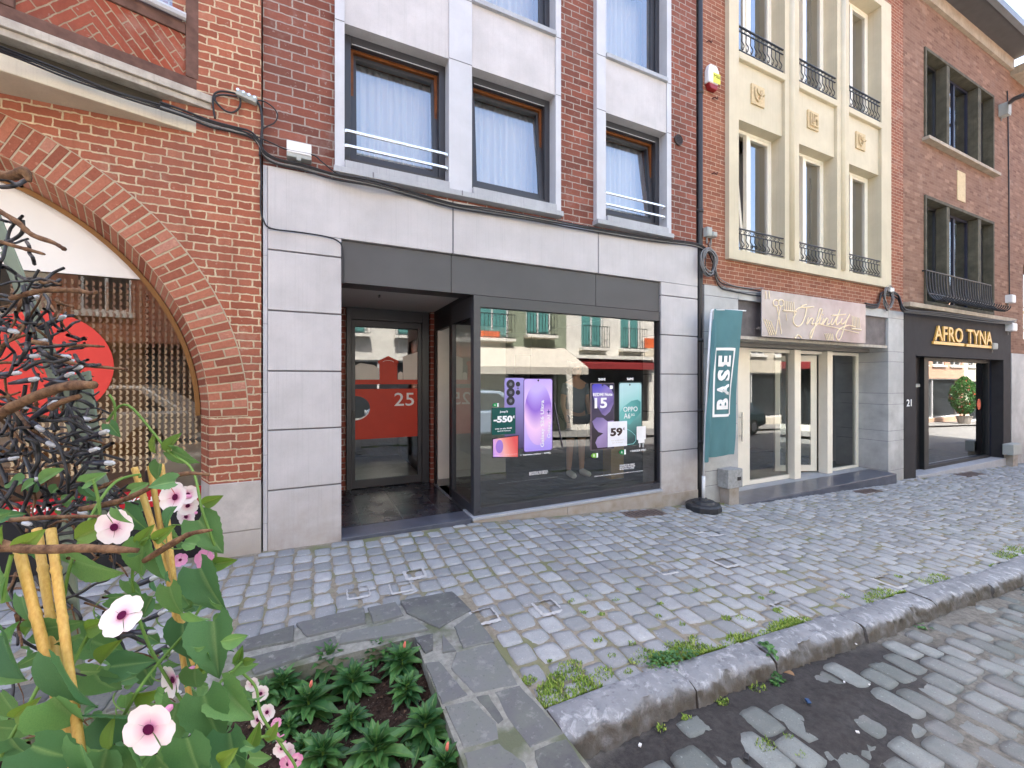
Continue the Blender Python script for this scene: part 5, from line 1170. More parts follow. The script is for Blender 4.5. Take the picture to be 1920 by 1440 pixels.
mb.build('pole', plain('white_pole', pc(226,228,230), .4, .5), fl, smooth=True)
def lerp(p_, q_, t_): return p_+(q_-p_)*t_
def cloth(s, z):                       # s 0..1 across, z 0..1 up -> world
    v = 1-z
    ul = lerp(1338, 1322, v**.9)+4*math.sin(v*3)*0; ur = lerp(1391.5, 1374, max(0, (v-.1)/.9))-3.0*math.sin(v*math.pi*2.2)*(v)+(2 if v < .3 else 0)
    ur = lerp(1391.5, 1375, v)+2.5*math.sin(v*9)*(v > .15)*v
    u = lerp(ul, ur, s); X = XF(u, by)
    zt_l, zt_r = ZF(1338, 579, by), ZF(1391, 583, by); zb_l, zb_r = ZF(1322, 858, by), ZF(1374, 852, by)
    Zt = lerp(zt_l, zt_r, s); Zb = lerp(zb_l, zb_r, s)
    Y = by-.012+.024*math.sin(s*7+v*2.2)*min(1, v*3+.15)+.009*math.sin(s*13-v*4)*min(1, v*2)
    return Vector((X, Y, lerp(Zb, Zt, z)))
N1, N2 = 40, 60
mb = MB(); vs = [cloth(i/N1, j/N2) for j in range(N2+1) for i in range(N1+1)]
mb.add(vs, [(j*(N1+1)+i, j*(N1+1)+i+1, (j+1)*(N1+1)+i+1, (j+1)*(N1+1)+i) for j in range(N2) for i in range(N1)])
t = NT('teal_cloth'); tc = pc(104,150,156); t.out(t.mix(t.mr(t.noise(3, t.pos(), 3), .3, .7), tuple(k*.9 for k in tc), tuple(k*1.08 for k in tc)), .8, .15)
tl = t.new('ShaderNodeBsdfTranslucent'); tl.inputs[0].default_value = (*tc, 1); mx = t.new('ShaderNodeMixShader'); mx.inputs[0].default_value = .25
t.t.links.new(t.b.outputs[0], mx.inputs[1]); t.t.links.new(tl.outputs[0], mx.inputs[2]); t.t.links.new(mx.outputs[0], t.n['Material Output'].inputs[0])
m_cloth = t.m; so_ = mb.build('banner', m_cloth, fl, smooth=True)
# gathered fold on the pole
mb = MB(); vs = []
for j in range(31):
    v = j/30; z = lerp(ZF(1336, 600, by), ZF(1318, 866, by), v); u0, u1 = lerp(1333, 1316, v), lerp(1340, 1326, v)
    for k in range(7): s = k/6; vs.append((XF(lerp(u0, u1, s), by), by-.03-.028*math.sin(math.pi*s)+.012*math.sin(v*11+s*4), z))
mb.add(vs, [(j*7+k, (j+1)*7+k, (j+1)*7+k+1, j*7+k+1) for j in range(30) for k in range(6)]); mb.build('fold', m_cloth, fl, smooth=True)
zL0, zL1 = .268, .737
def onc(p_): q_ = cloth(p_[0], p_[2]); return (q_.x, q_.y-.016-(-p_[1])*.2, q_.z)
def band(mb, s0, s1, a0, a1, n=14):
    vs = []
    for j in range(n+1):
        for k in range(n+1): q_ = cloth(lerp(s0, s1, k/n), lerp(a0, a1, j/n)); vs.append((q_.x, q_.y-.011, q_.z))
    mb.add(vs, [(j*(n+1)+k, j*(n+1)+k+1, (j+1)*(n+1)+k+1, (j+1)*(n+1)+k) for j in range(n) for k in range(n)])
mb = MB(); band(mb, .14, .20, zL0, zL1); band(mb, .72, .785, zL0+.01, zL1); band(mb, .2, .72, zL0, zL0+.018); band(mb, .2, .72, zL1-.018, zL1)
mb.build('logo_frame', m_lettering, so_, smooth=True)
for k, ch in enumerate('BASE'):
    z0 = zL0+.05+k*.097; text('letter', ch, m_lettering, .26, .60, z0, z0+.075, .0, so_, rot=90, bold=.05, ext=.001, fn=onc)
# ================================================================ PLANTER
def GQ(pts, dz=0): return [GP(u, v)[:2] for u, v in pts]
m_slate2 = None
def crazy():
    t = NT('planter_slab_stone'); p = t.pos(); r = t.attr('rnd')
    col = t.ramp(r, [(0, pc(96,96,98,1.6)), (.5, pc(116,116,120,1.6)), (1, pc(138,140,140,1.6))])
    col = t.mix(t.mr(t.noise(7, p, 6, .65), .35, .7, 0, .7), col, pc(132,138,128,1.6)); col = t.mix(t.mr(t.noise(16, p, 5, .7), .56, .68, 0, .6), col, pc(168,170,166,1.6))
    col = t.mix(t.mr(t.noise(60, p, 3, .7), .6, .75, 0, .5), col, pc(70,70,72,1.6)); t.bump(t.noise(40, p, 6, .65), .45, .004); return t.out(col, .7, .3)
m_crazy = crazy(); m_mortp = bed_mat('planter_mortar', pc(150,150,142,1.6), pc(182,182,174,1.6), pc(120,126,104,1.6))
pl = empty('planter', (-.2, -2.5, 0), 'sunken planting bed framed by grey stone paving slabs at the pavement edge', 'planter')
ox0, ox1, oy0, oy1 = -1.75, .965, -3.8, -1.33; ix0, ix1, iy0, iy1 = -1.35, .54, -3.4, -1.705
mb = MB()
def ringpiece(pts, z1, z0): 
    n = len(pts); vs = [(x, y, gz(x, max(y, -2.5))+z0) for x, y in pts]+[(x, y, gz(x, max(y, -2.5))+z1) for x, y in pts]
    mb.add(vs, [tuple(range(n-1, -1, -1)), tuple(range(n, 2*n))]+[(i, (i+1) % n, (i+1) % n+n, i+n) for i in range(n)])
ringpiece([(ox0, iy1), (ix1, iy1), (.90, oy1), (ox0, oy1)], .004, -.3); ringpiece([(ix1, oy0), (1.06, oy0), (.90, oy1), (ix1, iy1)], .004, -.3)
ringpiece([(ox0, oy0), (ix0, oy0), (ix0, iy1), (ox0, iy1)], .004, -.3); ringpiece([(ix0, oy0), (ix1, oy0), (ix1, iy0), (ix0, iy0)], .004, -.3)
mb.build('surround', m_mortp, pl)
slabs = [[(447,1226),(443,1208),(551,1176),(551,1205)], [(555,1172),(682,1143),(686,1172),(575,1197)], [(689,1143),(743,1133),(756,1157),(701,1172)], [(750,1130),(848,1112),(884,1146),(823,1181),(762,1152)],
 [(478,1268),(462,1239),(550,1217),(630,1198),(632,1215)], [(636,1211),(640,1191),(775,1164),(804,1184),(772,1191)], [(852,1178),(888,1152),(926,1207),(868,1220)], [(778,1200),(812,1192),(812,1223),(797,1229)], [(830,1194),(856,1224),(829,1229)],
 [(845,1258),(855,1229),(926,1210),(958,1262),(972,1290),(890,1306),(861,1274)], [(797,1248),(823,1245),(877,1309),(829,1325)], [(834,1330),(885,1318),(930,1360),(935,1395),(868,1410)], [(927,1302),(974,1290),(1058,1383),(993,1410),(950,1350)],
 [(870,1418),(935,1402),(985,1440),(1010,1520),(890,1520)], [(1000,1415),(1062,1392),(1100,1450),(1135,1520),(1025,1520)], [(893,1312),(915,1308),(945,1356),(935,1366)]]
mb = MB()
def slab_poly(P):
    cx_, cy_ = sum(p_[0] for p_ in P)/len(P), sum(p_[1] for p_ in P)/len(P); Q = []
    for i in range(len(P)):
        a, b = P[i], P[(i+1) % len(P)]; k_ = max(2, int(math.dist(a, b)/.035))
        for j in range(k_): t_ = j/k_; Q.append((lerp(a[0], b[0], t_)+random.uniform(-.003, .003), lerp(a[1], b[1], t_)+random.uniform(-.003, .003)))
    ar = sum(Q[i][0]*Q[(i+1) % len(Q)][1]-Q[(i+1) % len(Q)][0]*Q[i][1] for i in range(len(Q))); Q = Q if ar > 0 else Q[::-1]
    n = len(Q); tx, ty = random.uniform(-.012, .012), random.uniform(-.012, .012); mb.cc = random.random()
    Z = lambda x, y, h: gz(x, max(y, -2.5))+h+tx*(x-cx_)+ty*(y-cy_)
    sh = lambda p_, k: (cx_+(p_[0]-cx_)*k, cy_+(p_[1]-cy_)*k)
    vs = [(x, y, Z(x, y, -.02)) for x, y in Q]+[(x, y, Z(x, y, .012)) for x, y in Q]+[(*sh(p_, .965), Z(*sh(p_, .965), .017)) for p_ in Q]+[(cx_, cy_, Z(cx_, cy_, .018))]
    mb.add(vs, [(r_*n+i, r_*n+(i+1) % n, (r_+1)*n+(i+1) % n, (r_+1)*n+i) for r_ in (0, 1) for i in range(n)]+[(2*n+i, 2*n+(i+1) % n, 3*n) for i in range(n)])
for s_ in slabs: slab_poly(GQ(s_))
x = -.46
while x > ox0:                                       # the slabs running on to the left, behind the vine
    w_ = random.uniform(.25, .4); slab_poly([(x-w_+.015, oy1-.17), (x-.01, oy1-.17), (x-.005, oy1-.01), (x-w_+.01, oy1-.015)])
    slab_poly([(x-w_-.05, iy1+.01), (x-.07, iy1+.01), (x-.05, oy1-.19), (x-w_-.03, oy1-.19)]) if x-w_ > ox0+.1 else 0
    x -= w_
ls = mb.build('slab', m_crazy, pl, smooth=True); ls.modifiers.new('e', 'EDGE_SPLIT').split_angle = R(35)
# soil
t = NT('potting_soil'); p = t.pos(); col = t.mix(t.mr(t.noise(38, p, 6, .75), .35, .65), pc(40,32,28,1.5), pc(92,74,64,1.5)); col = t.mix(t.mr(t.noise(120, p, 3), .66, .72), col, pc(190,180,160,1.5))
t.bump(t.noise(70, p, 6, .75), 1.0, .02); m_soil = t.out(col, .95, .1)
mb = MB(); nx, ny = 130, 120; xs = np.linspace(ix0-.01, ix1+.01, nx); ys = np.linspace(iy0, iy1+.01, ny)
H = rng.normal(size=(ny, nx)); 
for _ in range(2): H = (H+np.roll(H, 1, 0)+np.roll(H, 1, 1)+np.roll(H, -1, 0)+np.roll(H, -1, 1))/3.2
soilz = lambda x, y: gz(x, -2.0)-.075+.02*math.sin(x*6+1)*math.cos(y*5)
mb.add([(x, y, soilz(x, y)+H[j, i]*.007) for j, y in enumerate(ys) for i, x in enumerate(xs)], [(j*nx+i, j*nx+i+1, (j+1)*nx+i+1, (j+1)*nx+i) for j in range(ny-1) for i in range(nx-1)])
tag(mb.build('soil', m_soil, smooth=True), 'dark crumbly soil filling the planting bed', kind='stuff')
mb = MB()
for k in range(700):
    x, y = random.uniform(ix0, ix1), random.uniform(-3.0, iy1); r_ = random.uniform(.003, .011); z = soilz(x, y)+r_*.3; mb.cc = random.random()
    a = [Vector((random.uniform(-1, 1), random.uniform(-1, 1), random.uniform(-.6, 1))).normalized()*r_*random.uniform(.6, 1.2) for _ in range(4)]
    a = [Vector((r_, 0, 0)), Vector((-r_*.6, r_*.9, 0)), Vector((-r_*.5, -r_, 0)), Vector((0, 0, r_))]; q_ = Matrix.Rotation(random.random()*6, 3, 'Z')@Matrix.Rotation(random.random(), 3, 'X')
    mb.add([Vector((x, y, z))+q_@v_ for v_ in a], [(0,1,3),(1,2,3),(2,0,3),(2,1,0)])
t = NT('soil_crumb'); m_crumb = t.out(t.ramp(t.attr('rnd'), [(0, pc(50,40,34,1.5)), (.6, pc(98,78,64,1.5)), (.9, pc(120,96,76,1.5)), (1, pc(170,158,140,1.5))]), .9, .1)
tag(mb.build('soil_crumbs', m_crumb), 'clods and bark bits scattered on the dark soil', kind='stuff')
# ---------------------------------------------------------------- leaves
def leafmat(name, dark, light, vein, rough=.45, tr=.25):
    t = NT(name); oi = t.new('ShaderNodeObjectInfo').outputs['Random']; s_ = t.attr('rnd'); r2 = t.attr('tone')
    f = t.M('FRACT', t.M('ADD', oi, r2)); col = t.mix(f, dark, light)
    col = t.mix(t.mr(s_, 0, .14, .65, 0), col, vein); n_ = t.noise(55, t.new('ShaderNodeTexCoord').outputs['Object'], 4, .6)
    col = t.mix(t.mr(n_, .35, .7, 0, .4), col, tuple(k*.7 for k in dark)); t.bump(n_, .3, .002)
    t.out(col, rough, .35); tl = t.new('ShaderNodeBsdfTranslucent'); t.L(t.mix(.5, col, light), tl.inputs[0]); mx = t.new('ShaderNodeMixShader'); mx.inputs[0].default_value = tr
    t.t.links.new(t.b.outputs[0], mx.inputs[1]); t.t.links.new(tl.outputs[0], mx.inputs[2]); t.t.links.new(mx.outputs[0], t.n['Material Output'].inputs[0]); return t.m
m_leaf = leafmat('vine_leaf', pc(66,112,74,1.05), pc(116,160,88,1.05), pc(150,186,120,1.05), .6, .35); m_leafy = leafmat('young_leaf', pc(94,138,52), pc(140,172,70), pc(170,190,100), tr=.4)
m_imp = leafmat('bedding_leaf', pc(44,88,50,1.1), pc(92,140,74,1.1), pc(150,180,106,1.1), .4); m_stem = plain('green_stem', pc(104,140,64), .6)
def leaf_verts(kind, L=1., bend=.25, fold=.18, tw=0):
    vs = []; sc = []; NR = 17 if kind == 'heart' else 9; C = [-1, -.66, -.33, 0, .33, .66, 1]
    for i in range(NR):
        t_ = i/(NR-1)
        if kind == 'heart': w_ = .38*math.sin(math.pi*min(1, (t_*.95+.05)**.56))**.9*(1+.05*math.sin(t_*9)) if t_ < 1 else .0
        elif kind == 'bract': w_ = .30*math.sin(math.pi*(t_*.96+.02)**.75) if 0 < t_ < 1 else .0
        else: w_ = .17*math.sin(math.pi*(t_*.97+.02)**.8) if 0 < t_ < 1 else .0
        for c_ in C:
            ab = abs(c_); ser = (1+(.035 if kind == 'heart' else .10)*(1 if i % 2 else -1)*(ab > .9)*(kind != 'bract'))
            x = c_*w_*ser; y = t_-(.20*ab**1.5*(1-t_)**3 if kind == 'heart' else 0)
            z = fold*ab*w_-bend*(t_**2)*.6+.022*math.sin(8*t_+4*c_)*ab+.02*(ab < .1)*-1
            vs.append(Vector((x*L, y*L, z*L))); sc.append(ab if kind == 'heart' else ab)
    n = len(C); fs = [(i*n+j, i*n+j+1, (i+1)*n+j+1, (i+1)*n+j) for i in range(NR-1) for j in range(n-1)]
    return vs, fs, sc
def mesh_of(name, vs, fs, sc, mat, tone=None):
    me = bpy.data.meshes.new(name); me.from_pydata([tuple(v_) for v_ in vs], [], fs); me.materials.append(mat)
    me.polygons.foreach_set('use_smooth', [True]*len(fs)); a = me.attributes.new('rnd', 'FLOAT', 'POINT'); a.data.foreach_set('value', sc)
    b = me.attributes.new('tone', 'FLOAT', 'POINT'); b.data.foreach_set('value', tone if tone else [0.]*len(vs)); me.update(); return me
RT = Vector((cc, -ss, 0)); UPV = Vector((0, 0, 1)); FW = Vector((ss, cc, 0))
vine = empty('climbing_plant', NP(230, 1500, .7), 'green thunbergia-like vine with pink dark-eyed flowers climbing over canes at bottom left', 'plant')
vine['label'] = 'green climbing vine with pink dark-eyed flowers over the canes at bottom left'
def obj_at(name, me, P, X, Y, Z, s_, parent):
    o = bpy.data.objects.new(name, me); COL.objects.link(o); M = Matrix((X*s_, Y*s_, Z*s_)).transposed().to_4x4(); M.translation = P
    o.parent = parent; o.matrix_parent_inverse = Matrix.Translation(-Vector(parent.location)) if parent.type == 'EMPTY' else Matrix(); o.matrix_basis = M; return o
def basis(ang, tilt=0, tilt2=0, roll=0):
    y = (RT*math.cos(R(ang))+UPV*math.sin(R(ang))); z = -FW; x = y.cross(z); y = (y+FW*tilt).normalized(); z = (z+x*tilt2); x = y.cross(z).normalized(); z = x.cross(y); return x, y, z
hearts = [mesh_of('vine_leaf', *leaf_verts('heart', bend=b_, fold=f_), m_leaf) for b_, f_ in ((.15,.2),(.35,.5),(.5,.3),(.2,.8))]
bracts = [mesh_of('young_leaf', *leaf_verts('bract', bend=b_, fold=f_), m_leafy) for b_, f_ in ((.2,.5),(.4,.9))]
LV = [(140,1052,100,-15,.56),(268,1018,72,-100,.6),(300,1035,62,-78,.6),(232,955,62,-60,.62),(322,845,52,-40,.75),(300,870,40,-110,.75),(372,975,80,-52,.68),(375,1065,95,-55,.66),(395,1170,70,-62,.68),(12,1080,70,-115,.5),(10,1190,95,-50,.5),(65,1182,80,3,.52),
 (108,1232,125,-68,.48),(150,1195,80,-38,.55),(208,1250,68,-8,.56),(178,1265,92,-88,.55),(100,1308,105,-86,.46),(185,1340,105,-8,.5),(342,1170,82,-88,.62),(400,1165,100,-72,.62),(318,1100,62,-72,.62),(382,1305,105,-70,.56),(418,1290,85,-35,.58),
 (330,1320,100,-95,.56),(60,1400,115,-60,.42),(150,1400,120,-85,.42),(250,1395,100,-60,.5),(350,1385,110,-80,.5),(430,1375,100,-75,.55),(0,1300,85,-80,.5),(20,1385,90,-100,.45),(450,1420,80,-30,.55),(240,1090,50,-70,.62),(40,1120,60,-80,.6),(200,1405,90,-110,.48),
 (300,1440,100,-95,.48),(395,1440,90,-60,.5),(110,1450,110,-40,.42),(285,1120,50,-120,.65),(210,640+600,50,-20,.6),(160,905,34,30,.6),(205,795,30,-60,.7),(440,1170+80,40,-20,.7),(365,1255,60,-100,.62),(90,1260,60,-130,.52)]
for (u, v, s_, a, d) in LV:
    x, y, z = basis(a, random.uniform(-.35, .45), random.uniform(-.5, .5)); sz = s_*d/FPX*.98
    obj_at('leaf', random.choice(hearts), NP(u, v, d), x, y, z, sz, vine)
for k in range(36):
    u, v = random.uniform(-20, 470), random.uniform(1210, 1500); d = random.uniform(.62, .95)
    if v < 1250+(u/470)*60 and u > 300: continue
    x, y, z = basis(random.uniform(-150, 0), random.uniform(-.5, .6), random.uniform(-.7, .7)); obj_at('leaf', random.choice(hearts), NP(u, v, d), x, y, z, random.uniform(35, 70)*d/FPX, vine)
YL = [(140,1010,62,25,.55),(160,1180,50,20,.52),(190,1245,52,55,.55),(250,1300,52,5,.52),(262,1022,36,60,.6),(290,1015,36,40,.6),(292,850,34,100,.75),(315,850,36,70,.75),(400,1058,38,12,.68),(378,945,34,20,.68),(378,1260,30,50,.62),(445,1245,26,80,.7),(455,1240,22,10,.7),(205,1405,45,100,.48),(10,1030,40,110,.5),(25,1035,50,40,.5),(45,1190,42,50,.52),(25,1345,44,35,.46),(0,1015,40,140,.5),(410,1430,45,40,.5),(470,1400,36,70,.6),(500,1390,30,60,.62)]
for (u, v, s_, a, d) in YL:
    x, y, z = basis(a, random.uniform(-.3, .3), random.uniform(-.5, .5)); obj_at('young_leaf', random.choice(bracts), NP(u, v, d), x, y, z, s_*d/FPX*1.15, vine)
V = []; F = []; SC = []; TN = []
for k in range(210):
    v = random.uniform(900, 1480); u = random.uniform(-30, float(np.interp(v, [900, 1050, 1150, 1250, 1440], [330, 400, 430, 430, 560]))); d = random.uniform(.5, .9)
    if v < 1150 and random.random() < .6: continue
    kd = random.choice(('heart', 'bract', 'heart')); vs, fs, sc = leaf_verts(kd, L=random.uniform(18, 46)*d/FPX, bend=random.uniform(.1, .7), fold=random.uniform(.2, .8)); x, y, z = basis(random.uniform(-200, 40), random.uniform(-.7, .7), random.uniform(-.9, .9)); P = NP(u, v, d); b = len(V); tn = random.random()
    V += [P+x*q_.x+y*q_.y+z*q_.z for q_ in vs]; F += [tuple(b+i for i in f_) for f_ in fs]; SC += sc; TN += [tn]*len(vs)
q_ = bpy.data.objects.new('small_foliage', mesh_of('small_foliage', V, F, SC, m_leaf, TN)); COL.objects.link(q_); par(q_, vine); q_['kind'] = 'stuff'
# flowers
t = NT('petal_pink'); r_ = t.attr('rnd'); oi = t.new('ShaderNodeObjectInfo').outputs['Random']
pk = t.mix(oi, pc(236,178,206,1.15), pc(244,206,222,1.15)); col = t.mix(t.mr(r_, .12, .62), pk, pc(250,240,242,1.15)); col = t.mix(t.mr(r_, .05, .26, .8, 0), col, pc(226,150,190,1.15))
t.out(col, .7, .15); tl = t.new('ShaderNodeBsdfTranslucent'); t.L(col, tl.inputs[0]); mx = t.new('ShaderNodeMixShader'); mx.inputs[0].default_value = .3
t.t.links.new(t.b.outputs[0], mx.inputs[1]); t.t.links.new(tl.outputs[0], mx.inputs[2]); t.t.links.new(mx.outputs[0], t.n['Material Output'].inputs[0]); m_petal = t.m
m_petal2 = m_petal.copy(); m_petal2.name = 'petal_deep_pink'
for nd in m_petal2.node_tree.nodes:
    if nd.type == 'MIX':
        for ip in nd.inputs:
            if ip.type == 'RGBA' and not ip.is_linked and abs(ip.default_value[0]-pc(250,240,242,1.15)[0]) < .01: ip.default_value = (*pc(236,160,204,1.15), 1)
m_eye = plain('dark_eye', pc(86,14,60), .7, .1)
def flower_mesh(cup):
    vs = []; fs = []; sc = []
    for k in range(5):
        a0 = 2*math.pi*k/5; b = len(vs); nr, nc = 7, 7
        for i in range(nr):
            t_ = i/(nr-1); r0 = .12+.88*t_
            for j in range(nc):
                c_ = -1+2*j/(nc-1); half = .72+.12*t_
                aa = a0+c_*half*.80; rr_ = r0*(1-.17*abs(c_)**3*t_**2)*(1-.04*(abs(c_) < .2)*(t_ > .9))
                vs.append(Vector((rr_*math.cos(aa)*.5, rr_*math.sin(aa)*.5, .5*(cup*(t_**1.4)+.03*math.sin(c_*3+k)*t_+.012*(k % 2)*t_+.05*abs(c_)*t_*(1 if k % 2 else -1))))); sc.append(t_)
        fs += [(b+i*nc+j, b+i*nc+j+1, b+(i+1)*nc+j+1, b+(i+1)*nc+j) for i in range(nr-1) for j in range(nc-1)]
    return vs, fs, sc
fm = [mesh_of('corolla', *flower_mesh(c_), m_petal) for c_ in (.06, .25)]; fm2 = mesh_of('corolla_deep', *flower_mesh(.1), m_petal2)
eb = MB(); lathe(eb, [(.105, .042), (.10, .046), (.06, .04), (.02, .035)], 0, 0, 14); eb.v = [Vector(v_) for v_ in eb.v]
eye_me = mesh_of('eye', eb.v, eb.f, [0.]*len(eb.v), m_eye)
tb_ = MB(); lathe(tb_, [(.02, -.62), (.07, -.55), (.075, -.3), (.05, -.12), (.08, -.02), (.09, .01)], 0, 0, 10); tube_me = mesh_of('flower_tube', [Vector(v_) for v_ in tb_.v], tb_.f, [0.]*len(tb_.v), m_petal)
FLW = [(216,988,66,0,(.15,.1),0),(330,932,56,1,(-.1,.25),0),(352,927,34,1,(.8,.2),0),(352,948,34,1,(.9,-.1),0),(350,968,38,0,(-.1,0),0),(384,1049,38,0,(0,.1),1),(230,1154,72,0,(.1,.75),0),(326,1273,58,1,(-.4,0),0),(281,1365,93,0,(.1,.05),0),
 (474,1282,24,1,(.2,.2),0),(489,1300,28,0,(.3,.2),0),(484,1349,34,0,(-.2,.1),0),(501,1335,30,1,(.2,.3),0),(518,1356,18,1,(.6,.5),1),(522,1383,18,1,(-.7,.2),1),(528,1403,28,1,(.1,.1),0),(538,1410,32,0,(.1,.2),0),(540,1432,32,0,(-.1,.1),1),(554,1425,26,0,(.4,.1),1),(338,1050,24,1,(.6,.6),1)]
for (u, v, px, ty, (tx, tyy), deep) in FLW:
    d = min(1.05, .046*FPX/px) if px > 35 else .72+random.uniform(-.03, .03); s_ = px*d/FPX*1.02; z = (-FW+RT*tx+UPV*tyy).normalized(); x = z.cross(UPV).normalized(); y = z.cross(x); a = random.random()*6
    x, y = x*math.cos(a)+y*math.sin(a), -x*math.sin(a)+y*math.cos(a); x = y.cross(z)
    P = NP(u, v, d); f_ = obj_at('flower', fm2 if deep else fm[ty], P, x, y, z, s_, vine)
    for nm, me in (('eye', eye_me), ('flower_tube', tube_me)):
        c_ = bpy.data.objects.new(nm, me); COL.objects.link(c_); c_.parent = f_
# stems
mb = MB()
for st_ in [[(470,1500,.6),(300,1250,.62),(250,1110,.62),(262,1020,.6),(300,1010,.6)],[(120,1120,.56),(135,1050,.56),(175,960,.6),(215,905,.65),(258,890,.7),(262,895,.7)],[(110,1300,.5),(160,1200,.52),(185,1165,.52)],[(0,1420,.45),(60,1310,.48),(90,1250,.5)],
  [(230,1345,.52),(262,1290,.52),(300,1240,.6),(345,1190,.62)],[(420,1470,.55),(460,1400,.6),(500,1380,.62),(530,1390,.64)],[(355,1440,.55),(400,1300,.6),(440,1255,.68),(455,1240,.7)],[(175,900,.6),(185,940,.6),(188,985,.6)],[(345,1190,.65),(390,1110,.68),(405,1040,.68),(380,960,.68),(360,880,.72),(315,845,.75),(240,760,.75),(200,790,.75)],
  [(560,1500,.6),(555,1440,.66),(530,1400,.7),(490,1340,.7),(480,1290,.72),(455,1262,.72)],[(5,1130,.5),(12,1080,.5),(22,1040,.5)],[(215,800,.75),(215,760,.75),(205,740,.75)]]:
    mb.tube(smooth_path([NP(*q_) for q_ in st_], 7), .0022, 6, False)
for k in range(22):
    u, v, d = random.uniform(200, 360), random.uniform(1000, 1400), random.uniform(.6, .8); r_ = random.uniform(10, 26)
    mb.tube([NP(u+r_*math.cos(a)*(1+a*.1), v+r_*math.sin(a), d+.01*a) for a in np.linspace(0, random.uniform(3, 7), 14)], .0011, 4, False)
mb.build('stem', m_stem, vine, smooth=True)['kind'] = 'stuff'
# bamboo canes
m_cane = NT('bamboo_cane'); p = m_cane.pos(); cl = m_cane.mix(m_cane.mr(m_cane.noise(1, m_cane.scale(p, (300, 300, 8)), 3), .3, .7), pc(222,186,104), pc(196,154,76)); cl = m_cane.mix(m_cane.mr(m_cane.noise(9, p, 3), .55, .75, 0, .4), cl, pc(150,150,80)); m_cane = m_cane.out(cl, .45, .35)
CN = [((69,992),(106,1232),.54,.0062,'left'),((95,992),(128,1240),.52,.0062,'m'),((35,1028),(140,1440),.50,.0066,'r'),((96,1120),(104,1240),.53,.003,''),((252,877),(378,1290),.72,.0062,''),((281,874),(330,1160),.74,.0055,''),((303,871),(318,1010),.76,.0052,'')]
CL = ['bamboo cane at the left of the bundle of canes at bottom left','second bamboo cane of the left bundle, cut level with its neighbour','longest bamboo cane of the left bundle reaching the bottom of the picture','thin splinter of cane between the canes of the left bundle','thick bamboo cane leftmost of the three behind the pink flowers','middle bamboo cane of the three behind the pink flowers','short bamboo cane rightmost of the three behind the pink flowers']
for ((a, b, d, r_, _), lb) in zip(CN, CL):
    if r_ < .004: continue
    r_ *= .84
    A_, B_ = NP(*a, d+.03), NP(*b, d-.02); P = []; rs = []; n_ = 40
    for k in range(n_+1):
        t_ = k/n_; P.append(A_.lerp(B_, t_)); nd = abs((t_*2.7+r_*3000) % 1-.5); rs.append(r_*(1-.12*t_+.22*math.exp(-(nd/.022)**2)+.03*math.sin(t_*17)))
    P2 = B_+(B_-A_)*1.2; P.append(P2); rs.append(r_)
    tag(MB().tube(P, rs, 12).build('bamboo_cane', m_cane, smooth=True), lb, 'cane', 'canes holding the vine')
# grey green straps of the plant frame
m_strap = plain('grey_green_paint', pc(112,124,106), .6, .3, 0, .2, 9)
mb = MB()
fr_ = empty('plant_frame', NP(160, 1000, .95), 'grey green metal plant frame half hidden in the tangle of light cables', 'plant frame')
for (a, b, d, w_) in (((-20,380),(215,960),1.0,.026),((8,470),(150,840),1.02,.02),((150,700),(190,985),.98,.05),((120,960),(160,1400),.98,.03)):
    A_, B_ = NP(*a, d), NP(*b, d-.05); dr_ = (B_-A_).normalized(); sx = dr_.cross(FW).normalized(); ny_ = sx.cross(dr_)
    M_ = Matrix((sx, ny_, dr_)).transposed(); MB().obox((A_+B_)/2, w_, .006, (B_-A_).length, M_).build('strap', m_strap, fr_, bevel=.002)
# string light and twigs
XR = lambda v: float(np.interp(v, [300,360,420,520,600,700,800,900,1000,1100,1200,1300,1440], [30,55,112,112,148,172,200,232,245,240,290,330,300]))
sl_root = empty('string_light', NP(80, 1000, .8), 'tangled black string light with clear bulb tips wound over the plant frame', 'string light')
mb = MB(); m_sleeve = plain('dark_blue_sleeve', (.014,.016,.03), .35, .5); bulbs = []
def rnd_path(u, v, L_, ang, d, curl=.4, n=5):
    P = []; a = ang
    for k in range(n): P.append(NP(u, v, d+random.uniform(-.02, .02))); u += L_/n*math.cos(a); v += L_/n*math.sin(a); a += random.gauss(0, curl)
    return smooth_path(P, 4)
for k in range(285):
    v = random.gauss(790, 230)
    if not 330 < v < 1400: continue
    xr_ = XR(v); u = random.uniform(-60, max(10, xr_-20)); d = random.uniform(.62, .98); dens = 1
    if v > 1020 and random.random() < .45: continue
    if v < 520 and random.random() < .6: continue
    ang = random.choice([random.gauss(-.25, .35), random.gauss(.5, .5), random.gauss(math.pi/2, .5)]); L_ = random.uniform(50, 170)
    if u+L_*math.cos(ang) > xr_+12: L_ = max(20, (xr_+12-u)/max(.2, math.cos(ang)))
    mb.tube(rnd_path(u, v, L_, ang, d), random.choice((.0021, .0026, .0032)), 5, False)
mb.build('cable', m_cable, sl_root, smooth=True)['kind'] = 'stuff'
m_tip = plain('clear_bulb_plastic', (.42,.44,.46), .15, .6)
BL = [(75,640,-10),(60,668,-3),(125,680,-20),(140,690,-12),(118,668,4),(158,785,10),(155,800,15),(190,812,-18),(172,845,-16),(200,868,2),(205,940,-6),(110,598,-25),(58,712,-10),(125,705,-25),(140,720,10),(60,560,-20),(25,700,-5),(40,760,20),(90,830,30),(60,900,-10),(285,1085,-22),(300,1150,-25),(318,1210,-28),(316,1225,-32),(340,1360,-25),(280,1185,0),(325,1300,-10),(20,620,12),(95,760,-35),(70,800,35),(150,960,12),(230,940,-8),(20,860,-12),(45,980,15),(195,985,-30),(345,1380,-28)]
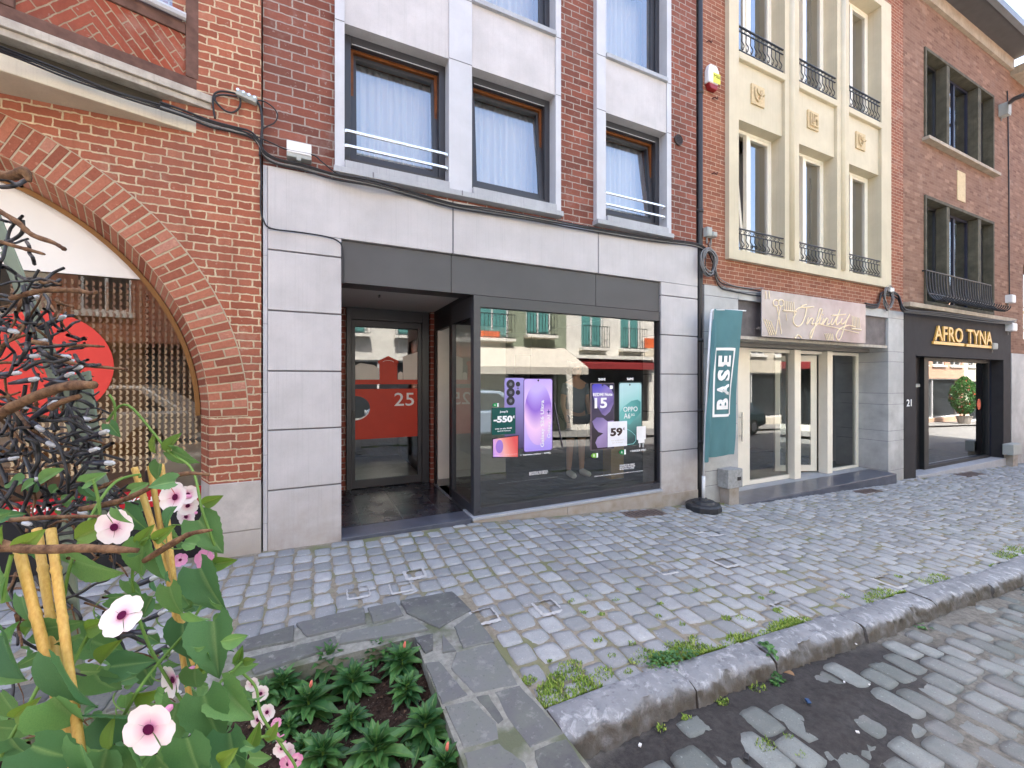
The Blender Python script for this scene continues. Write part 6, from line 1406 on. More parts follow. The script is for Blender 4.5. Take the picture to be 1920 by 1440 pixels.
for (u, v, a) in BL:
    d = random.uniform(.66, .8); a_ = R(a); L1, L2 = random.uniform(30, 60), 14
    A_ = NP(u-L1*math.cos(a_), v-L1*math.sin(a_), d+.02); B_ = NP(u, v, d); C_ = NP(u+L2*math.cos(a_), v+L2*math.sin(a_), d-.004)
    bu = MB().tube([A_, A_.lerp(B_, .5), B_], [.0024, .0046, .005], 8).build('bulb', m_sleeve, sl_root, smooth=True); MB().tube([B_, B_.lerp(C_, .7), C_], [.0042, .0042, .0022], 8).build('clear_tip', m_tip, bu)
m_twig = NT('brown_twig'); p = m_twig.pos(); cl = m_twig.mix(m_twig.mr(m_twig.noise(60, p, 5, .7), .35, .65), pc(78,56,44), pc(140,110,84)); m_twig.bump(m_twig.noise(120, p, 4), .8, .003); m_twig = m_twig.out(cl, .85, .15)
TW = [('thick pale tan twig jutting right through the string light', [(-20,790,.66),(40,755,.64),(120,725,.62),(175,722,.6)], [.008,.008,.007,.0055]),
 ('long brown twig lying level across the tops of the left canes', [(-20,1020,.5),(60,1030,.5),(160,1028,.5),(258,1032,.5)], [.007,.006,.0055,.003]),
 ('long thin twig rising rightwards behind the canes to the pink flowers', [(150,955,.62),(230,938,.62),(300,905,.62),(345,888,.62),(392,890,.62)], [.004,.004,.0035,.003,.002]),
 ('brown twig reaching right beside the lowest paired flowers', [(270,1052,.58),(330,1015,.58),(360,1000,.58),(397,994,.58)], [.004,.004,.0035,.002]),
 ('knobbly dark twig at the top left in front of the white panel', [(-20,322,.6),(20,330,.6),(45,322,.6),(55,340,.6)], [.006,.006,.007,.003]),
 ('slim twig slanting down across the white panel', [(-20,385,.62),(30,415,.62),(60,440,.62),(100,455,.62),(122,468,.62)], [.004,.0038,.004,.003,.003]),
 ('short twig below the slanting one on the white panel', [(-10,450,.64),(30,462,.64),(60,470,.64),(84,477,.64)], [.003,.003,.003,.0015]),
 ('twig fork pointing right above the red disc', [(20,560,.66),(80,545,.66),(140,545,.66),(175,550,.66),(182,545,.66)], [.004,.004,.004,.003,.002]),
 ('thin twig crossing the middle of the red disc', [(60,640,.7),(110,648,.7),(160,648,.7),(195,650,.7)], [.004,.003,.003,.0015]),
 ('thin twig crossing the lower part of the red disc', [(90,670,.7),(140,682,.7),(190,688,.7),(238,693,.7)], [.004,.003,.003,.002]),
 ('short pale broken twig below the thick tan one', [(95,765,.62),(120,752,.62),(150,743,.62)], [.005,.004,.004]),
 ('thin level twig just above the left canes', [(20,975,.55),(90,970,.55),(170,968,.55),(185,968,.55)], [.003,.003,.002,.002])]
for lb, pts, rs in TW:
    P = [NP(*q_) for q_ in pts]; SPp = smooth_path(P, 5); rr_ = [float(np.interp(k/(len(SPp)-1), np.linspace(0, 1, len(rs)), rs))*random.uniform(.85, 1.15) for k in range(len(SPp))]
    tag(MB().tube(SPp, rr_, 8).build('twig', m_twig, smooth=True), lb, 'twig', 'twigs woven through the light cables')
mb = MB()
for k in range(120):
    v = random.uniform(520, 1400); xr_ = XR(v); u = random.uniform(-40, max(10, xr_-10)); d = random.uniform(.7, 1.05); L_ = random.uniform(40, 150); r_ = random.uniform(.0015, .004)
    ang = random.choice([random.gauss(-.1, .5), random.gauss(math.pi/2, .6)]); L_ = min(L_, max(20, (xr_+10-u)/max(.2, math.cos(ang))))
    P = rnd_path(u, v, L_, ang, d, .3); mb.tube(P, [r_*(1-.5*j/len(P)) for j in range(len(P))], 5, False)
tag(mb.build('brushwood', m_twig, smooth=True), 'mesh of dry brown brushwood behind the light cables', 'brushwood', kind='stuff')
# ---------------------------------------------------------------- bedding plants
def rosette(x, y, size, seed, mat):
    rd = random.Random(seed); V = []; F = []; SC = []; TN = []; z0 = soilz(x, y); h = size*.55
    for wv in range(5):
        nl = 7 if wv < 4 else 5; tone = rd.random()
        for k in range(nl):
            az = 2*math.pi*(k/nl)+wv*.55+rd.uniform(-.25, .25); el = R([2, 12, 28, 48, 66][wv]+rd.uniform(-12, 12)); L_ = size*[1., 1.0, .9, .72, .5][wv]*rd.uniform(.8, 1.15)
            vs, fs, sc = leaf_verts('lance', L=L_, bend=rd.uniform(.15, .6), fold=.55); tn = rd.random()*.8
            yd_ = Vector((math.cos(az)*math.cos(el), math.sin(az)*math.cos(el), math.sin(el))); xd = Vector((-math.sin(az), math.cos(az), 0))*-1; zd = xd.cross(yd_)
            if zd.z < 0: xd = -xd; zd = -zd
            b = len(V); c0 = Vector((x, y, z0+h*(.25+.18*wv)))
            for q_ in vs: V.append(c0+xd*q_.x*1.25+yd_*(q_.y+.08*size)+zd*q_.z)
            F += [tuple(b+i for i in f_) for f_ in fs]; SC += sc; TN += [tn]*len(vs)
    me = mesh_of('foliage', V, F, SC, mat, TN); return me
RS = [(835,800,1.05,'at the back left, closest to the corner slab'),(1130,745,.85,'at the back of the bed touching the slab edge'),(1265,830,1.05,'with a pink bud in the back right corner'),(975,925,1.1,'in the middle of the back row'),(565,945,.9,'at the back left beside the vine leaves'),
 (715,1060,1.1,'with a coral bud left of the bare soil patch'),(1290,985,.8,'small pale one right of the bare soil patch'),(965,1150,.75,'scruffy one in the middle of the bare soil'),(1400,1215,1.1,'large glossy one near the right wall of the bed'),(690,1310,.6,'small one near the white vine flowers'),
 (1110,1385,1.15,'large one at the bottom centre of the bed'),(800,1390,.9,'at the bottom left of the bed'),(1510,1425,.85,'at the bottom right with reddish leaf'),(600,1180,.6,'tiny one right behind the paired white flowers'),(1300,1330,.35,'tiny seedling at the lower right of the bed'),(450,1000,.7,'half hidden by the vine leaves at left')]
m_bud = plain('coral_bud', pc(232,128,110), .6)
for i, (px, py, s_, lb) in enumerate(RS):
    u, v = 350+px/3.13, 980+py/3.13; g_ = GP(u, v+8, -.06); o = empty('bedding_plant', (g_[0], g_[1], soilz(g_[0], g_[1])), 'leafy green bedding plant '+lb, 'plant', 'bedding plants in the dark soil')
    me = rosette(g_[0], g_[1], .122*s_, i, m_imp); q_ = bpy.data.objects.new('foliage', me); COL.objects.link(q_); par(q_, o)
    MB().tube([(g_[0], g_[1], soilz(g_[0], g_[1])-.02), (g_[0], g_[1], soilz(g_[0], g_[1])+.09*s_)], .005, 6).build('stem', m_stem, o)
    if i in (2, 5, 12):
        c_ = Vector((g_[0]+.01, g_[1]-.01, soilz(g_[0], g_[1])+.12*s_)); MB().tube([c_, c_+Vector((0, 0, .012)), c_+Vector((.003, 0, .028)), c_+Vector((.005, 0, .036))], [.004, .008, .006, .001], 8).build('bud', m_bud, o, smooth=True)
# ---------------------------------------------------------------- grass, moss and mortar in the joints
t = NT('grass_blade'); m_grass = t.out(t.ramp(t.attr('rnd'), [(0, pc(84,112,44,1.0)), (.6, pc(120,150,62,1.0)), (1, pc(170,180,96,1.0))]), .7, .2)
gb = MB(); CLU = []
for px, py, r_, n_ in [(450,930,.05,60),(475,975,.05,60),(510,1010,.04,40),(385,985,.04,70),(350,1040,.05,100),(450,1080,.06,80),(540,1050,.06,90),(610,970,.05,80),(230,1005,.04,60),(340,1100,.05,80),(335,1140,.04,50),(740,960,.02,20),
   (900,890,.05,110),(950,900,.07,160),(1010,900,.06,90),(830,870,.05,60),(790,900,.04,40),(970,830,.05,60),(1050,845,.07,90),(1120,860,.07,90),(1180,860,.05,50),(1240,840,.05,40),(1290,800,.06,90),(1350,800,.07,90),(1400,830,.05,60),(1440,770,.05,70),(1230,690,.03,30),(1500,645,.02,30),(1500,740,.06,120),(1560,725,.06,120),
   (455,605,.02,15),(545,580,.02,15),(520,660,.02,12),(610,670,.02,12),(680,600,.02,12),(790,545,.02,12),(900,620,.02,10),(1080,550,.02,10),(890,680,.02,12),(1010,720,.02,12),(1070,790,.03,20),(760,820,.02,12),(870,940,.03,20),(660,880,.02,12),(590,800,.02,12),(350,905,.01,8),(1300,690,.03,16),(1350,700,.03,16),(1410,590,.02,12),(1460,560,.02,10),(1210,1105,.03,30),(1030,1190,.02,20),(905,1240,.02,14)]:
    CLU.append((900+px/2.667, 900+py/2.667, r_, n_, 0))
for px, py, r_, n_ in [(345,120,.10,120),(400,105,.04,20),(30,170,.08,30),(760,615,.08,60),(800,600,.09,90),(1010,540,.08,60),(1060,520,.08,60),(1380,415,.12,90),(1440,390,.12,90),(720,635,.05,40),(860,515,.03,16),(280,680,.03,40),(350,745,.07,120),(310,765,.07,120),(400,735,.06,100),(1000,705,.05,90),(180,1050,.04,30),(330,1290,.02,16),(215,1330,.04,50),(390,1385,.02,20),(1450,550,.05,30),(600,610,.03,12),(830,60,.04,20)]:
    CLU.append((1350+px/2.572, 880+py/2.572, r_, n_, 1))
for (u, v, r_, n_, _) in CLU:
    g_ = GP(u, v)
    if g_[1] < KFRONT-.01: g_ = GP(u, v, ROADZ)
    on = ROADZ if g_[1] < KFRONT else 0
    for k in range(int(n_*3.2)):
        a = random.random()*6.28; q_ = r_*math.sqrt(random.random())*1.15; x, y = g_[0]+q_*math.cos(a)*1.3, g_[1]+q_*math.sin(a)*.8
        if on == 0 and y < KBACK+.01: y = KBACK+.012
        z = gz(x, y)+on-.004; hgt = random.uniform(.006, .018)*(1.3 if n_ > 80 else .9); b_ = random.random()*6.28; w_ = random.uniform(.0018, .004); lean = random.uniform(.2, 1.1)*hgt; gb.cc = random.random()
        dx1, dy1 = math.cos(b_), math.sin(b_); gb.add([(x-dy1*w_, y+dx1*w_, z), (x+dy1*w_, y-dx1*w_, z), (x+dx1*lean*.5+dy1*w_, y+dy1*lean*.5-dx1*w_, z+hgt*.7), (x+dx1*lean, y+dy1*lean, z+hgt)], [(0,1,2,3)])
tag(gb.build('grass', m_grass), 'short grass and moss tufts in the joints along the kerb', kind='stuff')
# broad-leaved weeds hanging over the kerb
def weed(name, label, pts, n_, sz):
    V = []; F = []; SC = []; TN = []; c0 = None
    for (u, v, r_) in pts:
        g_ = GP(u, v); on = 0
        if g_[1] < KBACK: g_ = (g_[0], max(g_[1], KFRONT-.03), 0)
        z = gz(g_[0], KBACK)+.012-(max(0, KFRONT+.01-g_[1])*3)
        c0 = c0 or Vector((g_[0], g_[1], z))
        for k in range(n_):
            a = random.random()*6.28; P = Vector((g_[0]+random.gauss(0, r_), g_[1]+random.gauss(0, r_*.7), z+random.uniform(.002, .015))); vs, fs, sc = leaf_verts('bract', L=sz*random.uniform(.6, 1.2), bend=.4, fold=.4)
            el = random.uniform(-.2, .7); yd_ = Vector((math.cos(a)*math.cos(el), math.sin(a)*math.cos(el), math.sin(el))); xd = Vector((math.sin(a), -math.cos(a), 0)); zd = xd.cross(yd_); b = len(V)
            for q_ in vs: V.append(P+xd*q_.x*1.4+yd_*q_.y+zd*q_.z)
            F += [tuple(b+i for i in f_) for f_ in fs]; SC += sc; TN += [random.random()*.9]*len(vs)
    o = empty(name, c0, label, 'weed'); me = mesh_of('foliage', V, F, SC, m_imp, TN); q_ = bpy.data.objects.new('foliage', me); COL.objects.link(q_); par(q_, o)
weed('weed', 'leafy weed hanging down over the joint between two kerb stones', [(1432,1212,.012),(1442,1222,.012),(1450,1232,.012),(1456,1244,.014),(1462,1256,.014),(1470,1246,.012)], 9, .030)
weed('weed', 'low leafy weed patch behind the first kerb stone', [(1225,1245,.03),(1240,1240,.035),(1255,1248,.035),(1268,1238,.03),(1290,1232,.03)], 26, .024)
weed('weed', 'small weed sprouting at the foot of the kerb further along', [(1740,1155,.03)], 12, .03)
weed('weed', 'small weed tuft beside the hairdresser step', [(1485,928,.06),(1475,926,.04)], 14, .05)
# pale mortar squares round single setts
m_pm = plain('pale_mortar', pc(206,206,206,1.6), .9, .1, 0, .12, 40, .5); mb = MB()
for (u, v, hx_, hy_, th) in ((778,1077,.085,.085,.022),(909,1156,.085,.085,.014),(1026,1139,.085,.09,.014),(672,1112,.08,.08,.01),(752,1102,.08,.08,.008),(1335,1000,.10,.085,.016),(1360,1055,.10,.09,.018),(1300,995,.08,.09,.01),(1245,1068,.09,.09,.008),(1668,1092,.10,.10,.014),(1500,1150,.10,.16,.010),(1730,972,.2,.1,.012)):
    g_ = GP(u, v); x, y = g_[0], g_[1]; n_ = 12
    ring_o = []; ring_i = []
    per = [(-1+2*i/n_, -1) for i in range(n_)]+[(1, -1+2*i/n_) for i in range(n_)]+[(1-2*i/n_, 1) for i in range(n_)]+[(-1, 1-2*i/n_) for i in range(n_)]
    for (a, b) in per:
        k = 1-.04*(a*a*b*b); o_ = 1+random.uniform(-.05, .08); i_ = 1-th/hx_*random.uniform(.8, 1.5); X_, Y_ = x+a*k*hx_*o_, y+b*k*hy_*o_; ring_o.append((X_, Y_, gz(X_, Y_)+.002)); X_, Y_ = x+a*k*hx_*(i_), y+b*k*hy_*(i_); ring_i.append((X_, Y_, gz(X_, Y_)+.0095))
    m_ = len(per); mb.add(ring_o+ring_i, [(i, (i+1) % m_, (i+1) % m_+m_, i+m_) for i in range(m_)])
tag(mb.build('mortar_patches', m_pm), 'pale mortar smeared round single paving setts', kind='stuff')
# litter on the road
mb = MB()
for (u, v, r_, m__) in ((1583,1285,.006,0),(1200,1405,.008,0),(1608,1380,.007,0),(1630,1290,.005,0),(1605,1213,.006,0),(1660,1170,.006,0)):
    g_ = GP(u, v, ROADZ); mb.obox((g_[0], g_[1], g_[2]+.02), r_*2, r_*1.4, r_*.8, Matrix.Rotation(random.random()*3, 3, 'Z'))
tag(mb.build('litter', m_white), 'white crumbs of litter on the wet gutter stones', 'litter', kind='stuff')
g_ = GP(1399, 1427, ROADZ); tag(MB().obox((g_[0], g_[1], g_[2]+.02), .035, .02, .012, Matrix.Rotation(.5, 3, 'Z')).build('paper_scrap', m_black, bevel=.003), 'crumpled black scrap on the road setts at the bottom', 'litter')
g_ = GP(1515, 1322, ROADZ); tag(MB().obox((g_[0], g_[1], g_[2]+.022), .03, .02, .01, Matrix.Rotation(1, 3, 'Z')).build('paper_scrap', plain('blue_scrap', pc(50,80,120), .5), bevel=.003), 'small blue scrap on a wet road sett', 'litter')
g_ = GP(1490, 1277, ROADZ); x, y, z = basis(0); me = mesh_of('dry_leaf', *leaf_verts('bract', L=.06, bend=.3, fold=.6), plain('dry_leaf_brown', pc(150,120,90), .8)); o = bpy.data.objects.new('dry_leaf', me); COL.objects.link(o); o.location = (g_[0], g_[1], g_[2]+.03); o.rotation_euler = (0, 0, .3); tag(o, 'dry brown leaf in the dark silt by the kerb', 'leaf')

# ================================================================ THE OTHER SIDE OF THE STREET (seen in the panes)
YO = -9.6
m_teal = plain('teal_blind', pc(96,158,156,1.2), .7); m_opw = plain('opposite_window_glass', (.03,.035,.04), .08, .8)
def opp(name, label, x0, x1, h, mat, wins, trim=None, shop=None):
    g = gz((x0+x1)/2, -9)-.04+ROADZ+.1; root = empty(name, ((x0+x1)/2, YO, g), label, 'building')
    holes = [(a, b, c, d) for (a, b, c, d, _) in wins]
    if shop: holes.append(shop[:4])
    mb = MB(); wall(mb, (x0, x1-.004), (g-.6, h), holes, YO-.3, YO); mb.build('wall', mat, root)
    mb = MB(); mb.box(x0, x1-.01, YO-6, YO-5.8, g-.6, h); mb.box(x0, x0+.2, YO-5.8, YO-.301, g-.6, h); mb.box(x1-.21, x1-.01, YO-5.8, YO-.301, g-.6, h); mb.build('party_wall', m_whitewall, root)
    mb = MB(); mb.add([(x0, YO+.25, h), (x1-.01, YO+.25, h), (x1-.01, YO-3, h+1.5), (x0, YO-3, h+1.5), (x0, YO-6.1, h), (x1-.01, YO-6.1, h)], [(0,1,2,3),(3,2,5,4),(0,4,5,1),(0,3,4),(1,5,2)]); mb.build('roof', plain('tile_roof', pc(150,96,74,1.2), .8), root)
    for (a, b, c, d, bl) in wins:
        w_ = MB().ring(a, b, c, d, .07, YO-.16, YO-.08); w_.box((a+b)/2-.035, (a+b)/2+.035, YO-.16, YO-.08, c+.07, d-.07); w_ = w_.build('window', m_white, root)
        MB().box(a+.01, b-.01, YO-.13, YO-.12, c+.01, d-.01).build('pane', m_opw if not bl else m_teal, w_)
        if trim: MB().box(a-.1, b+.1, YO+.001, YO+.1, c-.14, c-.01).build('sill', trim, w_)
        if bl and c < 4:
            g_ = MB(); g_.box(a-.1, b+.1, YO+.28, YO+.31, c+.85, c+.88); g_.box(a-.1, b+.1, YO+.28, YO+.31, c+.02, c+.05)
            for q in range(11): xx = a-.1+(b-a+.19)*q/10; g_.box(xx, xx+.014, YO+.285, YO+.3, c+.05, c+.85)
            g_.build('balcony_grille', m_iron, w_)
            MB().box(a-.12, b+.12, YO+.101, YO+.34, c-.1, c-.0).build('balcony_slab', m_owh, w_)
    if shop:
        a, b, c, d = shop[:4]; MB().box(a, b, YO-.25, YO-.2, c, d).build('shopfront', m_opw, root)
        f_ = MB().ring(a, b, c, d, .08, YO-.19, YO-.1); f_.box(lerp(a, b, .4), lerp(a, b, .4)+.08, YO-.19, YO-.1, c+.08, d-.08); f_.build('shop_frame', shop[4], root)
    if trim: MB().box(x0, x1-.01, YO+.001, YO+.18, h-.3, h-.02).build('cornice', trim, root)
    return root
m_ow = plain('cream_painted_wall', pc(222,214,196,1.25), .85, .1); m_owh = plain('white_painted_wall', pc(238,236,228,1.15), .85, .1); m_opk = plain('salmon_wall', pc(206,168,144,1.2), .85, .1)
m_obr = brick('opposite_brick', .2, 0, .065, .01, pc(150,84,64,1.2), pc(176,104,80,1.2), pc(190,120,92,1.2), pc(200,180,156,1.2)); m_ogr = plain('sage_rendered_wall', pc(150,160,140,1.2), .85, .1)
def wrow(x0, x1, n_, w_, z0, z1, bl=0): 
    s_ = (x1-x0)/n_; return [(x0+s_*(k+.5)-w_/2, x0+s_*(k+.5)+w_/2, z0, z1, bl) for k in range(n_)]
opp('opposite_house', 'cream rendered house across the street far to the left', -14, -6, 7.4, m_ow, wrow(-14, -6, 4, 1, 3.2, 5)+wrow(-14, -6, 4, 1, 5.6, 7), m_owh, (-12.5, -8, .1, 2.4, m_white))
opp('opposite_house', 'brick house across the street opposite the bank', -6, .2, 7.7, m_obr, wrow(-6, .2, 3, 1.05, 3.3, 5)+wrow(-6, .2, 3, 1.05, 5.6, 7), m_owh, (-5, -.8, .0, 2.5, m_black))
opp('opposite_house', 'white fronted house across the street opposite the left shop door', .2, 4.7, 7.3, m_owh, wrow(.2, 4.7, 2, 1.1, 3.3, 5, 1)+wrow(.2, 4.7, 2, 1.1, 5.6, 6.9, 1), m_ow, (1, 4.2, -.1, 2.3, m_white))
opp('opposite_house', 'sage rendered house with teal shutters and cream awning, mirrored in the phone shop pane', 4.7, 9.0, 7.6, m_ogr, [(5.2, 6.5, 3.0, 5.0, 1), (7.2, 8.3, 3.2, 5.0, 1)]+wrow(4.7, 9, 2, 1.1, 5.7, 7.1, 1), m_ow, (5, 8.6, -.2, 2.4, m_white))
opp('opposite_house', 'white pilastered house with teal windows over a red awning, mirrored in the phone shop pane', 9.0, 13.6, 7.8, m_owh, [(9.7, 10.8, 2.8, 5.0, 1), (11.7, 12.8, 2.8, 5.0, 1)]+wrow(9, 13.6, 2, 1.1, 5.7, 7.2, 1), m_ow, (9.3, 13.3, -.3, 2.2, m_black))
opp('opposite_house', 'brick house with white shop base across the street opposite the hairdresser', 13.6, 19, 7.5, m_obr, wrow(13.6, 19, 3, 1.0, 3.0, 4.8)+wrow(13.6, 19, 3, 1.0, 5.5, 7), m_owh, (14, 18.5, -.4, 2.1, m_white))
opp('opposite_house', 'cream house with tall white windows across the street', 19, 25, 7.9, m_ow, wrow(19, 25, 3, 1.2, 2.9, 5.0)+wrow(19, 25, 3, 1.2, 5.6, 7.3), m_owh, (19.6, 24.4, -.6, 1.9, m_white))
opp('opposite_house', 'orange brick house far along the other side of the street', 25, 31, 7.6, m_obr, wrow(25, 31, 3, 1.1, 2.7, 4.7)+wrow(25, 31, 3, 1.1, 5.3, 7), m_owh, (25.6, 30.4, -.9, 1.8, m_white))
opp('opposite_house', 'yellow house with balcony window mirrored in the black shop pane', 31, 37.5, 8.2, m_ow, wrow(31, 37.5, 2, 1.2, 2.6, 5.2)+wrow(31, 37.5, 2, 1.2, 5.8, 7.5), m_opk, (31.6, 36.9, -1.1, 1.6, m_white))
opp('opposite_house', 'salmon house with broad white bay window mirrored in the black shop pane', 37.5, 46, 8.4, m_opk, wrow(37.5, 46, 3, 2.0, 2.6, 5.4)+wrow(37.5, 46, 3, 1.6, 6, 7.8), m_owh, (38, 45.5, -1.3, 1.6, m_white))
opp('opposite_house', 'last cream house of the row across the street', 46, 60, 8.0, m_ow, wrow(46, 60, 5, 1.2, 2.6, 4.8)+wrow(46, 60, 5, 1.2, 5.4, 7.2), m_owh, (47, 59, -1.8, 1.4, m_white))
def awning(x0, x1, zt, zb, yo, mat, label):
    mb = MB(); mb.add([(x0, YO+.02, zt), (x1, YO+.02, zt), (x1, yo, zb), (x0, yo, zb), (x0, YO+.02, zt-.03), (x1, YO+.02, zt-.03), (x1, yo, zb-.03), (x0, yo, zb-.03)], [(0,3,2,1),(4,5,6,7),(0,1,5,4),(1,2,6,5),(2,3,7,6),(3,0,4,7)])
    mb.box(x0, x1, yo-.012, yo+.012, zb-.25, zb-.031); return tag(mb.build('awning', mat), label, 'awning')
awning(4.75, 8.9, 2.75, 1.95, -8.0, plain('cream_canvas', pc(214,208,196,1.3), .8), 'cream shop awning across the street, mirrored in the phone shop pane')
awning(9.2, 13.4, 2.35, 2.2, -9.3, plain('red_canvas', pc(150,50,52,1.3), .8), 'red shop awning across the street, mirrored in the phone shop pane')
for x, z, lb in ((5.0, 2.85, 'orange to-let board on the sage house across the street'), (13.0, 2.9, 'orange to-let board at the corner of the white house across the street')):
    o = empty('letting_board', (x, YO, z), lb, 'sign'); MB().box(x, x+1.1, YO+.02, YO+.06, z, z+.42).build('board', plain('letting_orange', pc(238,110,50,1.1), .6), o); MB().box(x, x+1.1, YO+.02, YO+.06, z-.36, z-.005).build('lower_board', m_ow, o)
# parked car
def car(x0, y0, z0, mat, label):
    root = empty('parked_car', (x0+2, y0, z0), label, 'car'); W_ = 1.7
    lo = [(0, .35), (.02, .62), (.25, .78), (1.05, .90), (4.0, .92), (4.12, .75), (4.15, .38), (3.75, .28), (.35, .26)]; 
    def ext(pts, ya, yb, ins=0.):
        mb = MB(); n = len(pts); vs = [(x0+x, ya, z0+z) for x, z in pts]+[(x0+x, yb, z0+z) for x, z in pts]
        mb.add(vs, [tuple(range(n-1, -1, -1)), tuple(range(n, 2*n))]+[(i, (i+1) % n, (i+1) % n+n, i+n) for i in range(n)]); return mb
    body = ext(lo, y0, y0+W_).build('body', mat, root, bevel=.06)
    cab = [(1.05, .90), (1.75, 1.42), (2.1, 1.47), (3.2, 1.45), (3.95, .92)]; n = 5; mb = MB(); vs = [(x0+x, y0+.06+(z-.9)*.25, z0+z) for x, z in cab]+[(x0+x, y0+W_-.06-(z-.9)*.25, z0+z) for x, z in cab]
    mb.add(vs, [tuple(range(n-1, -1, -1)), tuple(range(n, 2*n))]+[(i, (i+1) % n, (i+1) % n+n, i+n) for i in range(n)]); mb.build('roof', mat, root, bevel=.03)
    for s_, yy in ((1, y0+W_-.06), (-1, y0+.06)):
        mb = MB()
        for gl_ in ([(1.3, .95), (1.82, 1.37), (2.3, 1.40), (2.3, .95)], [(2.38, .95), (2.38, 1.40), (3.1, 1.38), (3.65, .95)]):
            vs = [(x0+x, yy-s_*((z-.9)*.25)+s_*.012, z0+z) for x, z in gl_]; mb.add(vs, [(0, 1, 2, 3)])
        mb.build('side_window', m_opw, root)
    for wx in (.85, 3.3):
        for yy in (y0-.01, y0+W_-.19):
            tb = MB(); tb.tube([(x0+wx, yy, z0+.31), (x0+wx, yy+.2, z0+.31)], .31, 22); tb = tb.build('wheel', m_black, root); MB().tube([(x0+wx, yy-.005, z0+.31), (x0+wx, yy+.205, z0+.31)], .19, 14).build('rim', m_steel, tb)
    mb = MB(); mb.box(x0-.005, x0+.05, y0+.1, y0+.4, z0+.6, z0+.7); mb.build('headlight', m_tip, root)
car(1.6, -8.0, gz(3, -8)+ROADZ-.0, plain('pale_blue_paint', pc(170,190,214,1.2), .25, .6, .2), 'pale blue car parked across the street, mirrored in the phone shop pane')
car(13.5, -8.0, gz(15, -8)+ROADZ, plain('dark_car_paint', pc(40,60,66,1.2), .25, .6, .2), 'dark car parked across the street, mirrored in the hairdresser pane')
car(-6.5, -8.0, gz(-5, -8)+ROADZ, plain('silver_paint', pc(190,190,190,1.2), .25, .6, .3), 'silver car parked across the street opposite the bank')
MB().box(9.1, 13.5, YO+.02, YO+.32, 2.36, 2.5).build('awning_box', m_owh); tag(bpy.data.objects['awning_box'], 'white rolled awning box above the red awning across the street', 'awning box')
# ================================================================ inside the phone shop
tag(MB().box(3.98, 4.22, .75, .95, .031, .62).build('cardboard_display', plain('cardboard', pc(190,160,110), .9), bevel=.004), 'tan cardboard display box standing inside the shop window at right', 'display box')
def skinned(name, verts, edges, radii, mat, parent, root=0, sub=2):
    me = bpy.data.meshes.new(name); me.from_pydata([tuple(v_) for v_ in verts], edges, []); o = bpy.data.objects.new(name, me); COL.objects.link(o)
    sk = o.modifiers.new('s', 'SKIN'); 
    if not me.skin_vertices: me.skin_vertices.new() if hasattr(me.skin_vertices, 'new') else None
    for i, r_ in enumerate(radii):
        d_ = me.skin_vertices[0].data[i]; d_.radius = (r_, r_) if not isinstance(r_, tuple) else r_; d_.use_root = (i == root)
    ss_ = o.modifiers.new('u', 'SUBSURF'); ss_.levels = sub; ss_.render_levels = sub; sk.use_smooth_shade = True
    me.materials.append(mat); par(o, parent); return o
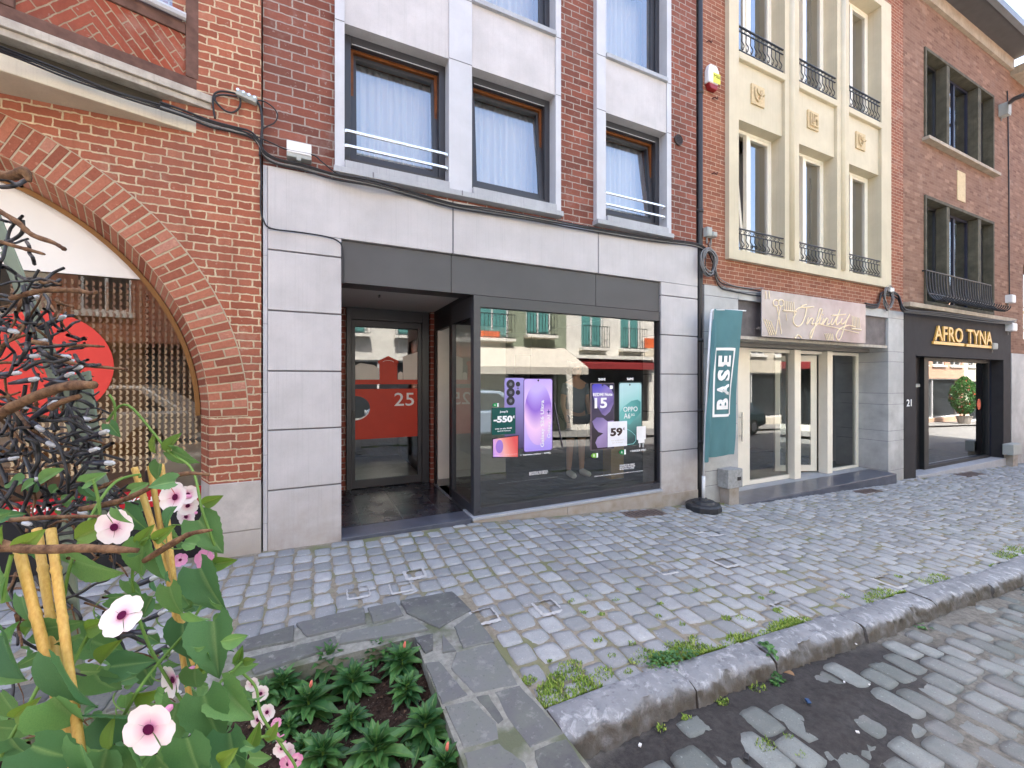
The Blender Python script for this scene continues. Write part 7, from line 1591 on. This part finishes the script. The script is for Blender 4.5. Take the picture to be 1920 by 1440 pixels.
def shop_person(px, py, z, label, shirt):
    root = empty('person', (px, py, z), label, 'person'); m_skin = plain('skin', pc(214,166,140), .6, .3, 0, .04)
    P = lambda x, y, h: (px+x, py+y, z+h)
    V = [P(0,0,.94), P(0,0,1.08), P(0,0,1.28), P(0,0,1.42), P(0,-.01,1.50), P(0,-.02,1.56), P(0,-.02,1.64), P(0,-.02,1.71),
         P(-.09,0,.86), P(-.10,-.01,.66), P(-.10,0,.48), P(-.105,.01,.30), P(-.105,.03,.09), P(-.11,-.05,.05), P(-.115,-.14,.035),
         P(.09,0,.86), P(.10,-.02,.66), P(.11,-.01,.48), P(.12,.01,.30), P(.13,.03,.09), P(.14,-.05,.05), P(.15,-.14,.035),
         P(-.17,0,1.39), P(-.21,.01,1.24), P(-.23,.0,1.10), P(-.22,-.08,.92), P(-.22,-.12,.84), P(.17,0,1.39), P(.21,.01,1.24), P(.23,.0,1.10), P(.22,-.08,.92), P(.22,-.12,.84)]
    E_ = [(0,1),(1,2),(2,3),(3,4),(4,5),(5,6),(6,7),(0,8),(8,9),(9,10),(10,11),(11,12),(12,13),(13,14),(0,15),(15,16),(16,17),(17,18),(18,19),(19,20),(20,21),(3,22),(22,23),(23,24),(24,25),(25,26),(3,27),(27,28),(28,29),(29,30),(30,31)]
    r_ = [.14,.13,.145,.11,.055,.07,.095,.07, .09,.078,.055,.052,.038,.04,.03, .09,.078,.055,.052,.038,.04,.03, .06,.045,.04,.03,.028,.06,.045,.04,.03,.028]
    skinned('body', V, E_, r_, m_skin, root)
    skinned('shirt', [V[0],V[1],V[2],V[3],V[22],V[23],V[27],V[28]], [(0,1),(1,2),(2,3),(3,4),(4,5),(3,6),(6,7)], [.155,.15,.16,.12,.072,.06,.072,.06], shirt, root)
    skinned('shorts', [V[0],V[8],V[9],P(-.10,0,.58),V[15],V[16],P(.105,0,.58)], [(0,1),(1,2),(2,3),(0,4),(4,5),(5,6)], [.16,.105,.095,.09,.105,.095,.09], plain('dark_shorts', (.04,.045,.06), .9), root)
    skinned('hair', [P(0,.02,1.66),P(0,.0,1.74),P(0,.05,1.60)], [(0,1),(0,2)], [.10,.075,.08], plain('brown_hair', (.07,.045,.03), .8), root)
    for s_, ix in ((-1, 12), (1, 19)):
        a = V[ix]; b = V[ix+2]
        skinned('shoe', [(a[0], a[1]+.02, z+.07), (a[0], a[1]-.03, z+.06), (b[0], b[1]+.02, z+.045), (b[0], b[1]-.03, z+.04)], [(0,1),(1,2),(2,3)], [.052,.055,.048,.035], plain('white_shoe', (.75,.75,.73), .6), root)
    for s_ in (-1, 1): MB().tube([P(s_*.035,-.115,1.645), P(s_*.035,-.125,1.645)], .011, 8).build('eye', m_black, root)
    for s_ in (-1, 1):
        for k in range(5):
            hx_ = s_*.22+s_*(-.03+.014*k) if k < 4 else s_*.22-s_*.045
            MB().tube(smooth_path([P(hx_, -.125, .84), P(hx_, -.135, .80-(.02 if k == 4 else 0)), P(hx_, -.125, .765 if k < 4 else .79)], 3), .0085, 6).build('finger', m_skin, root, smooth=True)
shop_person(3.62, 1.15, .03, 'person in dark shorts and white shoes standing inside the phone shop', plain('grey_shirt', (.2,.22,.25), .9))
# potted oleander across the street, mirrored in the black shop's pane
tr = empty('potted_shrub', (41.5, -8.2, gz(41, -8)+ROADZ+.1), 'tall dark shrub with red flowers in a tub across the street', 'plant'); zt0 = tr.location.z
mb = MB(); lathe(mb, [(.3, zt0), (.42, zt0+.5), (.45, zt0+.52), (.38, zt0+.52), (.36, zt0+.45)], 41.5, -8.2, 16); mb.build('tub', m_base, tr)
MB().tube([(41.5, -8.2, zt0+.3), (41.55, -8.2, zt0+1.2), (41.5, -8.15, zt0+2.2)], [.06, .045, .02], 6).build('trunk', m_twig, tr)
V = []; F = []; V2 = []; F2 = []
for k in range(2600):
    a, h = random.random()*6.28, random.random(); rr_ = .85*math.sin(math.pi*(h*.9+.08))**.7*random.random()**.4; P = Vector((41.5+rr_*math.cos(a), -8.2+rr_*math.sin(a)*.9, zt0+.7+2.6*h)); d1 = Vector((random.gauss(0,1), random.gauss(0,1), random.gauss(0,1))).normalized()*.11; d2 = d1.cross(Vector((random.gauss(0,1), random.gauss(0,1), random.gauss(0,1)))).normalized()*.035
    T_, U_ = (V2, F2) if random.random() < .05 else (V, F); b = len(T_); T_ += [P-d1, P+d2, P+d1, P-d2]; U_ += [(b, b+1, b+2, b+3)]
for nm, T_, U_, mt in (('crown', V, F, m_imp), ('blossom', V2, F2, m_redl)):
    q_ = bpy.data.objects.new(nm, mesh_of(nm, T_, U_, [.5]*len(T_), mt)); COL.objects.link(q_); par(q_, tr)
